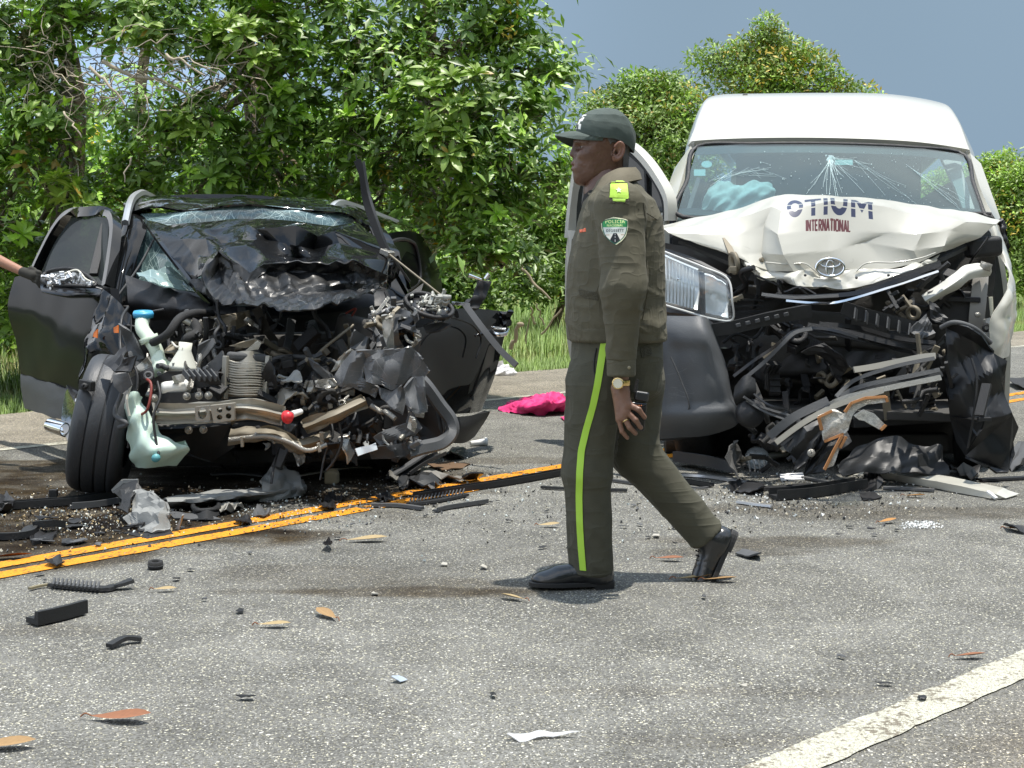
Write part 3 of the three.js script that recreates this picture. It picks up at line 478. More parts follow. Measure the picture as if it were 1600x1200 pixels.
// --- the large-leaved trees on the left
tree({ name: 'broadleaf_tree', label: 'large-leaved tree at far left, its trunk rising behind the dark car', group: null, base: vergePt(88, 13.4), top: P(118, -160, 13.2), r0: 0.17, kind: 'big', own: 297, seed: 101, clumps: [
  [40, 40, 12.2, 85, 0.8, 34], [140, 10, 12.4, 80, 0.7, 26], [230, 40, 12.0, 75, 0.7, 26], [40, 140, 12.6, 60, 0.8, 16], [20, 215, 12.2, 60, 0.8, 22], [80, 190, 12.0, 50, 0.7, 15], [70, 280, 12.2, 60, 0.8, 18], [105, 300, 11.6, 35, 0.8, 6], [0, 330, 12.2, 80, 1, 26], [-60, 100, 12.4, 140, 1, 50], [-60, 380, 12.5, 110, 1, 30], [40, 420, 12.8, 70, 1, 22], [15, 500, 12.6, 55, 0.9, 18], [150, -110, 12.4, 200, 0.8, 60], [90, 390, 13.2, 60, 1, 16]] });
tree({ name: 'broadleaf_tree', label: 'large-leaved tree standing directly behind the roof of the wrecked dark car', base: vergePt(385, 14.2), top: P(392, -150, 13.8), r0: 0.17, kind: 'big', own: 297, seed: 102, clumps: [
  [310, 45, 12.2, 75, 0.8, 30], [400, 70, 12.0, 80, 0.8, 34], [460, 120, 12.2, 70, 0.9, 26], [440, 180, 12.2, 60, 0.8, 20], [240, 200, 12.3, 60, 0.6, 18], [310, 190, 12.0, 60, 0.6, 18], [220, 260, 12.6, 60, 0.8, 18], [350, 270, 12.3, 80, 0.7, 26], [440, 260, 12.5, 80, 0.8, 24], [300, 310, 12.8, 80, 0.8, 20], [160, 300, 12.8, 50, 0.8, 10], [450, 10, 12.2, 90, 0.8, 36], [360, -90, 12.6, 190, 0.8, 60], [490, 330, 13, 80, 0.8, 20], [400, 350, 13.4, 90, 0.8, 20]] });
tree({ name: 'broadleaf_tree', label: 'large-leaved tree with sunlit leaves between the dark car and the officer', base: vergePt(648, 17.2), top: P(690, -120, 14), r0: 0.16, kind: 'big', own: 297, seed: 103, clumps: [
  [540, 60, 12.4, 85, 0.8, 34], [600, 120, 12.2, 80, 0.8, 30], [700, 70, 12.4, 85, 0.8, 36], [770, 40, 12.6, 70, 0.9, 30], [825, 95, 12.4, 55, 0.8, 22], [868, 105, 12.3, 34, 0.7, 9], [700, 160, 11.8, 85, 0.7, 32], [790, 180, 12.0, 70, 0.8, 28], [845, 170, 12.2, 35, 0.7, 10], [610, 215, 12.0, 85, 0.7, 30], [700, 235, 11.7, 70, 0.6, 22], [790, 245, 11.9, 70, 0.7, 22], [860, 275, 12.0, 38, 0.7, 9], [540, 190, 12.4, 70, 0.8, 22], [640, 300, 12.2, 75, 0.8, 22], [740, 310, 12.0, 75, 0.8, 24], [815, 320, 12.4, 45, 0.7, 10], [730, 380, 11.8, 55, 0.6, 15], [785, 405, 11.8, 48, 0.5, 12], [580, 300, 12.8, 80, 0.8, 22], [690, 350, 12.8, 60, 0.8, 14], [560, -60, 12.8, 130, 0.7, 40], [730, -70, 12.6, 130, 0.7, 50], [800, 30, 12.4, 30, 0.8, 8]] });
// bare tangled twigs low in the left crowns
{
  const r = rngOf(7), list = [], o = thing('dead_branch', 'tangle of bare pale twigs hanging in the left trees', 'branch', P(230, 110, 12));
  for (let i = 0; i < 260; i++) { const a = P(30 + 390 * r(), 50 + 125 * r(), 11.5 + 1.4 * r()), L = 0.15 + 0.45 * r(), th = r() * 6.3, b = a.clone().add(V(Math.cos(th) * L, Math.sin(th) * L * 0.6 - 0.1, (r() - 0.5) * L)); list.push(limb(a, b, 0.003 + 0.005 * r(), 0.002, 0.3 * L, r, 6, 4).g); }
  const m = part('twigs', list, paleTwig, o); m.userData.kind = 'stuff';
  for (const [a, b, R] of [[P(140, 105, 11.5), P(195, 165, 11.4), 0.014], [P(260, 85, 11.6), P(320, 118, 11.5), 0.014], [P(160, 95, 11.7), P(300, 150, 11.8), 0.018], [P(100, 175, 11.6), P(128, 215, 11.5), 0.01], [P(205, 245, 11.4), P(195, 285, 11.4), 0.008]]) part('branch', limb(a, b, R, R * 0.5, 0.06, r, 8, 6).g, paleTwig, o);
}
// --- the shaded wood behind them
{
  const spots = [[-120, 19, 150], [60, 20, 170], [230, 18.5, 150], [420, 20, 170], [560, 19, 140], [680, 21, 140]];
  spots.forEach(([px, d, w], i) => { const b = vergePt(px, d), c = []; for (let k = 0; k < 7; k++) { const r = rngOf(i * 31 + k); c.push([px + (r() - 0.5) * w * 1.5, 420 - 34 * k + 30 * (r() - 0.5), d + (r() - 0.5) * 2, 80 + 30 * r(), 0.9, 34]); }
    tree({ name: 'background_tree', label: `shaded tree behind the front row, ${['beyond the left edge', 'behind the leftmost trunk', 'above the open left door', 'behind the middle of the car roof', 'behind the bent pillar of the dark car', 'above the right-hand open door'][i]}`, group: null, base: b, top: P(px, 60, d), r0: 0.14, kind: 'dark', seed: 200 + i, clumps: c, tone: 1.35, yellow: 0.01 }); });
}
// --- bushes behind the verge, the trees behind the van, the hedge on the right
tree({ name: 'bush', label: 'leafy bush at the edge of the field, left of the officer', category: 'bush', base: vergePt(865, 21), top: P(868, 330, 21), r0: 0.07, kind: 'fine', seed: 301, tone: 1.25, pale: 0.5, clumps: [[860, 330, 21, 52, 0.9, 130], [845, 400, 21, 60, 0.8, 150], [890, 390, 21.3, 60, 0.9, 130], [860, 440, 20.8, 50, 0.6, 90], [905, 300, 22, 50, 1, 110], [930, 420, 21.5, 60, 0.8, 120]] });
tree({ name: 'bush', label: 'dark bush under the hanging branch right of the dark car', category: 'bush', base: vergePt(740, 20), top: P(742, 380, 20), r0: 0.06, kind: 'fine', seed: 302, tone: 0.85, clumps: [[700, 400, 20, 60, 0.8, 130], [760, 390, 20, 60, 0.9, 140], [800, 430, 19.5, 45, 0.7, 90], [730, 445, 19, 50, 0.5, 90], [660, 430, 19.5, 60, 0.8, 110], [790, 340, 21, 60, 0.9, 110]] });
tree({ name: 'field_tree', label: 'rounded tree between the officer\'s cap and the white van', base: vergePt(1010, 27), top: P(1015, 170, 27), r0: 0.16, kind: 'fine', seed: 303, tone: 1.05, pale: 0.6, yellow: 0.07, scale: 1.1, clumps: [[960, 185, 27, 48, 0.9, 120], [1010, 160, 27, 45, 0.9, 120], [1055, 175, 27, 50, 0.9, 120], [945, 240, 27, 60, 1, 150], [1010, 230, 26.5, 65, 1, 180], [1075, 240, 27, 60, 1, 150], [1000, 310, 26.5, 70, 0.9, 180], [1060, 320, 27, 60, 0.9, 140], [930, 310, 27, 55, 1, 120], [1000, 390, 27, 80, 0.8, 160], [1090, 390, 27, 80, 0.8, 100], [1110, 190, 27.5, 30, 0.9, 40], [920, 160, 27.3, 14, 0.8, 10], [985, 130, 27, 16, 0.8, 12], [1050, 135, 27, 14, 0.8, 10]] });
tree({ name: 'field_tree', label: 'airy tree with yellowing leaves rising above the van roof', base: vergePt(1210, 29), top: P(1205, 60, 29), r0: 0.18, kind: 'fine', seed: 304, tone: 1.15, pale: 1, yellow: 0.16, scale: 1.05, clumps: [[1198, 45, 29, 16, 0.9, 18], [1212, 66, 29, 22, 0.8, 30], [1176, 70, 29, 18, 0.8, 20], [1152, 92, 29, 26, 0.8, 38], [1240, 78, 28.8, 18, 0.8, 20], [1206, 104, 28.8, 34, 0.7, 60], [1262, 96, 29, 22, 0.8, 24], [1124, 112, 29, 22, 0.7, 24], [1094, 92, 29, 15, 0.6, 11], [1112, 84, 29, 10, 0.7, 6], [1170, 132, 28.8, 34, 0.6, 50], [1236, 132, 28.8, 32, 0.6, 44], [1284, 124, 29, 20, 0.6, 18], [1312, 136, 29, 17, 0.6, 14], [1340, 143, 29, 14, 0.5, 10], [1358, 146, 29, 8, 0.5, 4], [1296, 102, 29, 10, 0.8, 5], [1140, 170, 29, 40, 0.8, 50], [1220, 170, 29, 50, 0.8, 60], [1290, 170, 29, 40, 0.8, 40], [1140, 220, 29, 60, 0.8, 60], [1260, 230, 29, 70, 0.8, 60]] });
for (const [i, [px, d, h]] of [[1565, 33, 255], [1625, 32, 262], [1700, 31, 255], [1790, 32, 250], [1490, 35, 275]].entries()) tree({ name: 'hedge_bush', label: `dense rounded bush in the hedge at right, ${['just right of the van', 'at the right edge', 'past the right edge', 'far past the right edge', 'hidden behind the van'][i]}`, category: 'bush', base: vergePt(px, d), top: P(px, h + 70, d), r0: 0.1, kind: 'fine', seed: 320 + i, tone: 1.25, pale: 0.9, yellow: 0.05, scale: 1.15, clumps: [[px, h + 28, d, 46, 0.7, 150], [px - 28, h + 75, d, 50, 0.9, 130], [px + 30, h + 75, d, 50, 0.9, 130], [px, h + 125, d - 0.3, 56, 0.9, 160], [px - 20, h + 165, d - 0.3, 55, 0.6, 110], [px + 30, h + 165, d - 0.3, 55, 0.6, 110], [px - 18, h + 6, d, 14, 0.9, 14], [px + 12, h - 3, d, 12, 0.9, 10], [px + 34, h + 14, d, 15, 0.9, 14], [px - 40, h + 22, d, 16, 0.9, 14]] });
// --- undergrowth closing the view under the crowns, the far tree line, and the trees across the road that the paint mirrors
for (const [i, [px, d, w, h, where]] of [[-90, 15.5, 120, 120, 'at the foot of the wood past the left edge'], [45, 15.8, 110, 110, 'at the foot of the wood beside the open left door'], [170, 16.5, 110, 130, 'behind the left windscreen pillar of the dark car'], [300, 17, 120, 140, 'behind the dark car roof, left of its middle'], [430, 17.5, 120, 140, 'behind the dark car roof, right of its middle'], [560, 18.5, 120, 130, 'behind the bent bar of the dark car'], [660, 19.5, 100, 110, 'behind the right-hand open door']].entries()) tree({ name: 'undergrowth_bush', label: `dark leafy undergrowth bush ${where}`, category: 'bush', base: vergePt(px, d), top: P(px, 470, d), r0: .04, kind: 'dark', seed: 400 + i, tone: 1.2, yellow: .01, clumps: [[px - w * .4, 480, d, w * .45, .7, 34], [px + w * .4, 470, d, w * .45, .8, 34], [px, 430, d + .3, w * .5, .9, 40], [px - w * .3, 380, d + .5, w * .45, .8, 30], [px + w * .3, 370, d + .5, w * .45, .8, 30], [px, 520, d - .3, w * .4, .5, 26]] });
{ const r = rngOf(77), list = []; for (let i = 0; i < 5200; i++) { const a = -1.0 + 2.2 * r(), R = 95 + 60 * r(), p = V(Math.sin(a) * R, .5 + 5.5 * Math.pow(r(), .7) * (.75 + .35 * noise(a * 22, 3)), -Math.cos(a) * R), k = .7 + .6 * r(); list.push([p, r() * 6.3, 5 + 3 * r(), rgb(.07 * k, .13 * k, .035 * k)]); } scatter('far_wood', 'far line of trees along the horizon beyond the field', 'wood', GEO.fine[0], LEAF.fine, list); }
{ const r = rngOf(78); for (let i = 0; i < 9; i++) { const b = roadAt(-26 + i * 5 + r() * 2, T_NEAR - 6.5 - 2 * r()), x = b.x, z = b.z, o = thing('roadside_tree', 'tree on the near side of the road, behind the viewer', 'tree', b, 'trees behind the viewer'); part('trunk', limb(b.clone().setY(-.1), V(x + .3, 4, z), .16, .08, .2, r, 12, 9).g, bark, o); const l = []; for (let k = 0; k < 420; k++) { let v; do { v = V(r() * 2 - 1, r() * 2 - 1, r() * 2 - 1); } while (v.lengthSq() > 1); const q = .7 + .6 * r(); l.push([V(x + v.x * 2.7, 3.1 + v.y * 2.8, z + v.z * 2.4), r() * 6.3, 1.5 + r(), rgb(.09 * q, .18 * q, .035 * q)]); } scatter('foliage', null, null, GEO.dark[i % 2], LEAF.fine, l, o); } }
// --- stakes, cut stem and fallen sticks on the verge
{
  const stickMat = std(rgb(0.30, 0.24, 0.16), 0.9), r = rngOf(55);
  const st = (label, a, b, R, d) => { const o = thing('stick', label, 'stick', P(a[0], a[1], d)); part('stem', limb(P(a[0], a[1], d), P(b[0], b[1], d - 0.1), R, R * 0.7, 0.05, r, 8, 7).g, stickMat, o); return o; };
  const k = st('thick pale cut stem bent up out of the verge', [798, 545], [812, 508], 0.028, 15.8); part('cut_end', ball(P(813, 507, 15.7), 0.036, 1.2, 0.8, 1), stickMat, k);
  st('upright stake in the grass, left of the thin slanting stick', [836, 506], [829, 480], 0.018, 17.5); st('slanting dark stake beside the upright stake', [850, 508], [839, 474], 0.012, 17.3); st('thin slanting pale stick in the grass', [846, 522], [878, 482], 0.014, 16.5); st('thin curved dark stem rising behind the cut stem', [822, 537], [828, 497], 0.010, 16.2);
  st('long grey fallen branch low in the bushes', [815, 420], [860, 468], 0.02, 18.5);
}

// ================================================================ THE WRECKED DARK CAR
// faces the camera; its front is crushed, both front doors hang open like wings
const suv = thing('wrecked_car', 'black sport utility car with a crushed front and both front doors hanging open', 'car', V(-1.42, 0, -8.6));
{
  const rnd = rngOf(900), add = (n, g, m, l) => part(n, g, m, suv, l);
  // --- roof and cabin shell
  add('roof', sheet([
    PP([[196, 338, 8.95], [240, 326, 8.9], [300, 330, 8.85], [380, 322, 8.8], [470, 330, 8.85], [540, 336, 8.9], [562, 352, 9.0]]),
    PP([[194, 318, 9.3], [250, 313, 9.3], [310, 312, 9.3], [390, 312, 9.3], [470, 317, 9.3], [530, 324, 9.3], [572, 342, 9.35]]),
    PP([[205, 318, 10.2], [260, 309, 10.2], [320, 308, 10.2], [400, 308, 10.2], [480, 312, 10.2], [540, 320, 10.2], [600, 345, 10.2]]),
    PP([[230, 330, 11.4], [280, 318, 11.4], [340, 316, 11.4], [420, 316, 11.4], [500, 320, 11.4], [570, 330, 11.4], [645, 358, 11.3]])], { nu: 50, nv: 40, th: 0.012, amp: 0.005, freq: 3, seed: 3 }), MAT.paintBlack);
  add('roof_rail', sweep([[-.022, 0], [-.018, .03], [0, .038], [.018, .03], [.022, 0]], PP([[196, 352, 8.7], [203, 322, 9.0], [212, 309, 9.4], [226, 305, 10.2], [250, 318, 11.2]]), { seg: 30 }), MAT.silverPlastic, 'bright metal roof rail on the left');
  add('roof_rail', sweep([[-.022, 0], [-.018, .03], [0, .035], [.018, .03], [.022, 0]], PP([[515, 333, 9.3], [530, 320, 9.5], [560, 327, 10.2], [620, 350, 11.1]]), { seg: 24 }), MAT.silverPlastic);
  add('sunroof_deflector', sweep([[-.02, 0], [-.015, .018], [.015, .022], [.02, 0]], PP([[262, 316, 9.5], [275, 310, 9.5], [330, 308, 9.5], [400, 310, 9.5], [430, 313, 9.5]]), { seg: 20 }), MAT.plasticGloss);
  // windscreen pillars
  add('windscreen_pillar', sheet([PP([[150, 520, 8.25], [172, 420, 8.5], [190, 345, 8.9], [206, 316, 9.2]]), PP([[175, 520, 8.15], [190, 425, 8.4], [208, 350, 8.8], [220, 322, 9.1]]), PP([[186, 530, 8.2], [205, 430, 8.45], [232, 350, 8.85], [238, 328, 9.15]])], { nu: 30, nv: 14, th: 0.03, amp: 0.006, freq: 5, seed: 4 }), MAT.paintScuffed);
  add('pillar_trim', sweep([[-.012, 0], [0, .02], [.012, 0]], PP([[168, 450, 8.35], [178, 390, 8.55], [192, 345, 8.8], [206, 318, 9.1]]), { seg: 20 }), MAT.plasticGrey);
  add('windscreen_pillar', sheet([PP([[606, 480, 8.4], [604, 420, 8.6], [585, 370, 8.9], [562, 340, 9.1]]), PP([[640, 480, 8.5], [632, 420, 8.7], [612, 372, 9.0], [580, 342, 9.2]])], { nu: 20, nv: 8, th: 0.03, amp: 0.01, freq: 6, seed: 5 }), MAT.paintScuffed);
  // cabin: floor, seats, dashboard, rear, so that the inside is dark and full
  const cab = [];
  cab.push(bar(V(-1.42, 0.45, -8.3), V(-1.42, 0.45, -12.2), 1.62, 0.3, 0.1));
  cab.push(bar(V(-1.42, 0.85, -11.9), V(-1.42, 0.85, -12.3), 1.4, 0.9, 0.1));
  add('body_shell', cab, MAT.plasticDark);
  const rear = sheet([PP([[585, 372, 10.2], [620, 362, 10.6], [648, 362, 11.3], [662, 372, 12.1]]), PP([[590, 440, 10.0], [632, 440, 10.6], [672, 440, 11.3], [690, 440, 12.2]]), PP([[594, 600, 10.0], [640, 590, 10.6], [676, 580, 11.3], [690, 570, 12.2]])], { nu: 20, nv: 20, th: 0.03 });
  add('rear_quarter', rear, MAT.paintDusty);
  const rw = add('rear_side_window', plate(PP([[604, 385, 10.15], [612, 378, 10.25], [642, 378, 10.9], [650, 386, 11.0], [656, 430, 11.05], [652, 443, 11.0], [612, 447, 10.3]]), { th: 0.01, sub: 0 }), std(rgb(0.008), 0.3), 'tinted rear side window at right');
  part('window_frame', tube(PP([[604, 385, 10.12], [614, 377, 10.22], [642, 377, 10.85], [650, 386, 10.98], [657, 432, 11.0], [650, 445, 10.9], [612, 448, 10.25]]), 0.014, 50, 6, true), MAT.plasticDark, rw);
  add('rear_left_panel', sheet([PP([[165, 340, 9.4], [200, 330, 10.6], [236, 330, 11.8]]), PP([[160, 440, 9.3], [195, 430, 10.6], [228, 430, 12]]), PP([[160, 600, 9.2], [195, 580, 10.6], [228, 570, 12]])], { nu: 10, nv: 10, th: 0.03 }), MAT.paintBlack);
  add('dashboard', sheet([PP([[215, 452, 8.9], [300, 446, 8.95], [400, 444, 8.95], [500, 446, 8.95], [600, 455, 8.9]]), PP([[205, 470, 8.35], [300, 470, 8.3], [400, 466, 8.3], [500, 468, 8.3], [610, 470, 8.4]]), PP([[205, 560, 8.3], [300, 570, 8.25], [400, 570, 8.25], [500, 570, 8.25], [610, 560, 8.35]])], { nu: 30, nv: 24, th: 0.04, amp: 0.015, freq: 4, seed: 8 }), MAT.plasticDark);
  for (const x of [-1.85, -1.0]) { add('front_seat', [bar(V(x, 0.62, -9.0), V(x, 0.66, -9.6), 0.48, 0.18, 0.4), bar(V(x, 0.66, -9.6), V(x, 1.16, -9.85), 0.46, 0.16, 0.4), bar(V(x, 1.2, -9.88), V(x, 1.38, -9.92), 0.26, 0.1, 0.4)], MAT.rubber); }
  // --- windscreen: cracked glass sagging over the dashboard, and the crazed strip under the roof edge
  const crackTex = (seed, w, h, lines, mil) => canvasTex(w, h, (x) => {
    const r = rngOf(seed); x.fillStyle = mil; x.fillRect(0, 0, w, h); x.strokeStyle = '#eafff8';
    for (let i = 0; i < lines; i++) { x.globalAlpha = 0.25 + 0.7 * r(); x.lineWidth = 0.6 + 2.0 * r() * r(); let px = r() * w, py = r() * h, a = r() * 6.3; x.beginPath(); x.moveTo(px, py); for (let k = 0; k < 5; k++) { a += (r() - 0.5) * 1.1; const L = 10 + 50 * r(); px += Math.cos(a) * L; py += Math.sin(a) * L * 0.7; x.lineTo(px, py); } x.stroke(); }
    x.globalAlpha = 1;
  }, { wrap: true });
  const crazed = phy(rgb(1), 0.12, 0, { map: crackTex(4, 1024, 512, 700, '#54696a'), clearcoat: 1, clearcoatRoughness: 0.06 });
  const shards = phy(rgb(1), 0.15, 0, { map: crackTex(14, 512, 512, 60, '#8fa7a4'), clearcoat: 1, transmission: 0.25, thickness: 0 });
  add('windscreen', sheet([
    PP([[205, 336, 8.97], [300, 328, 8.87], [385, 320, 8.83], [470, 326, 8.87], [530, 333, 8.92], [560, 344, 9.0]]),
    PP([[222, 352, 8.85], [300, 346, 8.82], [385, 340, 8.8], [470, 343, 8.82], [520, 354, 8.85], [548, 356, 8.95]]),
    PP([[214, 400, 8.8], [300, 400, 8.78], [385, 400, 8.76], [470, 400, 8.78], [530, 400, 8.8], [580, 400, 8.85]]),
    PP([[212, 450, 8.7], [300, 455, 8.7], [385, 455, 8.68], [470, 455, 8.7], [530, 452, 8.7], [596, 450, 8.75]])], { nu: 50, nv: 40, th: 0.006, amp: 0.008, freq: 5, seed: 21 }), crazed, 'shattered windscreen, crazed along the roof edge');
  add('windscreen_shard', plate(PP([[213, 427, 8.0], [245, 421, 8.05], [268, 414, 8.1], [300, 445, 8.1], [312, 458, 8.05], [296, 455, 7.98], [262, 447, 7.92], [232, 440, 7.9]]), { th: 0.006, sub: 3, amp: 0.012, freq: 7, seed: 3 }), shards, 'pale crazed shard of windscreen in the gap under the bonnet');
  add('inner_trim', plate(PP([[172, 350, 9.3], [214, 340, 9.3], [236, 480, 9.2], [196, 540, 9.0], [160, 520, 9.1]]), { th: .02, sub: 1 }), MAT.castIron);
  add('cowl', sheet([PP([[196, 430, 8.15], [260, 450, 8.0], [330, 468, 7.9], [400, 478, 7.85]]), PP([[200, 470, 8.0], [260, 480, 7.9], [330, 488, 7.8], [400, 492, 7.75]]), PP([[204, 500, 8.05], [270, 500, 7.95], [340, 500, 7.85], [400, 500, 7.8]])], { nu: 30, nv: 14, th: 0.02, amp: 0.008, freq: 5, seed: 9 }), MAT.plasticDark);
  // gap between pillar and bonnet, with the wiper arm inside
  add('wiper', tube(PP([[186, 460, 8.2], [215, 420, 8.3], [240, 375, 8.4]]), 0.008, 16, 6), MAT.plasticGrey);
  // --- bonnet: folded upward in the middle; upper face, crest, torn front lip hanging down
  add('bonnet', sheet([
    PP([[224, 343, 8.62], [262, 352, 8.5], [300, 349, 8.46], [345, 344, 8.42], [382, 341, 8.4], [430, 342, 8.4], [480, 347, 8.42], [520, 354, 8.45], [560, 350, 8.6], [592, 374, 8.5]]),
    PP([[236, 360, 8.4], [268, 362, 8.34], [296, 352, 8.34], [330, 358, 8.24], [385, 350, 8.26], [402, 358, 8.12], [463, 353, 8.08], [496, 369, 8.14], [523, 362, 8.06], [600, 388, 8.3]]),
    PP([[252, 382, 8.2], [284, 372, 8.18], [322, 372, 8.02], [345, 380, 8.1], [378, 376, 7.96], [418, 374, 8.12], [462, 384, 8.02], [490, 390, 8.14], [530, 380, 8.0], [603, 398, 8.2]]),
    PP([[270, 402, 8.02], [300, 396, 8.0], [326, 400, 7.86], [356, 388, 7.8], [386, 384, 7.82], [420, 396, 7.92], [466, 404, 8.06], [506, 400, 7.9], [543, 404, 7.74], [606, 408, 8.12]]),
    PP([[296, 440, 7.85], [316, 430, 7.74], [342, 392, 7.66], [366, 408, 7.62], [391, 426, 7.56], [412, 412, 7.62], [466, 410, 7.64], [510, 415, 7.66], [552, 408, 7.64], [604, 430, 8.02]])],
    { nu: 99, nv: 60, th: 0.008, amp: 0.0045, freq: 3.4, seed: 61, sharp: true, crease: 0.35 }), MAT.paintScuffed, 'buckled black bonnet folded up against the windscreen');
  add('bonnet_front', sheet([
    PP([[296, 440, 7.85], [316, 430, 7.72], [342, 390, 7.6], [366, 408, 7.56], [391, 426, 7.5], [412, 412, 7.54], [466, 409, 7.56], [510, 413, 7.6], [552, 407, 7.6], [606, 430, 8.0]]),
    PP([[304, 449, 7.8], [322, 448, 7.64], [344, 420, 7.66], [364, 422, 7.58], [384, 444, 7.46], [418, 426, 7.56], [464, 423, 7.60], [510, 428, 7.64], [556, 424, 7.70], [600, 440, 7.98]]),
    PP([[318, 462, 7.74], [332, 460, 7.5], [350, 440, 7.60], [368, 440, 7.38], [398, 456, 7.40], [424, 446, 7.46], [462, 444, 7.50], [510, 446, 7.54], [556, 442, 7.66], [592, 448, 7.9]]),
    PP([[326, 468, 7.72], [342, 472, 7.38], [360, 456, 7.42], [378, 464, 7.24], [404, 466, 7.34], [434, 464, 7.40], [464, 458, 7.44], [508, 456, 7.52], [552, 452, 7.66], [588, 452, 7.84]]),
    PP([[336, 476, 7.66], [350, 477, 7.32], [368, 470, 7.2], [392, 478, 7.1], [410, 474, 7.08], [440, 483, 6.98], [468, 487, 6.96], [504, 478, 7.02], [544, 466, 7.26], [584, 456, 7.72]])],
    { nu: 120, nv: 70, th: 0.008, amp: 0.013, freq: 8, seed: 65, sharp: true, crease: 0.35 }), MAT.paintTorn, 'scraped and torn front lip of the bonnet');
  add('bonnet_lining', sheet([PP([[316, 432, 8.0], [372, 424, 7.95], [440, 420, 7.95], [540, 420, 7.98], [600, 438, 8.1]]), PP([[340, 470, 7.95], [400, 468, 7.85], [466, 470, 7.85], [520, 462, 7.9], [584, 452, 8.0]])], { nu: 20, nv: 10, th: 0.01, amp: 0.008, seed: 3 }), MAT.castIron);
  // bonnet edge strut at left, and the strut bars rising at right
  add('bonnet_edge', sweep([[-.012, -.01], [.012, -.01], [.012, .01], [-.012, .01]], PP([[226, 345, 8.56], [246, 374, 8.28], [272, 408, 8.02], [300, 444, 7.8], [330, 476, 7.68]]), { seg: 20 }), MAT.paintScuffed);
  const mast = [[558, 250, 8.3], [567, 275, 8.3], [572, 312, 8.3], [585, 352, 8.28], [606, 400, 8.25]];
  add('bent_bar', sweep([[-.02, -.008], [.02, -.008], [.022, .006], [-.022, .006]], PP(mast), { seg: 24, up: V(0, 0, 1) }), MAT.plasticDark, 'bent black bar standing up from the right end of the bonnet');
  add('bent_bar', sweep([[-.007, -.005], [.007, -.005], [.007, .005], [-.007, .005]], PP([[568, 252, 8.24], [576, 300, 8.24], [590, 345, 8.2], [610, 395, 8.2], [640, 440, 8.3]]), { seg: 24, up: V(0, 0, 1) }), MAT.plasticGrey);
  add('loose_wire', tube(PP([[556, 240, 8.32], [560, 262, 8.32], [566, 290, 8.3]]), 0.004, 12, 5), MAT.wire);
  add('bonnet_hinge', [bar(P(598, 392, 8.2), P(612, 398, 8.16), 0.06, 0.03), bar(P(604, 398, 8.18), P(600, 442, 8.1), 0.03, 0.02), bar(P(610, 398, 8.2), P(596, 446, 8.0), 0.014, 0.02)], MAT.steel);
  add('metal_rod', rod(P(606, 396, 8.15), P(700, 470, 8.0), 0.007, 0.006, 8), MAT.steelDirty, 'thin metal rod slanting down to the right mirror');
  add('pillar_wreck', sheet([PP([[596, 448, 8.1], [612, 420, 8.2], [618, 400, 8.25]]), PP([[606, 452, 8.2], [622, 430, 8.3], [628, 408, 8.3]])], { nu: 8, nv: 6, th: 0.03, amp: 0.01 }), MAT.paintScuffed);
  add('pillar_strip', sweep([[-.02, -.01], [.02, -.01], [.02, .01], [-.02, .01]], PP([[606, 405, 8.3], [622, 435, 8.3], [636, 460, 8.3]]), { seg: 8 }), MAT.paintScuffed); add('pillar_strip', sweep([[-.012, -.01], [.012, -.01], [.012, .01], [-.012, .01]], PP([[620, 400, 8.5], [634, 432, 8.5], [640, 452, 8.5]]), { seg: 8 }), MAT.paintScuffed);
  add('seat_back', plate(PP([[600, 420, 8.95], [612, 408, 8.95], [622, 434, 8.95], [618, 446, 8.95], [602, 440, 8.95]]), { th: 0.05, sub: 1, amp: 0.004 }), std(rgb(0.42, 0.30, 0.16), 0.7), 'tan trim seen through the right window gap');

  // --- left front door, swung open (hinged at the pillar)
  const hinge = d => d;
  const ld = add('front_door', sheet([
    PP([[186, 452, 8.0], [160, 447, 8.25], [110, 440, 8.7], [60, 432, 9.2], [34, 436, 9.45]]),
    PP([[190, 500, 7.9], [158, 500, 8.1], [105, 492, 8.6], [50, 484, 9.15], [24, 482, 9.4]]),
    PP([[190, 560, 7.88], [150, 556, 8.1], [100, 548, 8.6], [54, 534, 9.15], [36, 530, 9.35]]),
    PP([[186, 618, 7.9], [150, 616, 8.1], [100, 604, 8.6], [58, 590, 9.1], [44, 584, 9.3]])], { nu: 44, nv: 36, th: 0.05, amp: 0.0022, freq: 2.2, seed: 71 }), MAT.paintDusty, 'dusty left front door, swung open');
  part('lower_moulding', sheet([PP([[188, 618, 7.86], [150, 617, 8.06], [100, 604, 8.56], [44, 586, 9.26]]), PP([[190, 640, 7.84], [150, 638, 8.04], [100, 622, 8.52], [44, 600, 9.24]]), PP([[196, 690, 7.86], [150, 668, 8.06], [96, 652, 8.55], [50, 636, 9.26]])], { nu: 30, nv: 12, th: 0.05, amp: 0.003 }), MAT.plasticGrey, ld);
  part('moulding_strip', sweep([[-.006, -.012], [.006, -.012], [.006, .012], [-.006, .012]], PP([[188, 634, 7.8], [150, 625, 8.0], [100, 610, 8.5], [44, 592, 9.2]]), { seg: 16 }), MAT.silverPlastic, ld);
  part('door_edge_seal', tube(PP([[34, 440, 9.42], [24, 482, 9.38], [36, 530, 9.32], [44, 584, 9.26]]), 0.02, 24, 6), MAT.rubber, ld);
  const fr = part('window_frame', [sweep([[-.03, -.02], [.03, -.02], [.03, .02], [-.03, .02]], PP([[48, 440, 9.3], [66, 400, 9.3], [88, 358, 9.25], [108, 336, 9.15], [135, 331, 8.95], [168, 333, 8.75], [180, 352, 8.55], [176, 400, 8.35], [168, 450, 8.15]]), { seg: 50, up: V(0.6, 0, 0.8) })], MAT.paintBlack, ld);
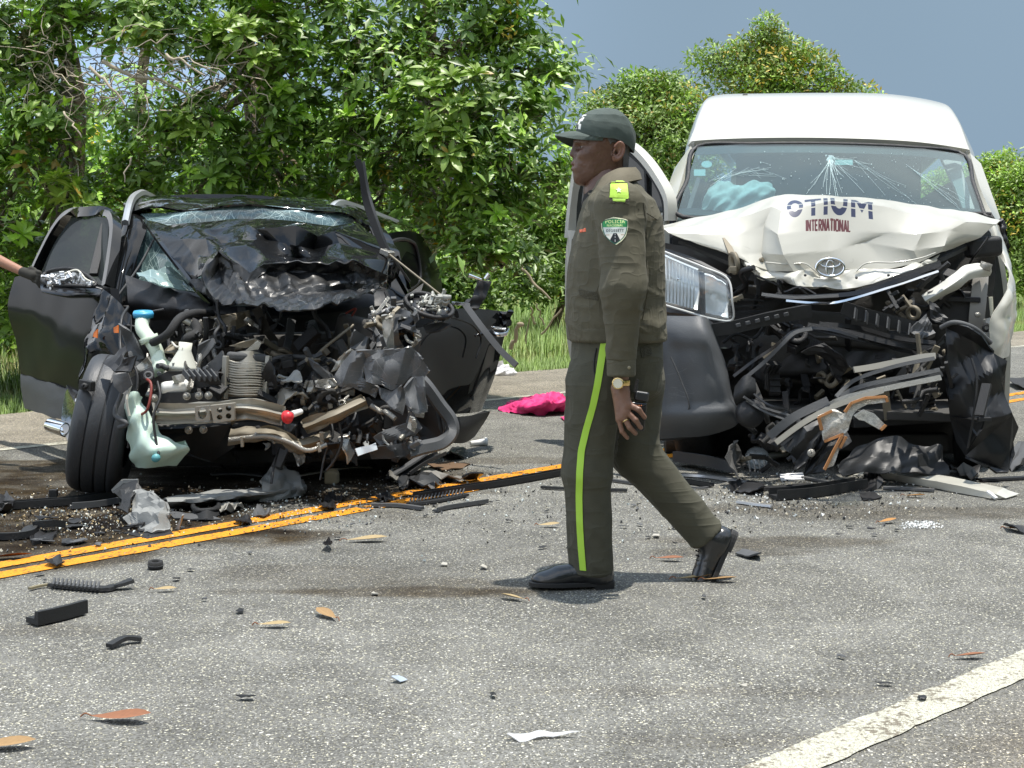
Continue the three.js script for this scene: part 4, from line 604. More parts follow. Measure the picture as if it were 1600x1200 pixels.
  part('window_pane', sheet([PP([[62, 436, 9.25], [110, 440, 8.8], [160, 448, 8.3]]), PP([[84, 385, 9.22], [124, 388, 8.85], [168, 395, 8.45]]), PP([[112, 342, 9.15], [138, 337, 8.95], [172, 342, 8.65]])], { nu: 8, nv: 8, th: 0.006 }), MAT.glassDark, ld);
  part('door_pillar', bar(P(146, 430, 8.4), P(165, 350, 8.72), 0.05, 0.03), MAT.plasticDark, ld);
  const lm = part('mirror', [sheet([PP([[63, 440, 8.2], [100, 446, 8.05], [140, 450, 8.05], [166, 452, 8.1]]), PP([[66, 456, 8.05], [100, 462, 7.95], [140, 462, 7.98], [168, 466, 8.05]]), PP([[90, 462, 8.2], [110, 466, 8.15], [140, 466, 8.15], [166, 470, 8.15]])], { nu: 16, nv: 10, th: 0.02 }), bar(P(140, 452, 8.1), P(172, 462, 8.1), 0.05, 0.06, 0.3)], MAT.plasticGloss, ld, 'smashed left door mirror with its workings bare');
  part('mirror_workings', junk(lm, 31, 40, [[68, 432], [145, 448]], [8.0, 8.22], 0.05), MAT.silverPlastic, lm);
  part('mirror_rim', tube(PP([[66, 438, 8.14], [72, 426, 8.2], [110, 420, 8.15], [138, 432, 8.08], [150, 446, 8.02], [110, 446, 8.02], [80, 445, 8.08]]), 0.012, 40, 6, true), MAT.plasticDark, lm);
  part('wire', tube(PP([[100, 428, 8.1], [120, 422, 8.1], [134, 436, 8.05], [148, 442, 8.02]]), 0.006, 20, 5), MAT.wireWhite, lm);
  // left wing and sill
  add('wing', sheet([
    PP([[162, 452, 7.95], [184, 470, 7.75], [200, 490, 7.62]]), PP([[140, 510, 7.8], [166, 508, 7.65], [205, 530, 7.5]]), PP([[128, 560, 7.7], [150, 530, 7.6], [190, 560, 7.5]]), PP([[122, 600, 7.7], [136, 556, 7.62], [160, 545, 7.58]])], { nu: 24, nv: 30, th: 0.006, amp: 0.016, freq: 6, seed: 81, crease: 0.5 }), MAT.paintScuffed, 'crumpled left front wing');
  add('sill', sheet([PP([[118, 632, 7.9], [140, 640, 7.8], [160, 660, 7.7]]), PP([[104, 600, 8.4], [96, 660, 8.2], [112, 700, 7.8]])], { nu: 10, nv: 10, th: 0.05 }), MAT.paintBlack);
  add('side_marker', plate(PP([[146, 520, 7.55], [152, 514, 7.55], [151, 528, 7.54], [145, 526, 7.55]]), { sub: 0, th: 0.01 }), MAT.orange); add('side_marker', plate(PP([[177, 512, 7.45], [184, 508, 7.45], [184, 520, 7.44], [178, 520, 7.45]]), { sub: 0, th: 0.01 }), MAT.orange);
  const ex = add('exhaust_pipe', lathe([[.036, .0], [.042, .004], [.044, .16], [.04, .165], [.036, .16], [.034, .004], [.036, 0]], P(78, 664, 8.2), V(0.75, -0.1, 0.6)), MAT.chrome, 'chromed pipe end below the left door'); part('pipe', tube(PP([[88, 662, 8.3], [110, 668, 8.2], [140, 690, 8.2]]), 0.032, 10, 10), MAT.steelDirty, ex);

  // --- left front: wheel-arch liner standing up like a tyre, wheel behind it
  { const c = P(168, 667, 7.2).setY(.357), ax = V(.97, -.2, -.13), tyreMat = std(rgb(1), 0.5, 0, { map: scuffTex('#35373a', '#a9a9a6', 90, 5000, 44), bumpMap: grainBump, bumpScale: 0.001 }), gr = (x, w, o = .352) => [[o, x - w], [o - .008, x - w + .002], [o - .008, x + w - .002], [o, x + w]];
    const w = add('wheel', lathe([[.2, -.12], [.24, -.132], [.30, -.137], [.335, -.128], [.348, -.112], [.354, -.095], ...gr(-.055, .0045, .358), ...gr(.012, .006, .36), ...gr(.07, .004, .357), [.354, .095], [.348, .112], [.335, .128], [.30, .137], [.24, .132], [.2, .12]], c, ax, 64), tyreMat, 'worn left front tyre with long grooves, leaning inward');
    part('rim', lathe([[.02, .06], [.06, .05], [.19, .03], [.205, .11], [.205, -.11], [.02, -.1]], c, ax, 32), MAT.silverPlastic, w); for (let k = 0; k < 7; k++) { const a = k / 7 * 6.283, u = V(0, Math.cos(a), Math.sin(a)); part('spoke', bar(c.clone().addScaledVector(ax, -.09).addScaledVector(u, .03), c.clone().addScaledVector(ax, -.1).addScaledVector(u, .2), .03, .02), MAT.silverPlastic, w); } }
  add('wheel', [lathe([[.2, -.11], [.30, -.115], [.35, -.09], [.365, -.04], [.365, .04], [.35, .09], [.30, .115], [.2, .11]], V(-0.68, 0.36, -8.1), V(1, 0, -0.3), 40)], MAT.rubber);
  for (const x of [-2.12, -0.72]) add('wheel', [lathe([[.05, -.1], [.2, -.11], [.30, -.115], [.35, -.09], [.365, -.04], [.365, .04], [.35, .09], [.30, .115], [.2, .11], [.05, .1]], V(x, 0.36, -11.2), V(1, 0, 0), 32)], MAT.rubber);
  add('liner_bracket', [bar(P(126, 600, 6.9), P(146, 604, 6.86), 0.03, 0.05), lathe([[0.006, 0], [.016, 0], [.016, .02], [.006, .02]], P(133, 604, 6.84), V(0, 0.2, 1), 14)], MAT.plasticDark);
  add('liner_flap', plate(PP([[160, 566, 6.95], [196, 540, 6.95], [192, 562, 6.85], [214, 556, 6.85], [204, 580, 6.82], [182, 582, 6.84]]), { th: 0.01, sub: 2, amp: 0.012, seed: 6 }), MAT.plasticDark);
  add('liner_flap', plate(PP([[176, 586, 6.82], [200, 582, 6.80], [206, 602, 6.80], [190, 616, 6.80], [178, 604, 6.8]]), { th: 0.01, sub: 2, amp: 0.006, seed: 7 }), MAT.plasticGrey);

  // --- engine bay: firewall, engine, dark depth
  add('firewall', sheet([PP([[190, 478, 8.2], [330, 490, 8.15], [480, 492, 8.1], [640, 470, 8.2]]), PP([[190, 590, 8.2], [330, 590, 8.15], [480, 590, 8.1], [650, 590, 8.2]]), PP([[190, 730, 8.3], [330, 735, 8.2], [480, 735, 8.2], [660, 720, 8.3]])], { nu: 30, nv: 24, th: 0.04, amp: 0.02, freq: 3, seed: 13 }), MAT.castIron);
  add('engine_block', [bar(P(330, 560, 7.75), P(600, 555, 7.8), 0.36, 0.26, 0.1), bar(P(300, 640, 7.8), P(620, 650, 7.8), 0.4, 0.2, 0.1), bar(P(520, 530, 7.7), P(650, 560, 7.75), 0.3, 0.3, 0.1)], MAT.castIron);
  add('undertray', bar(V(-1.42, 0.3, -7.45), V(-1.42, 0.32, -8.5), 1.5, 0.05), MAT.castIron);
  add('subframe', [bar(P(210, 715, 7.8), P(640, 700, 7.8), 0.3, 0.08, 0.2), bar(P(250, 690, 7.5), P(250, 690, 8.4), 0.09, 0.1), bar(P(600, 680, 7.5), P(600, 680, 8.4), 0.09, 0.1)], MAT.castIron);
  // washer filler neck, bottles
  const wb = add('washer_bottle', sheet([
    PP([[196, 620, 6.95], [208, 612, 6.88], [222, 622, 6.9]]), PP([[197, 660, 6.9], [214, 660, 6.8], [246, 668, 6.86]]), PP([[200, 694, 6.88], [226, 694, 6.76], [272, 692, 6.84]]), PP([[203, 716, 6.9], [240, 712, 6.76], [296, 702, 6.86]]), PP([[212, 728, 6.95], [240, 731, 6.84], [276, 728, 6.92]])], { nu: 24, nv: 30, th: 0.06, amp: 0.012, freq: 7, seed: 17 }), phy(rgb(0.60, 0.76, 0.66), 0.38, 0, { transmission: 0.2, thickness: 0 }), 'pale green washer bottle hanging at the left front');
  part('cap', lathe([[0, 0], [.02, 0], [.02, .03], [0, .03]], P(243, 716, 6.74), V(0.4, 0.2, 1)), std(rgb(0.1, 0.33, 0.36), 0.5), wb);
  const fn = add('filler_neck', tube(PP([[224, 492, 7.35], [222, 512, 7.3], [232, 528, 7.25], [243, 545, 7.22], [250, 570, 7.22]]), 0.036, 30, 14), MAT.milky, 'pale filler neck with a blue cap');
  part('blue_cap', lathe([[0, 0], [.052, 0], [.054, .02], [.048, .034], [0, .036]], P(224, 496, 7.35), V(0.02, 1, 0.1)), MAT.blueCap, fn); part('collar', lathe([[.03, -.014], [.05, -.014], [.05, .014], [.03, .014]], P(233, 530, 7.24), V(-0.4, 1, 0)), MAT.milky, fn);
  add('coolant_tank', sheet([PP([[242, 556, 7.22], [252, 548, 7.18], [262, 560, 7.2]]), PP([[236, 574, 7.15], [254, 570, 7.1], [272, 574, 7.14]]), PP([[240, 588, 7.16], [256, 592, 7.1], [276, 584, 7.14]])], { nu: 14, nv: 14, th: 0.06, amp: 0.012, freq: 9, seed: 4 }), MAT.milky);
  add('coolant_tank', lathe([[0, 0], [.075, 0], [.07, .03], [.032, .11], [.034, .15], [0, .15]], P(285, 581, 7.12), V(0.12, 1, -0.05)), std(rgb(0.72, 0.72, 0.62), 0.5), 'cream funnel-shaped tank in the engine bay');
  add('reservoir', lathe([[0, -.07], [.03, -.068], [.034, -.05], [.034, .05], [.03, .068], [0, .07]], P(275, 605, 7.0), V(1, 0.1, 0)), MAT.whitePlain);
  // hoses
  for (const [pts, r, m] of [
    [[[238, 536, 7.2], [262, 522, 7.15], [278, 500, 7.2], [300, 490, 7.4], [330, 490, 7.7]], .022, MAT.rubber], [[[290, 500, 7.4], [304, 506, 7.35], [308, 520, 7.3], [292, 530, 7.25], [288, 545, 7.3], [298, 560, 7.3]], .026, MAT.rubber],
    [[[420, 575, 7.3], [428, 562, 7.3], [450, 558, 7.3], [490, 562, 7.3], [505, 575, 7.3]], .014, MAT.plasticGrey], [[[412, 582, 7.25], [422, 590, 7.2], [424, 570, 7.25], [435, 562, 7.3]], .012, MAT.rubber], [[[205, 560, 7.0], [215, 590, 6.95], [208, 640, 6.9], [200, 700, 6.9]], .008, MAT.wire],
    [[[246, 596, 6.9], [250, 620, 6.85], [240, 650, 6.8], [244, 690, 6.78], [248, 710, 6.75]], .007, MAT.wire], [[[494, 556, 7.2], [505, 545, 7.25], [530, 525, 7.3], [552, 508, 7.4]], .008, MAT.steelDirty], [[[268, 534, 7.15], [276, 542, 7.12], [286, 542, 7.1], [280, 560, 7.1], [280, 578, 7.08]], .006, MAT.wireWhite],
    [[[516, 652, 7.0], [520, 680, 6.95], [508, 710, 6.95], [500, 750, 6.9]], .006, MAT.wire], [[[530, 660, 6.9], [534, 690, 6.9], [522, 720, 6.9], [510, 735, 6.9]], .007, MAT.wire], [[[436, 700, 7.0], [428, 730, 6.9], [424, 755, 6.85]], .006, MAT.wire], [[[216, 650, 6.85], [230, 640, 6.8], [236, 600, 6.85], [226, 590, 6.9]], .007, MAT.wireRed],
    [[[540, 490, 7.6], [556, 482, 7.6], [548, 500, 7.6], [560, 505, 7.6]], .006, MAT.wireRed], [[[200, 480, 7.6], [190, 500, 7.4], [188, 540, 7.3], [198, 575, 7.1]], .008, MAT.wire], [[[190, 615, 6.85], [180, 648, 6.82], [198, 662, 6.8], [186, 668, 6.82]], .012, MAT.plasticGrey], [[[205, 600, 6.85], [198, 625, 6.82], [202, 650, 6.82]], .007, MAT.wireWhite]]) add(r > .011 ? 'hose' : 'cable', tube(PP(pts), r, 28, r > .011 ? 10 : 6), m);
  add('hose_end', rod(P(286, 498, 7.38), P(302, 505, 7.35), 0.018, 0.022), MAT.aluminium);
  // radiator: a frame and separate fins
  const rad = add('radiator', sheet([PP([[358, 552, 7.12], [390, 548, 7.08], [420, 556, 7.14]]), PP([[352, 590, 7.1], [385, 588, 7.04], [416, 592, 7.12]]), PP([[356, 620, 7.1], [385, 620, 7.05], [412, 620, 7.12]])], { nu: 12, nv: 20, th: 0.05 }), MAT.aluminium, 'torn radiator with rows of bare fins');
  for (let k = 0; k < 14; k++) { const y = 566 + k * 3.9; part('fin', sweep([[-.004, -.003], [.006, -.003], [.006, .003], [-.004, .003]], PP([[357 - k * 0.2, y - 3, 7.06], [370, y + (rnd() - .5) * 2, 7.02], [388, y + (rnd() - .5) * 2, 6.99], [404, y + (rnd() - .5) * 2, 7.03], [414 - k * 0.2, y + 2, 7.08]]), { seg: 10 }), std(rgb(0.5, 0.47, 0.40), 0.6, 0.2), rad); }
  part('tank_edge', bar(P(354, 556, 7.06), P(350, 624, 7.04), 0.03, 0.03), MAT.aluminium, rad); part('tank_edge', bar(P(420, 556, 7.1), P(414, 622, 7.06), 0.025, 0.03), MAT.aluminium, rad); part('top_tank', bar(P(354, 556, 7.08), P(418, 560, 7.12), 0.06, 0.045, 0.4), MAT.plasticGrey, rad);
  // crash beam and lower members
  add('radiator_support', sheet([PP([[236, 612, 7.0], [290, 614, 6.96], [345, 616, 7.0]]), PP([[236, 650, 6.98], [290, 656, 6.94], [345, 654, 6.98]])], { nu: 14, nv: 8, th: 0.05, amp: 0.006, seed: 8 }), MAT.plasticDark);
  for (const [x, y] of [[292, 619], [311, 618], [326, 618], [241, 622], [242, 668], [295, 672], [318, 671], [294, 641]]) add('bolt', [lathe([[0, 0], [.014, 0], [.014, .012], [.008, .02], [0, .02]], P(x, y, 6.93), V(0, 0, 1), 12), lathe([[.008, .0], [.02, 0], [.02, .004], [.008, .004]], P(x, y, 6.935), V(0, 0, 1), 14)], MAT.steel);
  const holed = (poly, holes, d, th) => plate(PP(poly, d), { th, sub: 0, holes: holes.map(([x, y, rx, ry]) => Array.from({ length: 12 }, (_, i) => P(x + Math.cos(i / 6 * Math.PI) * rx, y + Math.sin(i / 6 * Math.PI) * ry, d))) });
  add('crash_beam', sheet([PP([[238, 632, 6.9], [300, 634, 6.86], [365, 628, 6.78], [400, 628, 6.78], [442, 642, 6.86]]), PP([[240, 645, 6.85], [300, 646, 6.8], [365, 638, 6.72], [400, 640, 6.72], [443, 650, 6.8]]), PP([[244, 656, 6.88], [300, 660, 6.84], [365, 656, 6.76], [400, 654, 6.76], [440, 660, 6.84]])], { nu: 40, nv: 12, th: 0.06, amp: 0.006, freq: 5, seed: 14, dent: (u, v) => 0.012 * Math.cos(v * 12.5) }), MAT.aluminium, 'bare metal crash beam across the front');
  add('crash_box', holed([[328, 634], [366, 630], [366, 656], [334, 661]], [[343, 641, 4.5, 4], [357, 638, 4.5, 4.5], [343, 652, 4.5, 4], [357, 650, 4.5, 4.5]], 6.68, 0.05), MAT.aluminium, 'crash beam end with four round holes');
  add('tow_eye', holed([[304, 636], [326, 634], [328, 657], [306, 658]], [[316, 646, 7, 9]], 6.72, 0.04), MAT.steel);
  add('crash_beam', sheet([PP([[470, 660, 6.95], [520, 640, 6.9], [568, 618, 6.95]]), PP([[474, 668, 6.88], [520, 650, 6.84], [572, 626, 6.9]]), PP([[478, 674, 6.92], [522, 660, 6.9], [575, 634, 6.95]])], { nu: 24, nv: 8, th: 0.05, amp: 0.008, freq: 6, seed: 15 }), MAT.steelDirty, 'bent beam half at the right, broken away from the crash beam');
  add('lower_crossmember', sheet([PP([[360, 668, 7.0], [430, 668, 6.95], [470, 684, 6.95], [516, 672, 7.0]]), PP([[358, 680, 6.95], [430, 678, 6.88], [465, 696, 6.88], [518, 682, 6.95]]), PP([[356, 694, 7.0], [430, 690, 6.95], [468, 706, 6.95], [516, 694, 7.0]])], { nu: 30, nv: 10, th: 0.05, amp: 0.008, freq: 5, seed: 16 }), MAT.steelDirty);
  add('pipe', tube(PP([[358, 687, 6.86], [420, 682, 6.82], [455, 692, 6.82], [480, 704, 6.82], [510, 695, 6.86]]), 0.012, 24, 8), MAT.steel);
  add('pipe_bracket', bar(P(378, 682, 6.83), P(379, 698, 6.83), 0.03, 0.012), MAT.aluminium); add('pipe_bracket', bar(P(497, 692, 6.82), P(500, 706, 6.82), 0.03, 0.012), MAT.aluminium);
  add('red_cap', [lathe([[0, 0], [.026, 0], [.028, .012], [.02, .032], [0, .034]], P(448, 652, 6.78), V(0.8, 0.3, 0.8)), lathe([[.018, 0], [.033, 0], [.033, .006], [.018, .006]], P(448, 652, 6.78), V(0.8, 0.3, 0.8))], MAT.redCap, 'red plastic cap at the end of the crash beam');
  add('cap_neck', rod(P(455, 648, 6.82), P(470, 643, 6.9), 0.018, 0.014), MAT.whitePlain);
  // latch bracket, blade plates in the middle
  for (const [poly, d, m, nm] of [
    [[[310, 540], [332, 528], [338, 540], [322, 556], [306, 572]], 7.15, MAT.plasticGrey, 'bracket'], [[[322, 572], [346, 548], [352, 566], [334, 590], [318, 584]], 7.08, MAT.plasticGrey, 'bracket'], [[[358, 540], [398, 530], [412, 536], [384, 544]], 7.1, MAT.steelDirty, 'bracket'], [[[384, 548], [402, 532], [408, 536], [404, 546]], 7.05, MAT.steel, 'bracket'],
    [[[323, 496], [388, 486], [390, 505], [340, 530], [332, 522], [338, 500]], 7.6, MAT.steelDirty, 'bracket'], [[[230, 596], [262, 580], [340, 580], [345, 602], [310, 606], [282, 596], [256, 608]], 7.0, MAT.plasticDark, 'grille_carrier'], [[[198, 585], [230, 558], [236, 568], [230, 590], [204, 596]], 7.0, MAT.steel, 'lamp_bracket'], [[[196, 595], [236, 572], [242, 590], [210, 606]], 6.95, MAT.plasticDark, 'lamp_bracket'],
    [[[184, 506], [208, 520], [224, 560], [206, 566], [196, 540]], 7.2, MAT.plasticGrey, 'bracket'], [[[268, 588], [292, 582], [288, 596], [272, 600]], 6.95, MAT.steel, 'bracket'],
    [[[480, 560], [500, 570], [518, 584], [522, 590], [505, 590], [488, 574]], 7.1, MAT.plasticGrey, 'torn_panel'], [[[484, 594], [520, 592], [530, 602], [492, 612], [480, 612]], 7.05, MAT.steel, 'torn_panel'],
    [[[554, 514], [574, 528], [570, 548], [546, 544]], 7.1, MAT.plasticGrey, 'torn_panel'], [[[516, 582], [530, 558], [548, 544], [556, 552], [534, 576]], 7.08, MAT.steel, 'torn_panel'],
    [[[520, 590], [532, 570], [550, 548], [572, 546], [566, 590], [592, 606], [584, 620], [552, 606], [530, 604]], 7.0, MAT.torn, 'torn_panel'],
    [[[556, 548], [610, 546], [644, 542], [660, 562], [670, 580], [662, 592], [640, 588], [628, 604], [612, 610], [598, 602], [572, 596], [566, 570]], 6.98, MAT.torn, 'torn_panel'],
    [[[594, 606], [612, 612], [628, 602], [636, 618], [630, 648], [610, 636], [596, 622]], 6.96, MAT.torn, 'torn_panel'], [[[632, 606], [646, 590], [660, 588], [664, 620], [668, 644], [650, 646], [634, 632]], 6.9, MAT.torn, 'torn_panel'],
    [[[582, 496], [612, 480], [640, 486], [648, 500], [640, 540], [608, 546], [590, 540]], 7.25, MAT.torn, 'strut_tower'], [[[596, 494], [614, 490], [616, 544], [600, 544]], 7.1, MAT.steel, 'strut_tower'], [[[622, 500], [648, 494], [646, 536], [634, 544], [624, 530]], 7.08, MAT.paintScuffed, 'torn_panel'],
    [[[582, 684], [600, 672], [634, 662], [640, 640], [652, 656], [660, 668], [652, 676], [614, 690], [594, 696]], 6.9, MAT.plasticGrey, 'bumper_piece'], [[[574, 700], [634, 692], [640, 710], [622, 716], [580, 718]], 6.85, MAT.plastic, 'bumper_piece'], [[[555, 701], [587, 693], [590, 702], [560, 712]], 6.78, std(rgb(0.62, 0.66, 0.68), 0.4), 'label_plate'],
    [[[640, 650], [652, 662], [648, 676], [636, 668]], 6.85, MAT.steel, 'bumper_piece'], [[[512, 640], [576, 620], [600, 644], [592, 668], [540, 690], [516, 676]], 7.2, MAT.plasticDark, 'bumper_piece'], [[[600, 640], [634, 632], [640, 660], [600, 670]], 7.1, MAT.plasticDark, 'bumper_piece']])
    add(nm, plate(PP(poly, d), { th: 0.012, sub: 3, amp: nm.includes('torn') || nm === 'strut_tower' ? 0.03 : 0.012, freq: 7, seed: poly[0][0], crease: 0.45 }), m);
  add('lower_guard', plate(PP([[240, 672, 7.2], [360, 664, 7.2], [366, 700, 7.2], [330, 722, 7.25], [300, 716, 7.25], [246, 690, 7.2]]), { th: 0.02, sub: 2, amp: 0.012, seed: 2 }), MAT.plasticDark);
  // the ribs of the grille carrier
  for (let k = 0; k < 6; k++) add('carrier_rib', bar(P(286 + k * 8.5, 580, 6.93), P(296 + k * 8.5, 592, 6.88), 0.008, 0.03), MAT.plasticGrey);
  for (const [x, y, d] of [[340, 519, 7.6], [342, 530, 7.5], [341, 540, 7.4], [428, 540, 7.5], [356, 516, 7.6], [232, 588, 6.9]]) add('clip_ring', [lathe([[.012, 0], [.024, 0], [.024, .012], [.012, .012], [.012, 0]], P(x, y, d), V(0.2, 0.6, 1), 16)], MAT.plasticGrey);
  // loose lumps, brackets, broken pieces filling the bay
  const zones = [[[210, 495], [330, 600], [7.2, 7.6], 22], [[330, 500], [440, 560], [7.3, 7.8], 24], [[420, 560], [520, 640], [7.05, 7.5], 40], [[440, 500], [560, 560], [7.4, 7.9], 18], [[560, 480], [650, 560], [7.2, 7.6], 20], [[220, 590], [350, 640], [7.0, 7.3], 16], [[520, 640], [650, 700], [6.95, 7.4], 26], [[380, 660], [520, 720], [7.1, 7.5], 14], [[230, 660], [380, 720], [7.3, 7.7], 10]];
  const jm = [MAT.plasticDark, MAT.plasticDark, MAT.plastic, MAT.plasticGrey, MAT.steelDirty, MAT.steel, MAT.castIron];
  const names = ['broken_bracket', 'broken_clip', 'bent_strip', 'engine_piece', 'connector'];
  for (const [a, b, dd, n] of zones) for (let i = 0; i < n; i++) add(names[Math.floor(rnd() * 5)], junkPiece(rnd, P(lerp(a[0], b[0], rnd()), lerp(a[1], b[1], rnd()), lerp(dd[0], dd[1], rnd())), 0.05 + 0.09 * rnd()), jm[Math.floor(rnd() * 7)]);
  for (const [a, b, dd, n] of [[[236, 560], [340, 606], [6.95, 7.15], 16], [[430, 590], [540, 640], [6.98, 7.15], 26], [[560, 486], [650, 545], [7.05, 7.2], 16], [[560, 660], [650, 705], [6.84, 6.95], 14], [[380, 664], [510, 700], [6.86, 7.0], 10]]) for (let i = 0; i < n; i++) add(names[Math.floor(rnd() * 5)], junkPiece(rnd, P(lerp(a[0], b[0], rnd()), lerp(a[1], b[1], rnd()), lerp(dd[0], dd[1], rnd())), .018 + .035 * rnd()), [MAT.steel, MAT.dustyGrey, MAT.torn, MAT.aluminium, MAT.plasticGrey][Math.floor(rnd() * 5)]);
  // --- right front: rubber arch trim, door
  add('arch_trim', sweep([[-.035, -.02], [-.02, .03], [.02, .035], [.035, -.005], [.0, -.03]], PP([[652, 588, 7.15], [668, 606, 7.1], [688, 634, 7.1], [704, 656, 7.1], [706, 676, 7.08], [690, 692, 7.02], [660, 700, 6.95], [636, 708, 6.9]]), { seg: 50, up: V(0, 0, 1) }), MAT.plasticGrey, 'thick curled rubber arch trim at the right front');
  add('inner_arch', plate(PP([[648, 596, 7.35], [676, 620, 7.3], [698, 660, 7.3], [690, 686, 7.3], [660, 694, 7.3], [644, 650, 7.35]]), { th: 0.01, sub: 2, amp: 0.01 }), MAT.plasticDark);
  const rd = add('front_door', sheet([
    PP([[650, 492, 8.15], [690, 484, 8.4], [740, 482, 8.75], [782, 486, 9.05], [801, 488, 9.15]]),
    PP([[648, 530, 8.05], [690, 524, 8.3], [740, 520, 8.65], [776, 520, 8.95], [790, 520, 9.05]]),
    PP([[650, 590, 8.0], [690, 588, 8.3], [738, 586, 8.65], [766, 584, 8.95], [774, 584, 9.05]]),
    PP([[655, 648, 8.05], [690, 648, 8.3], [726, 646, 8.6], [746, 644, 8.85], [752, 642, 8.95]])], { nu: 44, nv: 36, th: 0.06, amp: 0.002, freq: 2.2, seed: 74 }), MAT.paintBlack, 'right front door swung wide open');
  part('lower_moulding', sheet([PP([[690, 652, 8.25], [730, 650, 8.5], [766, 643, 8.8]]), PP([[696, 672, 8.22], [732, 668, 8.48], [760, 655, 8.78]]), PP([[702, 692, 8.3], [726, 692, 8.5], [742, 682, 8.8]])], { nu: 12, nv: 10, th: 0.04 }), MAT.plastic, rd);
  part('handle', [tube(PP([[768, 518, 8.86], [776, 523, 8.78], [788, 522, 8.84], [793, 515, 8.98]]), 0.014, 16, 8), bar(P(769, 512, 8.9), P(792, 514, 9.0), 0.03, 0.02, 0.4)], MAT.chrome, rd, 'chrome door handle');
  part('crease_line', tube(PP([[700, 494, 8.3], [740, 510, 8.55], [752, 530, 8.62], [744, 560, 8.58]]), 0.006, 20, 6), MAT.paintBlack, rd);
  part('broken_corner', [plate(PP([[782, 486, 9.0], [802, 488, 9.05], [798, 502, 9.02], [786, 508, 8.98]]), { th: 0.03, sub: 2, amp: 0.02 })], MAT.paintScuffed, rd);
  add('torn_trim', sheet([PP([[728, 480, 8.55], [740, 460, 8.6], [750, 436, 8.65]]), PP([[748, 482, 8.6], [760, 462, 8.65], [768, 440, 8.7]])], { nu: 10, nv: 6, th: 0.03, amp: 0.008 }), MAT.plasticDark, 'black trim stub standing up on the right door');
  for (const g of [rod(P(732, 430, 8.6), P(752, 437, 8.62), 0.012, 0.008, 8), rod(P(758, 436, 8.66), P(764, 428, 8.66), 0.012, 0.014, 8), bar(P(708, 474, 8.45), P(732, 476, 8.55), 0.03, 0.02)]) add('chrome_strip', g, MAT.chrome);
  add('door_strip', sweep([[-.018, -.006], [.018, -.006], [.018, .006], [-.018, .006]], PP([[727, 476, 8.5], [752, 510, 8.3], [780, 545, 8.2], [807, 571, 8.1]]), { seg: 14, up: V(0, 0, 1) }), MAT.plasticGrey, 'long trim strip hanging off the right door');
  const rm = add('mirror', [sheet([PP([[632, 464, 8.0], [650, 456, 8.02], [680, 462, 8.05], [706, 478, 8.1]]), PP([[640, 482, 7.9], [660, 488, 7.88], [690, 496, 7.9], [706, 492, 8.0]]), PP([[650, 488, 8.05], [664, 496, 8.05], [690, 502, 8.05], [702, 498, 8.1]])], { nu: 16, nv: 12, th: 0.02 })], MAT.plasticGloss, 'smashed right door mirror with its inside bare');
  part('mirror_rim', tube(PP([[634, 466, 7.96], [650, 458, 7.98], [680, 464, 8.0], [705, 480, 8.02], [704, 492, 7.94], [680, 496, 7.86], [650, 486, 7.86]]), 0.014, 44, 6, true), MAT.plasticDark, rm);
  part('mirror_workings', junk(rm, 33, 40, [[642, 464], [698, 490]], [7.88, 8.0], 0.055), std(rgb(0.42, 0.42, 0.38), 0.55, 0.2), rm);
  add('door_flap', plate(PP([[640, 458, 8.1], [662, 442, 8.15], [656, 462, 8.1]]), { th: 0.012, sub: 1 }), MAT.plasticDark);
  add('hinge_flap', plate(PP([[660, 508, 8.0], [690, 502, 7.98], [706, 506, 7.98], [688, 516, 7.95], [666, 520, 7.98]]), { th: 0.012, sub: 2, amp: 0.01 }), MAT.plasticGrey);
}

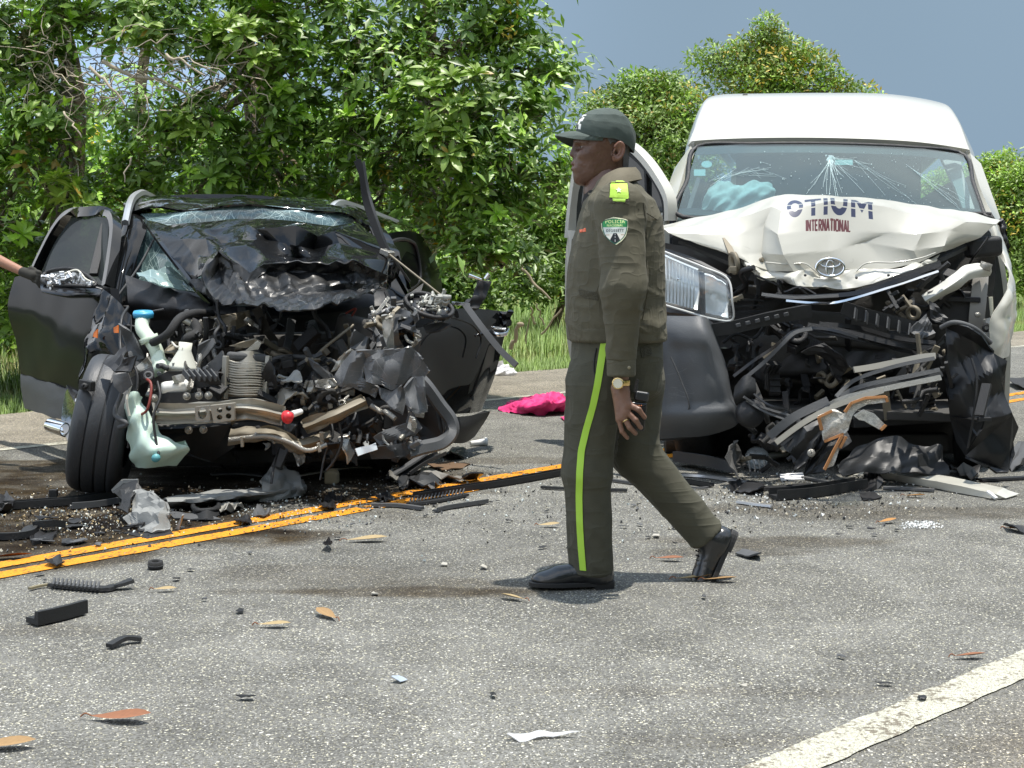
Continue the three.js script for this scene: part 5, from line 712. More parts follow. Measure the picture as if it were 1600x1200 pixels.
// ================================================================ THE WRECKED WHITE VAN
const van = thing('wrecked_van', 'white high-roof minibus with a smashed front and lettering on its folded bonnet', 'van', P(1310, 419, 9.2).setY(0));
{
  const rnd = rngOf(1900), add = (n, g, m, l) => part(n, g, m, van, l);
  const cream = MAT.white;
  // --- roof, from above the windscreen back; body sides behind
  const AX = V(0.21, 0, -0.978), XR = V(0.978, 0, 0.21);              // van axis (to the rear), its own right in the picture
  const back = (p, m, dx = 0, dy = 0) => p.clone().addScaledVector(AX, m).addScaledVector(XR, dx).add(V(0, dy, 0));
  const r0 = PP([[1074, 262, 9.25], [1084, 232, 9.3], [1090, 226, 9.3], [1180, 222, 9.22], [1300, 222, 9.18], [1420, 227, 9.22], [1502, 238, 9.3], [1510, 244, 9.3], [1521, 270, 9.25]]);
  const r1 = PP([[1080, 226, 9.6], [1094, 190, 9.62], [1108, 180, 9.62], [1185, 178, 9.56], [1300, 177, 9.54], [1410, 180, 9.56], [1484, 192, 9.62], [1496, 202, 9.62], [1514, 240, 9.6]]);
  const r2 = PP([[1090, 200, 10.0], [1104, 166, 10.05], [1122, 156, 10.05], [1195, 154, 10.0], [1295, 153, 10.0], [1390, 155, 10.0], [1462, 166, 10.05], [1480, 176, 10.05], [1500, 215, 10.0]]);
  const r3 = r2.map((p, i) => back(p, 0.7, 0, i > 1 && i < 7 ? 0.02 : 0)), r4 = r2.map(p => back(p, 4.2, 0, 0));
  add('roof', sheet([r0, r1, r2, r3, r4], { nu: 60, nv: 40, th: 0.03 }), cream);
  for (const [a, b, c] of [[.2, .235, .265], [.8, .765, .735]]) { const l = [catmull(r0, a), catmull(r0, a).lerp(catmull(r1, b), .5), catmull(r1, b), catmull(r1, b).lerp(catmull(r2, c), .5), catmull(r2, c), catmull(r3, c)].map(p => p.add(V(0, .008, .012))); add('roof_seam', sweep([[-.010, -.02], [.010, -.02], [.008, .006], [-.008, .006]], l, { seg: 24 }), std(rgb(.6, .59, .55), .5)); }
  add('roof_camera', [bar(P(1164, 160, 9.95), P(1164, 147, 9.95), 0.035, 0.035, 0.2), lathe([[0, 0], [.01, 0], [.01, .008], [0, .008]], P(1164, 154, 9.92), V(0, 0, 1), 10)], MAT.plasticGrey, 'small box standing on the front edge of the roof');
  const side = (rows, n) => add(n, sheet(rows, { nu: 20, nv: 24, th: 0.03 }), cream);
  const sideL = PP([[1074, 262, 9.3], [1052, 330, 9.0], [1034, 420, 8.9], [1028, 560, 8.9], [1030, 690, 8.95]]), sideR = PP([[1521, 270, 9.3], [1545, 340, 9.0], [1566, 420, 8.9], [1575, 520, 8.9], [1572, 640, 8.95]]);
  side([sideL.map(p => back(p, 1.0, -0.02)), sideL.map(p => back(p, 3, 0)), sideL.map(p => back(p, 4.9, .05))], 'body_side');
  side([sideR.map(p => back(p, 0.1, 0)), sideR.map(p => back(p, 2.5, 0)), sideR.map(p => back(p, 4.9, -.05))], 'body_side');
  add('rear_wall', sheet([[back(r2[0], 4.2), back(r2[4], 4.2), back(r2[8], 4.2)], [back(sideL[4], 4.9), back(sideL[4].clone().lerp(sideR[4], .5), 4.9), back(sideR[4], 4.9)]], { nu: 10, nv: 10, th: 0.03 }), cream);
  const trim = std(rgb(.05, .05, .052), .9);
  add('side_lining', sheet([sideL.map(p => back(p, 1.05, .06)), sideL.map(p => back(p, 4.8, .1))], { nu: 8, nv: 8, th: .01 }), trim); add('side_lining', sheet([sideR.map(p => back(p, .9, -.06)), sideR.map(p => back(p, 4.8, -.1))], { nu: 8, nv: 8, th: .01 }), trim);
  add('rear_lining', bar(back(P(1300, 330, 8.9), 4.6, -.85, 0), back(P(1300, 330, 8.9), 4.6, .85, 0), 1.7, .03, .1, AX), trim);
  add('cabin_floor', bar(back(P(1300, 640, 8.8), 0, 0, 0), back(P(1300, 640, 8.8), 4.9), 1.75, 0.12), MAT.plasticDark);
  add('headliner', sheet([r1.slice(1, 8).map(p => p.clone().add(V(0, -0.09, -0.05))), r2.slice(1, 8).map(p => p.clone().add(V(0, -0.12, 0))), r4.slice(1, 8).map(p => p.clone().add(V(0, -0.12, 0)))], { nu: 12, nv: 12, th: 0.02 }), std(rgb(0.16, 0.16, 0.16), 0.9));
  for (const [m, x] of [[0.9, -0.5], [0.9, 0.45], [1.9, -0.5], [1.9, 0.45], [2.9, 0]]) { const b = back(P(1300, 640, 8.8), m, x); add('seat', [bar(b.clone().add(V(0, .42, .2)), b.clone().add(V(0, .42, -.25)), .5, .16, .4), bar(b.clone().add(V(0, .45, -.25)), b.clone().add(V(0.02, 1.05, -.36)), .48, .14, .4), bar(b.clone().add(V(.02, 1.08, -.36)), b.clone().add(V(.02, 1.25, -.38)), .26, .1, .4)], std(rgb(0.06, 0.065, 0.075), 0.9)); }
  // --- windscreen: glass pane with real cracks on it, black edge, sun strip, stickers
  const W0 = [[1090, 229, 9.2], [1180, 225, 9.12], [1300, 225, 9.08], [1420, 230, 9.12], [1505, 241, 9.2]], W1 = [[1058, 335, 8.62], [1170, 338, 8.52], [1300, 338, 8.48], [1420, 336, 8.52], [1538, 334, 8.62]];
  const wsRows = [PP(W0), W0.map((a, i) => { const b = W1[i]; return P((a[0] + b[0]) / 2, (a[1] + b[1]) / 2, (a[2] + b[2]) / 2 - 0.04); }), PP(W1)];
  const wsAt = (px, py, lift = 0.006) => { let bu = 0, bv = 0, bd = 1e9; const c = camera, t = P(px, py, 8.9), dir = t.clone().sub(camera.position).normalize(); for (let i = 0; i <= 80; i++) for (let j = 0; j <= 40; j++) { const p = catmull(wsRows.map(r => catmull(r, i / 80)), j / 40), w = p.clone().sub(camera.position), d = V().crossVectors(w, dir).length(); if (d < bd) { bd = d; bu = i / 80; bv = j / 40; } } const at = (u, v) => catmull(wsRows.map(r => catmull(r, u)), v), p = at(bu, bv), n = V().crossVectors(at(Math.min(1, bu + .02), bv).sub(at(Math.max(0, bu - .02), bv)), at(bu, Math.min(1, bv + .02)).sub(at(bu, Math.max(0, bv - .02)))).normalize(); if (n.z < 0) n.negate(); const w = p.clone().sub(camera.position); return camera.position.clone().addScaledVector(dir, w.dot(n) / dir.dot(n)).addScaledVector(n, lift); };
  const ws = add('windscreen', sheet(wsRows, { nu: 40, nv: 20, th: 0.006 }), phy(rgb(0.66, 0.77, 0.78), 0.02, 0, { transmission: 0.92, thickness: 0, specularIntensity: 0.6 }), 'cracked windscreen');
  part('windscreen_frame', tube([...wsRows[0], ...[wsRows[1][4], wsRows[2][4]], ...[...wsRows[2]].reverse(), wsRows[1][0]].map(p => p.clone().add(V(0, 0, -0.01))), 0.015, 90, 6, true), MAT.plasticDark, ws);
  part('tint_band', sheet([[0, .25, .5, .75, 1].map(u => catmull(wsRows.map(r => catmull(r, u)), 0.01).add(V(0, -.004, -.014))), [0, .25, .5, .75, 1].map(u => catmull(wsRows.map(r => catmull(r, u)), 0.15).add(V(0, -.004, -.014)))], { nu: 30, nv: 4, th: 0.002 }), std(rgb(0.012, 0.016, 0.02), 0.4), ws);
  { // cracks: fine raised glass splinters along the fracture lines
    const cr = rngOf(8), L = [], crackMat = std(rgb(0.70, 0.85, 0.84), 0.5);
    const ray = (x, y, a, len, w) => { let p = [x, y]; const pts = [[x, y]]; for (let k = 0; k < 4; k++) { a += (cr() - .5) * .22; p = [p[0] + Math.cos(a) * len / 4, p[1] + Math.sin(a) * len / 4]; if (p[0] < 1075 || p[0] > 1520 || p[1] < 232 || p[1] > 332) break; pts.push(p); } if (pts.length > 1) L.push(sweep([[-w, 0], [0, w], [w, 0], [0, -w]], pts.map(q => wsAt(q[0], q[1])), { up: V(0, 0.4, 0.9) })); };
    for (let i = 0; i < 34; i++) ray(1297 + (cr() - .5) * 10, 249 + (cr() - .5) * 6, 0.0 + 2.3 * (i / 34) + (cr() - .5) * .3, 10 + 85 * cr() * cr(), 0.0004 + 0.0005 * cr());
    for (let i = 0; i < 16; i++) ray(1110 + i * 5.5, 292 - 26 * Math.sin(i / 9) + 8 * (cr() - .5) * i / 3, -0.75 + i * 0.07, 14 + 34 * cr(), 0.0006);
    for (let i = 0; i < 14; i++) ray(1108 + i * 5, 285 - i * 1.6, -0.55 + i * 0.09, 30 * (.4 + .6 * cr()), 0.0005);
    for (let i = 0; i < 5; i++) ray(1415 + i * 4, 258 + i * 3, 0.62 + (cr() - .5) * .12, 60 + 50 * cr(), 0.0007);
    for (let i = 0; i < 5; i++) ray(1335, 252, 0.45 + i * .08, 60 + 70 * cr(), 0.0005);
    const ck = part('crack', L, crackMat, ws, 'white fracture lines spreading from the middle of the windscreen'); ck.userData.kind = 'stuff';
    const S = []; for (let i = 0; i < 150; i++) { const x = 1180 + 310 * cr(), y = 236 + 94 * cr(), s = 0.0012 + 0.0035 * cr() * cr(); const g = new THREE.OctahedronGeometry(s, 0); const p = wsAt(x, y); g.translate(p.x, p.y, p.z); S.push(g); }
    part('glass_chip', S, crackMat, ws).userData.kind = 'stuff';
    const im = []; for (let i = 0; i < 22; i++) { const a = cr() * 6.3, R = cr() * 9, p = wsAt(1296 + Math.cos(a) * R, 248 + Math.sin(a) * R * .7), g = new THREE.TetrahedronGeometry(0.006 + 0.008 * cr(), 0); g.scale(1, 1, .2); g.translate(p.x, p.y, p.z); im.push(g); }
    part('impact_mark', im, crackMat, ws).userData.kind = 'stuff';
  }
  const sticker = std(rgb(0.52, 0.72, 0.68), 0.5);
  for (const [x, y, w, h, n] of [[1104, 254, 10, 6, 1], [1093, 267, 9, 5, 0], [1319, 251, 14, 4, 0]]) part('sticker', plate(n ? Array.from({ length: 16 }, (_, i) => wsAt(x + Math.cos(i / 8 * Math.PI) * w * .85, y + Math.sin(i / 8 * Math.PI) * h * .9, -0.012)) : [[-w, -h], [w, -h], [w, h], [-w, h]].map(([a, b]) => wsAt(x + a, y + b, -0.012)), { th: 0.002, sub: 0 }), sticker, ws);
  add('pillar', sheet([PP([[1062, 268, 9.28], [1046, 310, 8.95], [1038, 345, 8.7]]), PP([[1086, 234, 9.3], [1070, 290, 8.95], [1056, 336, 8.66]])], { nu: 12, nv: 8, th: 0.04 }), cream);
  add('pillar', sheet([PP([[1509, 246, 9.3], [1524, 300, 8.98], [1540, 338, 8.68]]), PP([[1526, 262, 9.28], [1546, 320, 8.98], [1562, 372, 8.75]])], { nu: 12, nv: 8, th: 0.04 }), cream);
  add('inner_pillar', sheet([PP([[1466, 244, 9.32], [1492, 300, 9.1], [1506, 340, 8.9]]), PP([[1496, 244, 9.32], [1512, 300, 9.08], [1524, 340, 8.9]])], { nu: 6, nv: 6, th: 0.03 }), std(rgb(0.45, 0.45, 0.43), 0.7));
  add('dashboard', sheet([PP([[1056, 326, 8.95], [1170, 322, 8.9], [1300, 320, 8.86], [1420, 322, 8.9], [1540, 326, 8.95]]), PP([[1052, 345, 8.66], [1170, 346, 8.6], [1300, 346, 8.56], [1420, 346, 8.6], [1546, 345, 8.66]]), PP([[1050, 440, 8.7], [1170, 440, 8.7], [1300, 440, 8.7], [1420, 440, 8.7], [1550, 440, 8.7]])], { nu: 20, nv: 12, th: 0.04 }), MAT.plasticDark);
  const bag = sheet([PP([[1106, 296, 8.92], [1125, 282, 8.9], [1148, 288, 8.84], [1160, 290, 8.84], [1184, 281, 8.88], [1206, 288, 8.92]]), PP([[1098, 312, 8.86], [1124, 304, 8.76], [1148, 306, 8.74], [1166, 306, 8.74], [1190, 302, 8.76], [1212, 304, 8.88]]), PP([[1092, 338, 8.86], [1122, 338, 8.74], [1148, 338, 8.72], [1166, 338, 8.72], [1190, 336, 8.76], [1216, 330, 8.9]])], { nu: 40, nv: 30, th: 0.05, amp: 0.012, freq: 8, seed: 33 });
  add('airbag', bag, std(rgb(0.78, 0.88, 0.84), 0.9), 'inflated airbag behind the windscreen on the driver side');
  // --- bonnet: thin white sheet folded up, torn, printed with lettering
  const bRows = [
    PP([[1036, 352, 8.36], [1090, 340, 8.42], [1150, 327, 8.44], [1210, 306, 8.44], [1226, 304, 8.42], [1300, 305, 8.4], [1380, 312, 8.4], [1450, 322, 8.42], [1510, 331, 8.44], [1563, 344, 8.4]]),
    PP([[1036, 358, 8.2], [1090, 352, 8.18], [1150, 342, 8.18], [1206, 324, 8.16], [1221, 330, 8.1], [1300, 314, 8.12], [1380, 322, 8.12], [1440, 338, 8.16], [1510, 346, 8.2], [1556, 350, 8.3]]),
    PP([[1044, 364, 8.16], [1092, 366, 8.12], [1152, 366, 8.10], [1194, 352, 8.13], [1215, 366, 7.98], [1298, 360, 8.06], [1388, 364, 8.04], [1440, 366, 8.02], [1484, 360, 8.12], [1532, 370, 8.24]]),
    PP([[1072, 374, 8.12], [1110, 384, 8.08], [1160, 398, 8.02], [1190, 396, 8.06], [1224, 398, 7.92], [1296, 392, 8.0], [1352, 378, 8.04], [1428, 392, 7.98], [1476, 384, 8.04], [1490, 388, 8.18]]),
    PP([[1118, 390, 8.08], [1150, 400, 8.03], [1172, 412, 7.98], [1202, 424, 8.01], [1240, 424, 7.92], [1300, 422, 7.98], [1390, 420, 7.97], [1436, 410, 7.98], [1470, 394, 8.04], [1479, 392, 8.1]])];
  add('bonnet_lip', sheet([
    PP([[1162, 407, 8.02], [1172, 412, 7.99], [1206, 424, 8.01], [1240, 425, 7.91], [1270, 420, 7.95], [1300, 430, 7.95], [1330, 421, 7.95], [1390, 420, 7.95], [1436, 410, 7.99], [1470, 396, 8.07]]),
    PP([[1166, 415, 7.98], [1180, 422, 7.95], [1210, 434, 7.97], [1240, 434, 7.87], [1270, 438, 7.91], [1300, 440, 7.91], [1330, 438, 7.91], [1390, 430, 7.91], [1430, 420, 7.95], [1462, 406, 8.03]]),
    PP([[1172, 423, 7.97], [1190, 430, 7.93], [1222, 440, 7.95], [1244, 446, 7.85], [1270, 448, 7.89], [1300, 450, 7.89], [1330, 450, 7.89], [1380, 440, 7.89], [1420, 428, 7.93], [1458, 410, 8.03]])], { nu: 72, nv: 20, th: 0.02, amp: 0.008, freq: 8, seed: 43, crease: 0.5 }), MAT.white, 'torn lower lip of the bonnet');
  for (const q of [[[1338, 424], [1352, 412], [1400, 410], [1440, 403], [1462, 395]], [[1196, 410], [1232, 413], [1258, 412], [1272, 422], [1282, 432]]]) add('panel_seam', tube(q.map(([x, y]) => P(x, y, 7.93)), .0045, 24, 6), MAT.white);
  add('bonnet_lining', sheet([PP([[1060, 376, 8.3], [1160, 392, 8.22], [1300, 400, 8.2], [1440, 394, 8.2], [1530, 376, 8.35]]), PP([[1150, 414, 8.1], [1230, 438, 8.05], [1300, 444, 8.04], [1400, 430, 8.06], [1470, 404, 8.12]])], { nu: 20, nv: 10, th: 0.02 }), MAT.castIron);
  for (const [x, y] of [[1258, 430], [1338, 434], [1388, 430], [1170, 416], [1240, 442]]) add('rivet', lathe([[0, 0], [.008, 0], [.008, .004], [0, .006]], P(x, y, 7.88), V(0, 0, 1), 10), MAT.plasticGrey);
  // lettering: flat print on the sheet itself, laid out along its own surface
  const bUV = (px, py) => { let bd = 1e9; const dir = P(px, py, 8.2).sub(camera.position).normalize(); const at = (u, v) => linear(bRows.map(r => linear(r, u)), v);
    let U = .45, Vv = .3; for (let s = 0.3, it = 0; it < 6; it++, s /= 3) { let cu = U, cv = Vv; for (let i = -6; i <= 6; i++) for (let j = -6; j <= 6; j++) { const u = clamp(cu + i * s / 6), v = clamp(cv + j * s / 6), w = at(u, v).sub(camera.position), d = V().crossVectors(w, dir).length(); if (d < bd) { bd = d; U = u; Vv = v; } } } return [U, Vv]; };
  const k0 = bUV(1229, 313), k1 = bUV(1364, 316), k2 = bUV(1230, 341), k3 = bUV(1364, 343), toUV = (a, b) => { const s = a / 135, t = b / 27; return [0, 1].map(i => lerp(lerp(k0[i], k1[i], s), lerp(k2[i], k3[i], s), t)); };
  const bonnetTex = canvasTex(2048, 1024, (x, w, h) => {
    x.fillStyle = '#edece4'; x.fillRect(0, 0, w, h);
    const r = rngOf(5); for (let i = 0; i < 420; i++) { x.globalAlpha = 0.05 + 0.3 * r(); x.fillStyle = '#77705c'; const s = 0.5 + 2.4 * r() * r(); x.fillRect(r() * w, r() * h, s, s); }
    for (let i = 0; i < 26; i++) { x.globalAlpha = 0.1 + 0.3 * r(); x.strokeStyle = '#7a7566'; x.lineWidth = 0.6 + 1.3 * r(); const px = r() * w, py = h * (0.35 + 0.6 * r()), a = r() * 6; x.beginPath(); x.moveTo(px, py); x.quadraticCurveTo(px + 20, py + 14, px + 60 * Math.cos(a), py + 50 * Math.sin(a)); x.stroke(); }
    x.globalAlpha = 1;
    const poly = q => { x.beginPath(); q.forEach(([a, b], i) => { const [u, v] = toUV(a, b); if (i) x.lineTo(u * w, v * h); else x.moveTo(u * w, v * h); }); x.fill(); };
    const arc = (cx, cy, rx, ry, wd, a0, a1) => { const o = []; for (let i = 0; i <= 24; i++) { const a = lerp(a0, a1, i / 24); o.push([cx + rx * Math.cos(a), cy + ry * Math.sin(a)]); } for (let i = 24; i >= 0; i--) { const a = lerp(a0, a1, i / 24); o.push([cx + (rx - wd) * Math.cos(a), cy + (ry - wd) * Math.sin(a)]); } poly(o); };
    x.fillStyle = '#13235a'; arc(13, 13.5, 13, 13.5, 6.4, 0, 2 * Math.PI);
    for (const q of [[[29, 0], [55, 0], [55, 6], [29, 6]], [[39, 5], [45.5, 5], [45.5, 27], [39, 27]], [[59, 0], [65.5, 0], [65.5, 27], [59, 27]], [[70, 0], [76.5, 0], [76.5, 15], [70, 15]], [[90, 0], [96.5, 0], [96.5, 15], [90, 15]], [[102, 0], [108.5, 0], [108.5, 27], [102, 27]], [[128.5, 0], [135, 0], [135, 27], [128.5, 27]], [[104, 0], [109, 0], [118.5, 13], [118.5, 22], [108, 9]], [[133, 0], [128, 0], [118.5, 13], [118.5, 22], [129, 9]]]) poly(q);
    arc(83.2, 14.5, 13.2, 12.5, 6.4, 0, Math.PI);
    x.fillStyle = '#edece4'; for (const y of [9.1, 17.6]) poly([[-3, y], [139, y], [139, y + 1.3], [-3, y + 1.3]]);
    const F = { I: [[[0, 0], [0, 1]]], N: [[[0, 1], [0, 0]], [[0, 0], [.7, 1]], [[.7, 1], [.7, 0]]], T: [[[0, .07], [.8, .07]], [[.4, 0], [.4, 1]]], E: [[[0, 0], [0, 1]], [[0, .07], [.62, .07]], [[0, .93], [.62, .93]], [[0, .5], [.55, .5]]], R: [[[0, 0], [0, 1]], [[0, .07], [.6, .07]], [[.62, .05], [.62, .5]], [[0, .5], [.6, .5]], [[.3, .5], [.68, 1]]], A: [[[0, 1], [.38, 0]], [[.38, 0], [.76, 1]], [[.14, .68], [.62, .68]]], O: [[[0, .08], [0, .92]], [[.72, .08], [.72, .92]], [[0, .05], [.72, .05]], [[0, .95], [.72, .95]]], L: [[[0, 0], [0, 1]], [[0, .93], [.6, .93]]] }, adv = { I: .4, L: .85 };
    x.fillStyle = '#6c1110'; const word = [...'INTERNATIONAL'], kx = 71 / word.reduce((q, c) => q + (adv[c] ?? 1.05), 0); let cx = 31;
    for (const c of word) { for (const [[a, b], [d, e]] of F[c]) { const X0 = cx + a * kx, Y0 = 31 + b * 11.5, X1 = cx + d * kx, Y1 = 31 + e * 11.5, L = Math.hypot(X1 - X0, Y1 - Y0), nx = -(Y1 - Y0) / L * 1.1, ny = (X1 - X0) / L * 1.1; poly([[X0 + nx, Y0 + ny], [X1 + nx, Y1 + ny], [X1 - nx, Y1 - ny], [X0 - nx, Y0 - ny]]); } cx += (adv[c] ?? 1.05) * kx; }
  }, { wrap: false });
  { const g = sheet(bRows, { nu: 108, nv: 60, th: 0.007, amp: 0.0035, freq: 3, seed: 41, crease: 0.42, sharp: true }), u = g.attributes.uv, lu = bRows[0][0].distanceTo(bRows[0].at(-1)), lv = bRows[0][0].distanceTo(bRows.at(-1)[0]); for (let i = 0; i < u.count; i++) u.setXY(i, u.getX(i) / lu, u.getY(i) / lv);
    add('bonnet', g, phy(rgb(.56, .55, .515), 0.42, 0, { map: bonnetTex, clearcoat: 0.6, clearcoatRoughness: 0.15 }), 'crumpled white bonnet with blue and red lettering'); }
  { // oval chrome emblem of three crossed rings
    const c = P(1297, 418, 7.9), ov = (cx, cy, rx, ry, r) => tube(Array.from({ length: 28 }, (_, i) => c.clone().add(V((cx + rx * Math.cos(i / 14 * Math.PI)) / 282, -(cy + ry * Math.sin(i / 14 * Math.PI)) / 282 , 0.004 * 0 - (cy + ry * Math.sin(i / 14 * Math.PI)) * -0.0004))), r, 56, 8, true);
    const em = add('emblem', ov(0, 0, 22, 14, 0.0085), MAT.chrome, 'oval chrome emblem on the bonnet'); part('ring', ov(0, -6.5, 16, 6.2, 0.006), MAT.chrome, em); part('ring', ov(0, 1, 6, 12, 0.006), MAT.chrome, em);
    part('backing', plate(Array.from({ length: 24 }, (_, i) => c.clone().add(V(22 * Math.cos(i / 12 * Math.PI) / 282, -14 * Math.sin(i / 12 * Math.PI) / 282, -0.012))), { th: 0.01, sub: 0 }), std(rgb(0.55, 0.54, 0.5), 0.5), em);
  }
  // --- headlight, left in the picture
  const hl = add('headlight', sheet([PP([[1030, 392, 8.0], [1050, 400, 7.9], [1080, 412, 7.82], [1110, 424, 7.76], [1136, 438, 7.74]]), PP([[1028, 430, 7.95], [1050, 436, 7.84], [1080, 446, 7.76], [1112, 456, 7.7], [1142, 470, 7.68]]), PP([[1028, 472, 7.98], [1052, 478, 7.9], [1082, 488, 7.82], [1114, 496, 7.76], [1143, 500, 7.74]])], { nu: 24, nv: 16, th: 0.005 }), MAT.lens, 'loose clear headlight with cracked edges');
  part('reflector', sheet([PP([[1034, 398, 8.02], [1056, 408, 7.96], [1090, 422, 7.9]]), PP([[1034, 432, 8.2], [1060, 440, 8.16], [1092, 448, 8.02]]), PP([[1034, 470, 8.02], [1058, 476, 7.96], [1090, 484, 7.92]])], { nu: 20, nv: 20, th: 0.01 }), std(rgb(0.8, 0.82, 0.83), 0.25, 0.3), hl);
  for (let k = 0; k < 9; k++) part('lens_rib', tube(PP([[1040 + k * 5.4, 404 + k * 2.2, 7.92 - k * .012], [1041 + k * 5.4, 440 + k * 1.6, 7.86 - k * .012], [1041 + k * 5.3, 470 + k * 1.6, 7.9 - k * .01]]), 0.0035, 8, 5), std(rgb(0.6, 0.63, 0.63), 0.2, 0.3), hl);
  part('bulb', lathe([[0, 0], [.012, .002], [.014, .02], [.012, .04], [0, .045]], P(1062, 436, 8.02), V(-.2, 0, 1), 12), MAT.chrome, hl);
  part('divider', plate(PP([[1092, 424, 7.8], [1098, 426, 7.79], [1100, 490, 7.8], [1094, 488, 7.81]]), { th: 0.03, sub: 0 }), MAT.plasticDark, hl);
  part('reflector', sheet([PP([[1100, 428, 7.84], [1118, 436, 7.82], [1134, 444, 7.82]]), PP([[1100, 456, 7.95], [1120, 464, 7.93], [1136, 472, 7.88]]), PP([[1102, 488, 7.86], [1120, 494, 7.84], [1138, 496, 7.82]])], { nu: 10, nv: 10, th: 0.01, amp: 0.006, freq: 12 }), std(rgb(0.8, 0.82, 0.83), 0.25, 0.3), hl);
  part('casing', [tube(PP([[1030, 390, 7.98], [1060, 402, 7.86], [1100, 418, 7.76], [1137, 436, 7.72], [1144, 470, 7.68], [1144, 500, 7.72], [1112, 498, 7.76], [1070, 486, 7.86], [1030, 474, 7.98]]), 0.0065, 60, 6)], std(rgb(.55, .55, .53), .35), hl);
  part('casing_back', sheet([PP([[1028, 388, 8.2], [1080, 405, 8.1], [1140, 436, 7.98]]), PP([[1028, 440, 8.3], [1080, 448, 8.2], [1142, 470, 8.05]]), PP([[1028, 486, 8.2], [1080, 492, 8.1], [1140, 500, 7.98]])], { nu: 8, nv: 8, th: 0.02 }), MAT.plasticGrey, hl);
  // --- grey bumper corner at left
  const gm = std(rgb(1), 0.55, 0, { map: scuffTex('#4b4d4f', '#8d8e8c', 160, 9000, 51), bumpMap: grainBump, bumpScale: 0.0008 });
  const bp = add('bumper', sheet([
    PP([[985, 496, 7.95], [1020, 494, 7.8], [1060, 494, 7.68], [1090, 494, 7.62], [1104, 496, 7.66], [1112, 504, 7.8]]), PP([[985, 520, 7.9], [1020, 520, 7.74], [1060, 522, 7.6], [1096, 524, 7.54], [1112, 528, 7.58], [1122, 534, 7.74]]),
    PP([[985, 580, 7.9], [1020, 582, 7.72], [1064, 584, 7.58], [1104, 586, 7.52], [1130, 588, 7.56], [1140, 592, 7.72]]), PP([[985, 640, 7.9], [1020, 644, 7.72], [1066, 646, 7.58], [1110, 646, 7.52], [1140, 644, 7.56], [1148, 642, 7.72]]), PP([[985, 684, 7.98], [1020, 682, 7.84], [1066, 680, 7.7], [1110, 674, 7.64], [1144, 664, 7.66], [1150, 660, 7.8]])], { nu: 48, nv: 44, th: 0.02, amp: 0.004, freq: 4, seed: 52, dent: (u, v) => 0.02 * sstep(0.72, 0.8, v + 0.1 * u) - 0.018 * sstep(0.3, 0.36, u) * sstep(0.62, 0.55, u - 0.25 * v) * sstep(0.3, 0.36, v) * sstep(0.74, 0.68, v) }), gm, 'scraped dark grey bumper corner');
  part('fog_lamp_trim', tube(PP([[1048, 558, 7.56], [1062, 590, 7.55], [1076, 640, 7.55], [1030, 642, 7.68], [1020, 600, 7.7]]), 0.005, 30, 6), MAT.plasticGrey, bp);
  part('underlip', sheet([PP([[985, 680, 7.96], [1066, 676, 7.68], [1150, 656, 7.78]]), PP([[985, 690, 8.1], [1066, 686, 7.9], [1140, 668, 8.0]])], { nu: 12, nv: 5, th: 0.01 }), MAT.plastic, bp);
  // --- hollow front: dark depth, radiator support, members
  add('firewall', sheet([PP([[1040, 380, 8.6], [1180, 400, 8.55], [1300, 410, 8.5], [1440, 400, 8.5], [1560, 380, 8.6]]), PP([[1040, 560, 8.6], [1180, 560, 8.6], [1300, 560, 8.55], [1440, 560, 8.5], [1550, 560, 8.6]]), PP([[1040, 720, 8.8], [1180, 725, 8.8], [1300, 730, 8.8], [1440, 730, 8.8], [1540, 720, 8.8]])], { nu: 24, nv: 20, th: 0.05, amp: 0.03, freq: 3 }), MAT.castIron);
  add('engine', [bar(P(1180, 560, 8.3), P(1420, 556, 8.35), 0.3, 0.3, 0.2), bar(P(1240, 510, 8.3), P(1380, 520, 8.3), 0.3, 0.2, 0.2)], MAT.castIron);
  add('engine_cover', sheet([PP([[1200, 556, 8.2], [1300, 548, 8.12], [1400, 552, 8.15]]), PP([[1205, 586, 8.15], [1300, 580, 8.08], [1405, 580, 8.12]]), PP([[1215, 596, 8.25], [1300, 590, 8.15], [1405, 590, 8.2]])], { nu: 24, nv: 10, th: 0.02, amp: 0.01, seed: 8 }), MAT.plasticDark);
  add('battery', bar(P(1462, 480, 8.2), P(1520, 482, 8.2), 0.22, 0.2, 0.08), MAT.plasticDark); add('battery_lid', bar(P(1460, 466, 8.18), P(1522, 468, 8.18), 0.24, 0.03, 0.2), MAT.plasticDark);
  add('support_bar', sweep([[-.03, -.035], [.03, -.035], [.03, .035], [-.03, .035]], PP([[1112, 516, 7.75], [1150, 510, 7.75], [1200, 498, 7.75], [1250, 488, 7.78], [1262, 486, 7.8]]), { seg: 12 }), MAT.plasticDark, 'black radiator support, left half');
  for (let k = 0; k < 6; k++) add('support_slot', bar(P(1150 + k * 15, 509 - k * 3.4, 7.70), P(1157 + k * 15, 507 - k * 3.4, 7.70), 0.02, 0.02), MAT.plasticGrey);
  add('support_bar', sweep([[-.03, -.035], [.03, -.035], [.03, .035], [-.03, .035]], PP([[1316, 480, 7.75], [1360, 494, 7.72], [1400, 504, 7.7], [1444, 516, 7.68]]), { seg: 12 }), MAT.plastic, 'black radiator support, right half, hanging down');
  for (let k = 0; k < 6; k++) add('support_rib', bar(P(1338 + k * 17, 482 + k * 5, 7.66), P(1336 + k * 17, 500 + k * 5, 7.64), 0.008, 0.05), MAT.plasticGrey);
  add('support_end', plate(PP([[1420, 516, 7.62], [1448, 490, 7.64], [1456, 508, 7.62], [1462, 520, 7.62], [1440, 530, 7.6]]), { th: 0.03, sub: 2, amp: 0.012 }), MAT.plasticGrey);
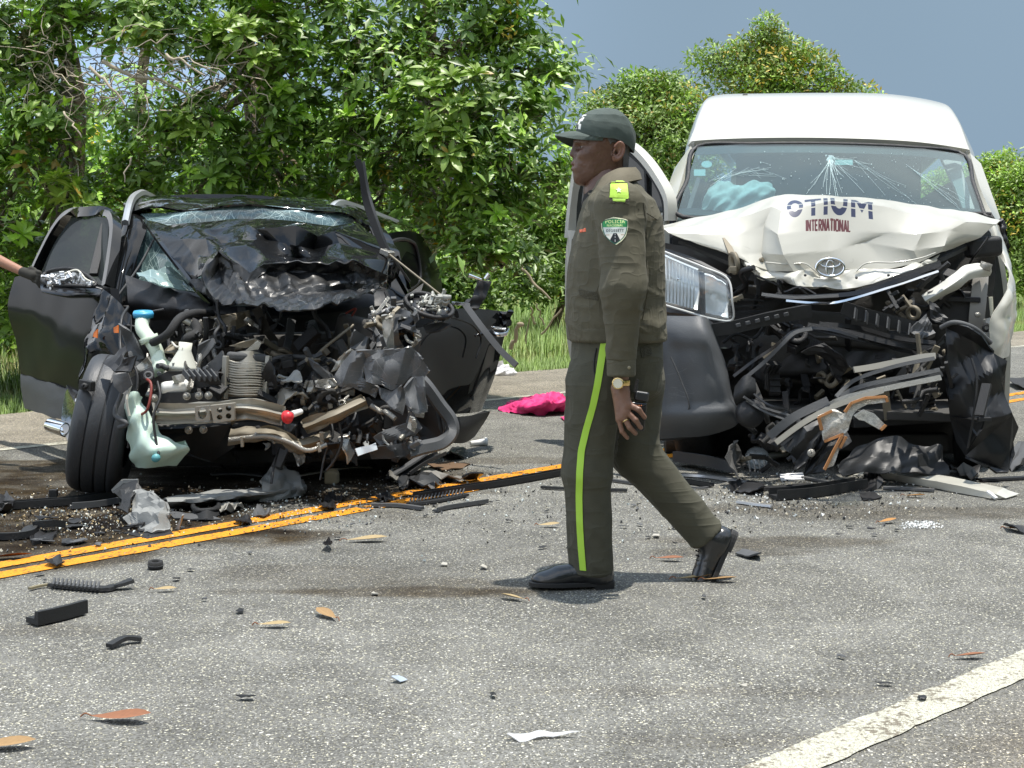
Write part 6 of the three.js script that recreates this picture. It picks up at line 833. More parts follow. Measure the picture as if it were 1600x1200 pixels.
  for (let k = 0; k < 4; k++) add('louvre', sweep([[-.02, -.005], [.02, -.005], [.02, .005], [-.02, .005]], PP([[1140, 470 + k * 9, 7.95], [1170, 468 + k * 9, 7.95], [1190, 470 + k * 8, 8.0]]), { seg: 6 }), MAT.plasticDark);
  const strips = [
    [[[1196, 462], [1260, 464], [1340, 458], [1400, 440], [1460, 420]], 7.6, .012, MAT.plasticGloss], [[[1228, 470], [1280, 474], [1320, 470], [1400, 446], [1466, 424]], 7.58, .006, MAT.chrome], [[[1338, 458], [1400, 436], [1470, 412]], 7.62, .018, MAT.plastic], [[[1190, 460], [1240, 465], [1310, 462]], 7.55, .009, MAT.plasticGrey], [[[1180, 430], [1215, 446], [1225, 456], [1250, 448], [1275, 460]], 7.66, .004, MAT.plasticGloss], [[[1250, 450], [1264, 462], [1274, 466]], 7.6, .004, MAT.wire],
    [[[1146, 588], [1180, 562], [1206, 545], [1224, 530], [1240, 518], [1265, 513], [1300, 516], [1340, 528]], 7.6, .008, MAT.plasticGloss], [[[1165, 590], [1195, 565], [1220, 540], [1242, 520], [1268, 514]], 7.56, .010, MAT.plasticGrey], [[[1262, 508], [1320, 518], [1400, 538], [1460, 545]], 7.7, .014, MAT.plasticDark], [[[1270, 514], [1340, 530], [1420, 550], [1466, 556]], 7.72, .010, MAT.plasticDark], [[[1280, 506], [1340, 512], [1400, 528], [1462, 536]], 7.78, .012, MAT.plasticDark],
    [[[1334, 578], [1360, 574], [1400, 566], [1440, 558], [1462, 556]], 7.35, .016, MAT.aluminium], [[[1306, 620], [1322, 604], [1344, 590], [1400, 572], [1460, 560]], 7.32, .010, MAT.plasticGrey], [[[1310, 622], [1330, 610], [1360, 600], [1420, 588], [1468, 578]], 7.3, .012, MAT.plasticGrey], [[[1300, 640], [1330, 620], [1370, 606], [1430, 594], [1472, 584]], 7.28, .014, MAT.plastic], [[[1276, 644], [1320, 622], [1400, 604], [1470, 590]], 7.26, .014, MAT.steel],
    [[[1202, 682], [1240, 652], [1294, 626]], 7.15, .022, MAT.plasticGrey], [[[1212, 692], [1256, 660], [1310, 632], [1380, 610]], 7.1, .014, MAT.aluminium], [[[1220, 696], [1262, 664], [1310, 640]], 7.12, .008, MAT.plasticGloss], [[[1162, 620], [1190, 636], [1244, 652]], 7.4, .006, MAT.plasticGrey], [[[1166, 626], [1196, 644], [1240, 660]], 7.4, .005, MAT.plasticGrey], [[[1176, 614], [1200, 632], [1230, 640]], 7.42, .005, MAT.plasticGloss]];
  strips.forEach(([pts, d, w, m], i) => { const v = pts.map(([x, y], k) => P(x, y, d + 0.03 * Math.sin(k * 1.7 + i))); add('grille_strip', sweep([[-w, -.005], [w, -.005], [w, .005], [-w, .005]], v, { seg: 20, up: V(0, .35, 1) }), m); });
  add('fog_lamp', sheet([PP([[1148, 604, 7.5], [1164, 586, 7.46], [1180, 592, 7.46]]), PP([[1146, 622, 7.46], [1164, 612, 7.42], [1182, 612, 7.44]]), PP([[1150, 634, 7.5], [1164, 630, 7.46], [1176, 622, 7.46]])], { nu: 10, nv: 10, th: 0.03 }), MAT.plastic); add('lamp_bowl', lathe([[0, .0], [.05, .0], [.08, .03], [.07, .08], [0, .09]], P(1168, 648, 7.5), V(0.2, 0.3, 1)), MAT.plasticDark);
  // torn plastic panel with number plate pieces at the centre bottom
  add('torn_panel', plate(PP([[1220, 690, 7.12], [1250, 660, 7.1], [1296, 632, 7.12], [1312, 640, 7.12], [1290, 668, 7.1], [1272, 690, 7.06], [1262, 720, 7.05], [1240, 738, 7.06], [1244, 716, 7.08], [1228, 704, 7.1]]), { th: 0.012, sub: 3, amp: 0.03, freq: 6, seed: 9, crease: 0.45 }), std(rgb(1), 0.5, 0, { map: scuffTex('#1d1e1f', '#a5a49f', 200, 3000, 61) }), 'torn black bumper skin hanging at the centre');
  add('torn_panel', plate(PP([[1268, 690, 7.16], [1290, 668, 7.16], [1316, 650, 7.18], [1330, 690, 7.18], [1300, 712, 7.14], [1290, 736, 7.12], [1256, 742, 7.1]]), { th: 0.012, sub: 2, amp: 0.02, seed: 10 }), MAT.plasticDark); add('bolt', lathe([[.004, 0], [.02, 0], [.02, .012], [.004, .012]], P(1267, 708, 7.05), V(0, 0.2, 1), 14), MAT.steel);
  const pulp = std(rgb(1), 0.9, 0, { map: dataTex(128, 128, (i, j) => { const v = 0.62 + 0.18 * tnoise(i / 4, j / 4, 32, 3) + 0.12 * tnoise(i / 18, j / 18, 7, 4); return [v, v * 0.985, v * 0.94]; }, { srgb: true, rx: 8, ry: 8 }) }), rust = std(rgb(0.42, 0.19, 0.07), 0.8);
  const chunk = (poly, d, seed, l) => { const c = add('broken_board', plate(PP(poly, d), { th: 0.016, sub: 2, amp: 0.012, freq: 7, seed, crease: .4 }), pulp, l); const ed = []; poly.forEach((a, i) => { const b = poly[(i + 1) % poly.length]; if ((a[2] ?? 0) > 0) ed.push(bar(P(a[0], a[1], d - .004), P(b[0], b[1], d - .004), 0.012, 0.016, .1, V(0, .2, 1))); }); if (ed.length) part('brown_edge', ed, rust, c).userData.kind = 'stuff'; return c; };
  const fl = a => a.map(([x, y, e]) => e ? [x, y, e] : [x, y]);
  { const mk = (poly, d, seed, edges, l) => { const c = add('broken_board', plate(poly.map(([x, y]) => P(x, y, d)), { th: 0.016, sub: 2, amp: 0.012, freq: 7, seed, crease: .4 }), pulp, l); for (const i of edges) { const a = poly[i], b = poly[(i + 1) % poly.length]; part('brown_edge', bar(P(a[0], a[1], d - .006), P(b[0], b[1], d - .006), 0.014, 0.02, .1, V(0, .2, 1)), rust, c); } return c; };
    mk([[1279, 652], [1300, 642], [1320, 646], [1330, 652], [1326, 672], [1318, 678], [1288, 690], [1284, 672]], 7.0, 3, [0, 5, 7], 'pale broken board with brown edges hanging from the smashed front, largest piece');
    mk([[1320, 644], [1330, 630], [1352, 622], [1384, 620], [1386, 628], [1356, 632], [1340, 640], [1330, 652]], 6.99, 4, [0, 1, 2, 3], 'upper curved strip of the broken board');
    mk([[1334, 650], [1350, 640], [1366, 646], [1384, 664], [1376, 672], [1352, 658], [1342, 656]], 6.98, 5, [3], 'right tongue of the broken board');
    mk([[1316, 680], [1322, 682], [1312, 700], [1302, 728], [1288, 734], [1302, 706]], 6.98, 6, [1, 4, 5], 'narrow lower strip of the broken board'); }
  // right-hand black panel (underrun of the wing), white wing, body corner
  add('hanging_panel', plate(PP([[1478, 512, 7.55], [1492, 506, 7.5], [1512, 512, 7.46], [1534, 526, 7.44], [1554, 552, 7.46], [1573, 564, 7.52], [1571, 580, 7.5], [1566, 598, 7.46], [1572, 622, 7.42], [1582, 648, 7.4], [1592, 668, 7.42], [1584, 690, 7.42], [1586, 710, 7.4], [1576, 737, 7.38], [1558, 738, 7.34], [1544, 728, 7.34], [1526, 720, 7.38], [1508, 712, 7.44], [1494, 690, 7.48], [1484, 650, 7.5], [1476, 590, 7.54]]), { th: .012, sub: 4, amp: .022, freq: 3.6, seed: 71, crease: .4, holes: [PP([[1520, 656, 7.38], [1530, 660, 7.38], [1540, 654, 7.37], [1534, 672, 7.38], [1526, 682, 7.38], [1516, 668, 7.39]])] }), std(rgb(1), 0.42, 0, { map: scuffTex('#0e0f10', '#6f6f6c', 70, 2000, 45) }), 'large torn black panel hanging at the right front corner');
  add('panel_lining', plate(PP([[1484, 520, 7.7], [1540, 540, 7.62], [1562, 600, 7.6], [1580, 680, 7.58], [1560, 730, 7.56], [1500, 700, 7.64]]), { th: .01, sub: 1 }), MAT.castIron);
  add('panel_ridge', tube(PP([[1518, 560, 7.40], [1526, 590, 7.36], [1524, 630, 7.34], [1512, 700, 7.38]]), .007, 20, 6), MAT.plastic);
  add('panel_strap', bar(P(1542, 600, 7.28), P(1530, 650, 7.22), 0.05, 0.02), MAT.plasticDark); add('panel_strap', bar(P(1528, 655, 7.22), P(1548, 655, 7.22), 0.03, 0.02), MAT.plasticDark); add('panel_top_edge', tube(PP([[1470, 512, 7.55], [1490, 504, 7.5], [1520, 512, 7.48], [1548, 536, 7.52]]), 0.014, 20, 7), MAT.plasticGrey);
  add('front_wing', sheet([
    PP([[1530, 352, 8.55], [1550, 346, 8.5], [1562, 352, 8.6]]), PP([[1562, 400, 8.35], [1570, 396, 8.35], [1576, 400, 8.5]]), PP([[1579, 432, 8.2], [1583, 440, 8.24], [1585, 450, 8.4]]), PP([[1570, 458, 8.06], [1582, 462, 8.1], [1588, 474, 8.3]]), PP([[1549, 496, 7.96], [1570, 498, 8.0], [1588, 498, 8.2]]), PP([[1546, 530, 7.96], [1566, 534, 7.98], [1582, 520, 8.2]]), PP([[1544, 560, 8.0], [1560, 564, 8.0], [1576, 556, 8.2]])], { nu: 20, nv: 60, th: 0.006, amp: 0.007, freq: 6, seed: 81, crease: .5 }), MAT.white, 'buckled white right wing, torn open');
  add('inner_wing', plate(PP([[1536, 500, 8.05], [1548, 496, 8.0], [1550, 545, 8.0], [1540, 550, 8.05], [1534, 525, 8.08]]), { th: .01, sub: 2, amp: .01 }), std(rgb(0.5, 0.5, 0.46), 0.6)); add('wing_slot', lathe([[.012, 0], [.026, 0], [.026, .008], [.012, .008]], P(1541, 512, 7.99), V(0, 0, 1), 14), MAT.plasticDark);
  add('wing_stay', sweep([[-.04, -.006], [.04, -.006], [.046, .01], [-.046, .01]], PP([[1532, 424, 8.15], [1530, 450, 8.1], [1526, 490, 8.08], [1524, 520, 8.1]]), { seg: 10, up: V(0, 0, 1) }), std(rgb(0.26, 0.25, 0.23), 0.6), 'upright grey stay inside the right wing'); add('bolt', lathe([[0, 0], [.016, 0], [.016, .012], [0, .014]], P(1527, 492, 8.02), V(0, 0, 1), 12), MAT.steel);
  add('upper_member', sheet([PP([[1440, 462, 8.0], [1480, 436, 8.0], [1512, 412, 8.05], [1536, 412, 8.1]]), PP([[1446, 470, 7.94], [1486, 446, 7.94], [1518, 424, 8.0], [1548, 420, 8.05]]), PP([[1452, 476, 8.0], [1492, 454, 8.0], [1520, 436, 8.02], [1546, 430, 8.1]])], { nu: 20, nv: 8, th: 0.02, amp: 0.006, seed: 4 }), std(rgb(0.55, 0.55, 0.5), 0.55), 'grey inner member bent up at the right');
  add('member_end', [lathe([[.016, -.02], [.034, -.02], [.034, .02], [.016, .02]], P(1540, 416, 8.05), V(0.3, 1, 0.2), 16)], MAT.steel);
  add('side_duct', [bar(P(1510, 388, 8.3), P(1562, 384, 8.35), 0.1, 0.12, .3)], MAT.plasticDark); add('side_glass', plate(PP([[1480, 386, 8.4], [1518, 368, 8.45], [1518, 382, 8.4], [1500, 390, 8.36]]), { sub: 1, th: .006 }), MAT.glassDark); add('washer_stub', rod(P(1524, 384, 8.3), P(1540, 366, 8.4), 0.03, 0.035), MAT.plasticGrey); add('pale_stick', rod(P(1548, 464, 8.0), P(1550, 494, 8.0), .012, .01, 8), std(rgb(.6, .58, .45), .6));
  add('mirror', [sheet([PP([[1556, 348, 8.65], [1564, 346, 8.6], [1570, 356, 8.6]]), PP([[1562, 372, 8.62], [1568, 370, 8.58], [1573, 376, 8.6]]), PP([[1566, 398, 8.65], [1570, 392, 8.62], [1574, 396, 8.62]])], { nu: 8, nv: 12, th: .04, amp: .01, freq: 9 })], MAT.plasticDark, 'remains of the right door mirror');
  add('filler_panel', plate(PP([[1452, 470, 7.8], [1462, 474, 7.78], [1488, 506, 7.74], [1462, 504, 7.74], [1454, 496, 7.76]]), { th: .01, sub: 2, amp: .01 }), MAT.plastic);
  add('wheel', [lathe([[.1, -.1], [.25, -.11], [.32, -.1], [.345, -.05], [.345, .05], [.32, .1], [.25, .11], [.1, .1]], P(1520, 650, 8.3).setY(.345), V(1, 0, .3), 36)], MAT.rubber); add('wheel', [lathe([[.1, -.1], [.25, -.11], [.32, -.1], [.345, -.05], [.345, .05], [.32, .1], [.25, .11], [.1, .1]], P(1090, 650, 8.5).setY(.345), V(1, 0, .3), 36)], MAT.rubber);
  for (const s of [-.8, .8]) add('wheel', [lathe([[.1, -.1], [.25, -.11], [.32, -.1], [.345, -.05], [.345, .05], [.32, .1], [.25, .11], [.1, .1]], back(P(1300, 640, 8.8), 3.4, s).setY(.345), V(1, 0, .2), 30)], MAT.rubber);
  add('cross_member', bar(P(1190, 690, 8.3), P(1480, 690, 8.2), .12, .1), MAT.castIron); add('undertray', bar(P(1300, 700, 7.9).setY(.34), P(1320, 700, 9).setY(.34), 1.5, .05), MAT.castIron); add('lower_beam', bar(P(1330, 660, 7.9), P(1480, 650, 7.9), .1, .06), MAT.plasticDark);
  add('splash_shield', sheet([PP([[1310, 720, 7.6], [1340, 694, 7.6], [1400, 686, 7.58], [1470, 700, 7.6]]), PP([[1310, 736, 7.52], [1350, 720, 7.48], [1410, 716, 7.46], [1478, 730, 7.5]]), PP([[1316, 744, 7.5], [1350, 740, 7.44], [1410, 738, 7.42], [1482, 744, 7.46]])], { nu: 30, nv: 14, th: .01, amp: .02, freq: 6, seed: 91, crease: .5 }), std(rgb(1), 0.5, 0, { map: scuffTex('#232425', '#8d8c88', 120, 3000, 47) }));
  const zones = [[[1140, 410], [1240, 470], [7.9, 8.2], 12], [[1140, 520], [1240, 600], [7.8, 8.2], 18], [[1240, 520], [1460, 640], [7.8, 8.2], 34], [[1380, 430], [1470, 500], [7.8, 8.1], 12], [[1150, 640], [1260, 720], [7.4, 7.9], 14], [[1420, 540], [1490, 640], [7.4, 7.8], 16], [[1470, 400], [1540, 460], [8.1, 8.4], 8]], jm = [MAT.castIron, MAT.plasticDark, MAT.plasticDark, MAT.plastic, MAT.plasticDark, MAT.steelDirty];
  for (const [a, b, dd, n] of zones) for (let i = 0; i < n; i++) add(['broken_bracket', 'broken_clip', 'bent_strip', 'engine_piece'][Math.floor(rnd() * 4)], junkPiece(rnd, P(lerp(a[0], b[0], rnd()), lerp(a[1], b[1], rnd()), lerp(dd[0], dd[1], rnd())), .05 + .1 * rnd()), jm[Math.floor(rnd() * 6)]);
  // --- driver's door, swung open to the left
  const D = (x, y, o = 0) => P(x, y, lerp(8.62, 9.5, clamp((1050 - x) / 155)) + o);
  const door = add('front_door', sheet([[D(1046, 345), D(1000, 360), D(950, 366), D(900, 360), D(889, 366)], [D(1046, 420), D(1000, 430), D(950, 440), D(905, 425), D(889, 428)], [D(1044, 520), D(1000, 530), D(950, 545), D(910, 540), D(896, 538)], [D(1040, 600), D(1000, 610), D(960, 622), D(930, 622), D(918, 618)]], { nu: 24, nv: 20, th: .05 }), cream, 'open driver-side door');
  part('door_frame', sweep([[-.035, -.02], [.035, -.02], [.035, .02], [-.035, .02]], [D(1048, 345), D(1046, 310), D(1030, 278), D(1008, 248), D(985, 228), D(960, 222), D(925, 226), D(908, 250), D(897, 310), D(891, 372)], { seg: 50, up: V(.5, 0, .85) }), cream, door);
  part('window_pane', sheet([[D(1042, 345, .01), D(900, 362, .01)], [D(1036, 300, .01), D(904, 300, .01)], [D(990, 240, .01), D(925, 240, .01)]], { nu: 6, nv: 6, th: .006 }), phy(rgb(.02, .025, .025), .05, 0, { transmission: .25, thickness: 0 }), door); part('quarter_bar', bar(D(1014, 350, -.01), D(1010, 262, -.01), .03, .02), MAT.plasticDark, door);
  part('inner_frame', sweep([[-.012, -.01], [.012, -.01], [.012, .01], [-.012, .01]], [D(1040, 342, -.02), D(1036, 310, -.02), D(1020, 278, -.02), D(1000, 254, -.02), D(984, 240, -.02)], { seg: 16, up: V(.5, 0, .85) }), MAT.plasticDark, door); part('hinge', bar(D(896, 377, -.05), D(906, 380, -.06), .04, .05, .3), MAT.plasticDark, door);
}

// ================================================================ THE OFFICER
const OD = 5.15;                                                     // how far away he walks
const cloth = (c, seed, rx = 1) => { const t = dataTex(256, 256, (i, j) => { const wv = ((i + j) % 4 < 2 ? 0.04 : -0.04) + 0.10 * (tnoise(i / 3, j / 3, 85, seed) - .5) + 0.14 * (tnoise(i / 40, j / 40, 6, seed + 2) - .5); return [.8 + wv, .8 + wv, .8 + wv]; }, { rx: 8, ry: 8 }); const w = dataTex(512, 512, (i, j) => { const wv = (i + j) % 4 < 2 ? 0 : .03, x = i + 18 * tnoise(i / 50, j / 50, 10, seed + 9), y = j + 18 * tnoise(i / 50, j / 50, 10, seed + 4); const rd = (s, p) => Math.pow(1 - Math.abs(2 * tnoise(x / s, y / s, p, seed) - 1), 4); const v = wv + .5 * rd(128, 4) + .28 * rd(51.2, 10) + .1 * rd(25.6, 20); return [v, v, v]; }, { rx: 2.2, ry: 2.2 }); return phy(c, 0.85, 0, { map: t, bumpMap: w, bumpScale: 0.007, sheen: 0.25, sheenRoughness: 0.6, sheenColor: rgb(.3, .28, .22) }); };
const jacketMat = cloth(rgb(.116, .106, .070), 3), trouserMat = cloth(rgb(.078, .075, .050), 5), capMat = cloth(rgb(.075, .100, .088), 7), lime = std(rgb(.40, .66, .06), .6), leather = phy(rgb(.012), .32, 0, { clearcoat: .6, clearcoatRoughness: .2, bumpMap: grainBump, bumpScale: .0008 }), soleMat = std(rgb(.016), .6), gold = std(rgb(.75, .55, .25), .25, 1);
const officer = thing('person', 'officer in dark olive uniform and green cap striding left past the wrecks, radio in hand', 'person', G(925, 915));
const project = (f, px, py, lift, z0 = -4.5) => { const p = P(px, py, 4.95); p.z = z0; for (let i = 0; i < 90; i++) { const d = f(p); if (d < 0.0004) break; p.z -= d * 0.7; } return p.add(V(0, 0, lift)); };
{
  const A = (n, g, m, l, par = officer) => part(n, g, m, par, l);
  const folds = (p, a, sx, sy, sz, seed) => { const n = noise(p.x * sx + seed, p.y * sy, p.z * sz + seed), m = noise(p.x * sx * .5 + seed, p.y * sy * .5 + 4, p.z * sz * .5); return a * (.35 * m - .9 * Math.pow(1 - Math.abs(n), 5) * (.5 + .5 * m)); };
  // --- head
  const HC = P(938, 236, OD), ya = 0.09, fw = V(-Math.cos(ya), 0, Math.sin(ya)), sd = V(Math.sin(ya), 0, Math.cos(ya));
  const loc = p => { const x = p.x - HC.x, y = p.y - HC.y, z = p.z - HC.z; return V(x * fw.x + z * fw.z, y, x * sd.x + z * sd.z); }, wld = (u, v, w) => V(HC.x + fw.x * u + sd.x * w, HC.y + v, HC.z + fw.z * u + sd.z * w);
  const head = (q, skull) => {
    const w = Math.abs(q.z), m = V(q.x, q.y, w);
    let d = ell(m, V(-.006, .035, 0), .099, .106, .077);
    d = smin(d, ell(m, V(.034, -.032, 0), .056, .084, .062), .03); d = smin(d, ell(m, V(.028, -.072, 0), .057, .048, .061), .02); d = smin(d, ell(m, V(.073, -.097, 0), .023, .024, .030), .025);
    d = smin(d, cap(m, V(-.035, -.05, 0), V(-.052, -.22, 0), .062, .07), .035);
    if (skull) return d;
    d = smin(d, ell(m, V(.055, -.018, .043), .025, .02, .02), .02); d = smin(d, cap(m, V(.084, .031, .008), V(.062, .029, .05), .012, .011), .012);
    d = smax(d, -ell(m, V(.092, .009, .033), .017, .012, .017), .012); d = smin(d, cap(m, V(.067, .0165, .024), V(.064, .0165, .042), .009, .008), .004);
    d = smin(d, cap(m, V(.090, .018, 0), V(.1005, -.012, 0), .008, .0125), .010); d = smin(d, ell(m, V(.086, -.019, .0135), .012, .0095, .0085), .007); d = smax(d, -ell(m, V(.092, -.028, .009), .006, .006, .004), .003);
    d = smin(d, ell(m, V(.076, -.054, 0), .025, .030, .036), .018);
    d = smin(d, cap(m, V(.0985, -.0450, .004), V(.079, -.052, .027), .0092, .0055), .004); d = smin(d, cap(m, V(.0970, -.0640, .004), V(.079, -.056, .025), .0096, .0055), .004); d = smax(d, -cap(m, V(.110, -.0540, 0), V(.081, -.0545, .031), .0042, .0028), .002);
    d = smax(d, -cap(m, V(.080, -.020, .026), V(.062, -.052, .042), .003, .003), .010);
    const eu = q.x + .052 + (q.y + .007) * .18, ev = q.y + .007, er = Math.hypot(eu / .019, ev / .029), ez = w - .0795 - .10 * (-eu) - 0.06 * ev; // ear
    if (Math.abs(eu) < .05 && Math.abs(ev) < .06) { const ring = Math.hypot((er - 1) * .021, ez - .006) - .0052, disc = Math.max((er - 1) * .019, Math.abs(ez) - .004), inner = Math.hypot((Math.hypot((eu - .002) / .011, (ev - .002) / .018) - 1) * .013, ez - .003) - .0034; let e = smin(smin(disc, eu > .013 && ev < .012 && ev > -.018 ? 1 : ring, .004), inner, .004); e = smin(e, ell(V(eu, ev, ez), V(.006, -.029, .002), .009, .009, .005), .006); e = smax(e, -ell(V(eu, ev, ez), V(.006, -.004, .004), .007, .009, .006), .003); d = smin(d, e, .006); }
    return d + 0.0006 * noise(q.x * 160, q.y * 160, q.z * 160) + .0009 * noise(q.x * 40, q.y * 60, q.z * 40);
  };
  const gh = nets(p => head(p, 0), V(-.14, -.17, -.11), V(.13, .15, .11), .0029);
  const toW = g => { const p = g.attributes.position, v = V(); for (let i = 0; i < p.count; i++) { v.fromBufferAttribute(p, i); const k = wld(v.x, v.y, v.z); p.setXYZ(i, k.x, k.y, k.z); } const ix = g.index.array; g.computeVertexNormals(); return g; };
  toW(gh);
  // --- hands: bones joined in one field
  const hb = [[[970, 590, 4.925], [972, 612, 4.92], .026, .026], [[970, 606, 4.92], [982, 632, 4.895], .022, .0135], [[969, 606, 4.92], [979, 643, 4.89], .022, .0135], [[967, 606, 4.92], [974, 651, 4.892], .022, .013], [[965, 608, 4.922], [967, 655, 4.90], .02, .012],
    [[982, 632, 4.895], [998, 640, 4.884], .0112, .0098], [[998, 640, 4.884], [1007, 652, 4.895], .0098, .0082], [[979, 643, 4.89], [993, 656, 4.880], .0112, .0098], [[993, 656, 4.880], [1001, 668, 4.892], .0098, .0082], [[974, 651, 4.892], [984, 668, 4.884], .0108, .0094], [[984, 668, 4.884], [993, 677, 4.894], .0094, .008], [[967, 655, 4.90], [972, 674, 4.894], .0098, .0085], [[972, 674, 4.894], [980, 684, 4.902], .0085, .0074],
    [[963, 612, 4.94], [974, 634, 4.975], .017, .0125], [[974, 634, 4.975], [994, 646, 4.985], .012, .0095]].map(([a, b, r, s]) => [P(...a), P(...b), r, s]);
  const handF = p => { let d = 1; hb.forEach(([a, b, r, s], i) => { d = i < 5 ? smin(d, cap(p, a, b, r, s), .014) : smin(d, cap(p, a, b, r, s), .0045); }); return d + .0005 * noise(p.x * 120, p.y * 120, p.z * 120); };
  const gn = nets(handF, P(945, 700, 4.95).setZ(-5.02), P(1020, 575, 4.95).setZ(-4.85), .0026);
  const gf = gn.clone(); { const p = gf.attributes.position; for (let i = 0; i < p.count; i++) p.setZ(i, -2 * OD - p.getZ(i)); const ix = gf.index.array; for (let i = 0; i < ix.length; i += 3) { const t = ix[i]; ix[i] = ix[i + 1]; ix[i + 1] = t; } gf.computeVertexNormals(); }
  // --- the body under the clothes
  const J = { sh: P(970, 325, 4.94), el: P(974, 450, 4.89), wr: P(971, 596, 4.92), hipL: P(930, 600, 5.07), knL: P(918, 735, 5.05), anL: P(928, 892, 5.06), hipR: P(990, 596, 5.23), knR: P(990, 705, 5.22), anR: P(1112, 846, 5.22) };
  const mir = p => V(p.x, p.y, -2 * OD - p.z), J2 = { sh: mir(J.sh), el: mir(J.el), wr: mir(J.wr) };
  const bodyF = p => { let d = cap(p, P(950, 300, OD), P(964, 380, OD), .09, .12); d = smin(d, cap(p, P(964, 380, OD), P(962, 570, OD), .12, .12), .05); d = smin(d, cap(p, P(940, 250, OD), P(952, 300, OD), .06, .06), .03); for (const j of [J, J2]) { d = smin(d, cap(p, P(958, 312, OD), j.sh, .06, .055), .04); d = smin(d, cap(p, j.sh, j.el, .05, .04), .02); d = smin(d, cap(p, j.el, j.wr, .04, .027), .02); } d = smin(d, cap(p, J.hipL, J.knL, .07, .05), .03); d = smin(d, cap(p, J.knL, J.anL, .05, .036), .02); d = smin(d, cap(p, J.hipR, J.knR, .07, .05), .03); return smin(d, cap(p, J.knR, J.anR, .05, .036), .02); };
  const gb = nets(bodyF, V(.1, -.02, -5.5), V(.9, 1.62, -4.8), .016);
  const skinG = merge([gh, gn, gf, gb]);
  { const p = skinG.attributes.position, c = new Float32Array(p.count * 3); for (let i = 0; i < p.count; i++) { const q = loc(V().fromBufferAttribute(p, i)), hand = p.getY(i) < .95; let r = .115, g = .058, b = .038; if (hand) { r = .2; g = .105; b = .068; } else { const lip = Math.exp(-(((q.y + .054) / .012) ** 2)) * sstep(.066, .078, q.x) * sstep(.03, .02, Math.abs(q.z)); r += .05 * lip; g += .022 * lip; b += .022 * lip; const ear = sstep(.078, .086, Math.abs(q.z)); r += .07 * ear; g += .03 * ear; b += .02 * ear; } const n = 1 + .16 * fbm(q.x * 50, q.y * 50, q.z * 50, 3); c[i * 3] = r * n; c[i * 3 + 1] = g * n; c[i * 3 + 2] = b * n; } skinG.setAttribute('color', new THREE.BufferAttribute(c, 3)); }
  A('body', skinG, phy(rgb(1), .40, 0, { vertexColors: true, bumpMap: grainBump, bumpScale: .0006 }));
  for (const s of [-1, 1]) { const e = A('eye', ball(wld(.0655, .0105, .033 * s), .0118), std(rgb(.30, .25, .21), .2)); A('iris', ball(wld(.0755, .0105, .034 * s), .0042), std(rgb(.01, .006, .004), .1), null, e); A('eyebrow', tube([wld(.088, .036, .012 * s), wld(.083, .041, .03 * s), wld(.066, .036, .049 * s)], .0028, 10, 6), std(rgb(.03), .9)); }
  // short grey hair round the back and temples
  const hair = nets(q => Math.max(head(q, 1) - .0028 - .0014 * noise(q.x * 260, q.y * 260, q.z * 260), q.y - .06, -(q.y + .062 + .5 * (q.x + .12)), q.x - (-.018 + .5 * (q.y - .03)), q.x > -.072 && q.x < -.028 && q.y < .022 ? .01 : -1, (q.x > -.03 ? (.018 - q.y) : -1)), V(-.14, -.12, -.11), V(.05, .07, .11), .0033);
  A('hair', toW(hair), std(rgb(1), .95, 0, { map: dataTex(128, 128, (i, j) => { const v = .20 + .34 * tnoise(i / 1.5, j / 1.5, 85, 3) * tnoise(i / 9, j / 9, 14, 4) * 1.6; return [v, v * .97, v * .94]; }, { srgb: true, rx: 6, ry: 6 }) }));
  // --- cap
  { const N = 72, M = 22, ct = V(-.012, 0, 0), rows = [];
    const foot = th => { const c = Math.cos(th), s = Math.sin(th), v = c > 0 ? lerp(.040, .070, c * c) : lerp(.040, -.006, c * c); return V(ct.x + (c > 0 ? .100 : .108) * c, v, .0865 * s); };
    const at = (th, t, o = 0) => { const f = foot(th), k = Math.pow(1 - Math.pow(t, 2.5), 1 / 2.3), v = lerp(f.y, .150, t), bulge = 1 + .05 * Math.sin(Math.PI * Math.min(1, t * 1.2)) * (Math.cos(th) < 0 ? 1 : .4), seam = -.0016 * Math.exp(-(((((th / (Math.PI / 3)) % 1) + 1.5) % 1 - .5) ** 2) * 500), wr = .0016 * noise(th * 5, t * 5, 2) + .0022 * noise(th * 2.2, t * 2.4, 8); const e = o + seam + wr; return V(ct.x + (f.x - ct.x) * k * bulge + Math.cos(th) * e - .01 * t, v + e * t, f.z * k * bulge + Math.sin(th) * e); };
    for (let j = 0; j <= M; j++) rows.push(Array.from({ length: N + 1 }, (_, i) => { const q = at(i / N * 2 * Math.PI, Math.min(.9999, Math.pow(j / M, .85))); return wld(q.x, q.y, q.z); }));
    const c = A('cap', sheet(rows, { nu: N, nv: M, th: .003, sharp: true, crease: 1.2 }), capMat, 'dark green peaked cap');
    A('button', ball(wld(-.022, .152, 0), .007, 1, .5, 1), capMat, null, c);
    for (let k = 0; k < 6; k++) A('seam', tube(Array.from({ length: 9 }, (_, i) => { const q = at(k * Math.PI / 3 + .001, i / 8.6 * .97, .001); return wld(q.x, q.y, q.z); }), .0009, 16, 4), std(rgb(.04, .05, .045), .9), null, c);
    A('band', sheet([0, .5, 1].map(s => Array.from({ length: 41 }, (_, i) => { const q = at(i / 40 * 2 * Math.PI, .02 + .055 * s, .0006); return wld(q.x, q.y, q.z); })), { nu: 60, nv: 3, th: .001, sharp: true }), capMat, null, c);
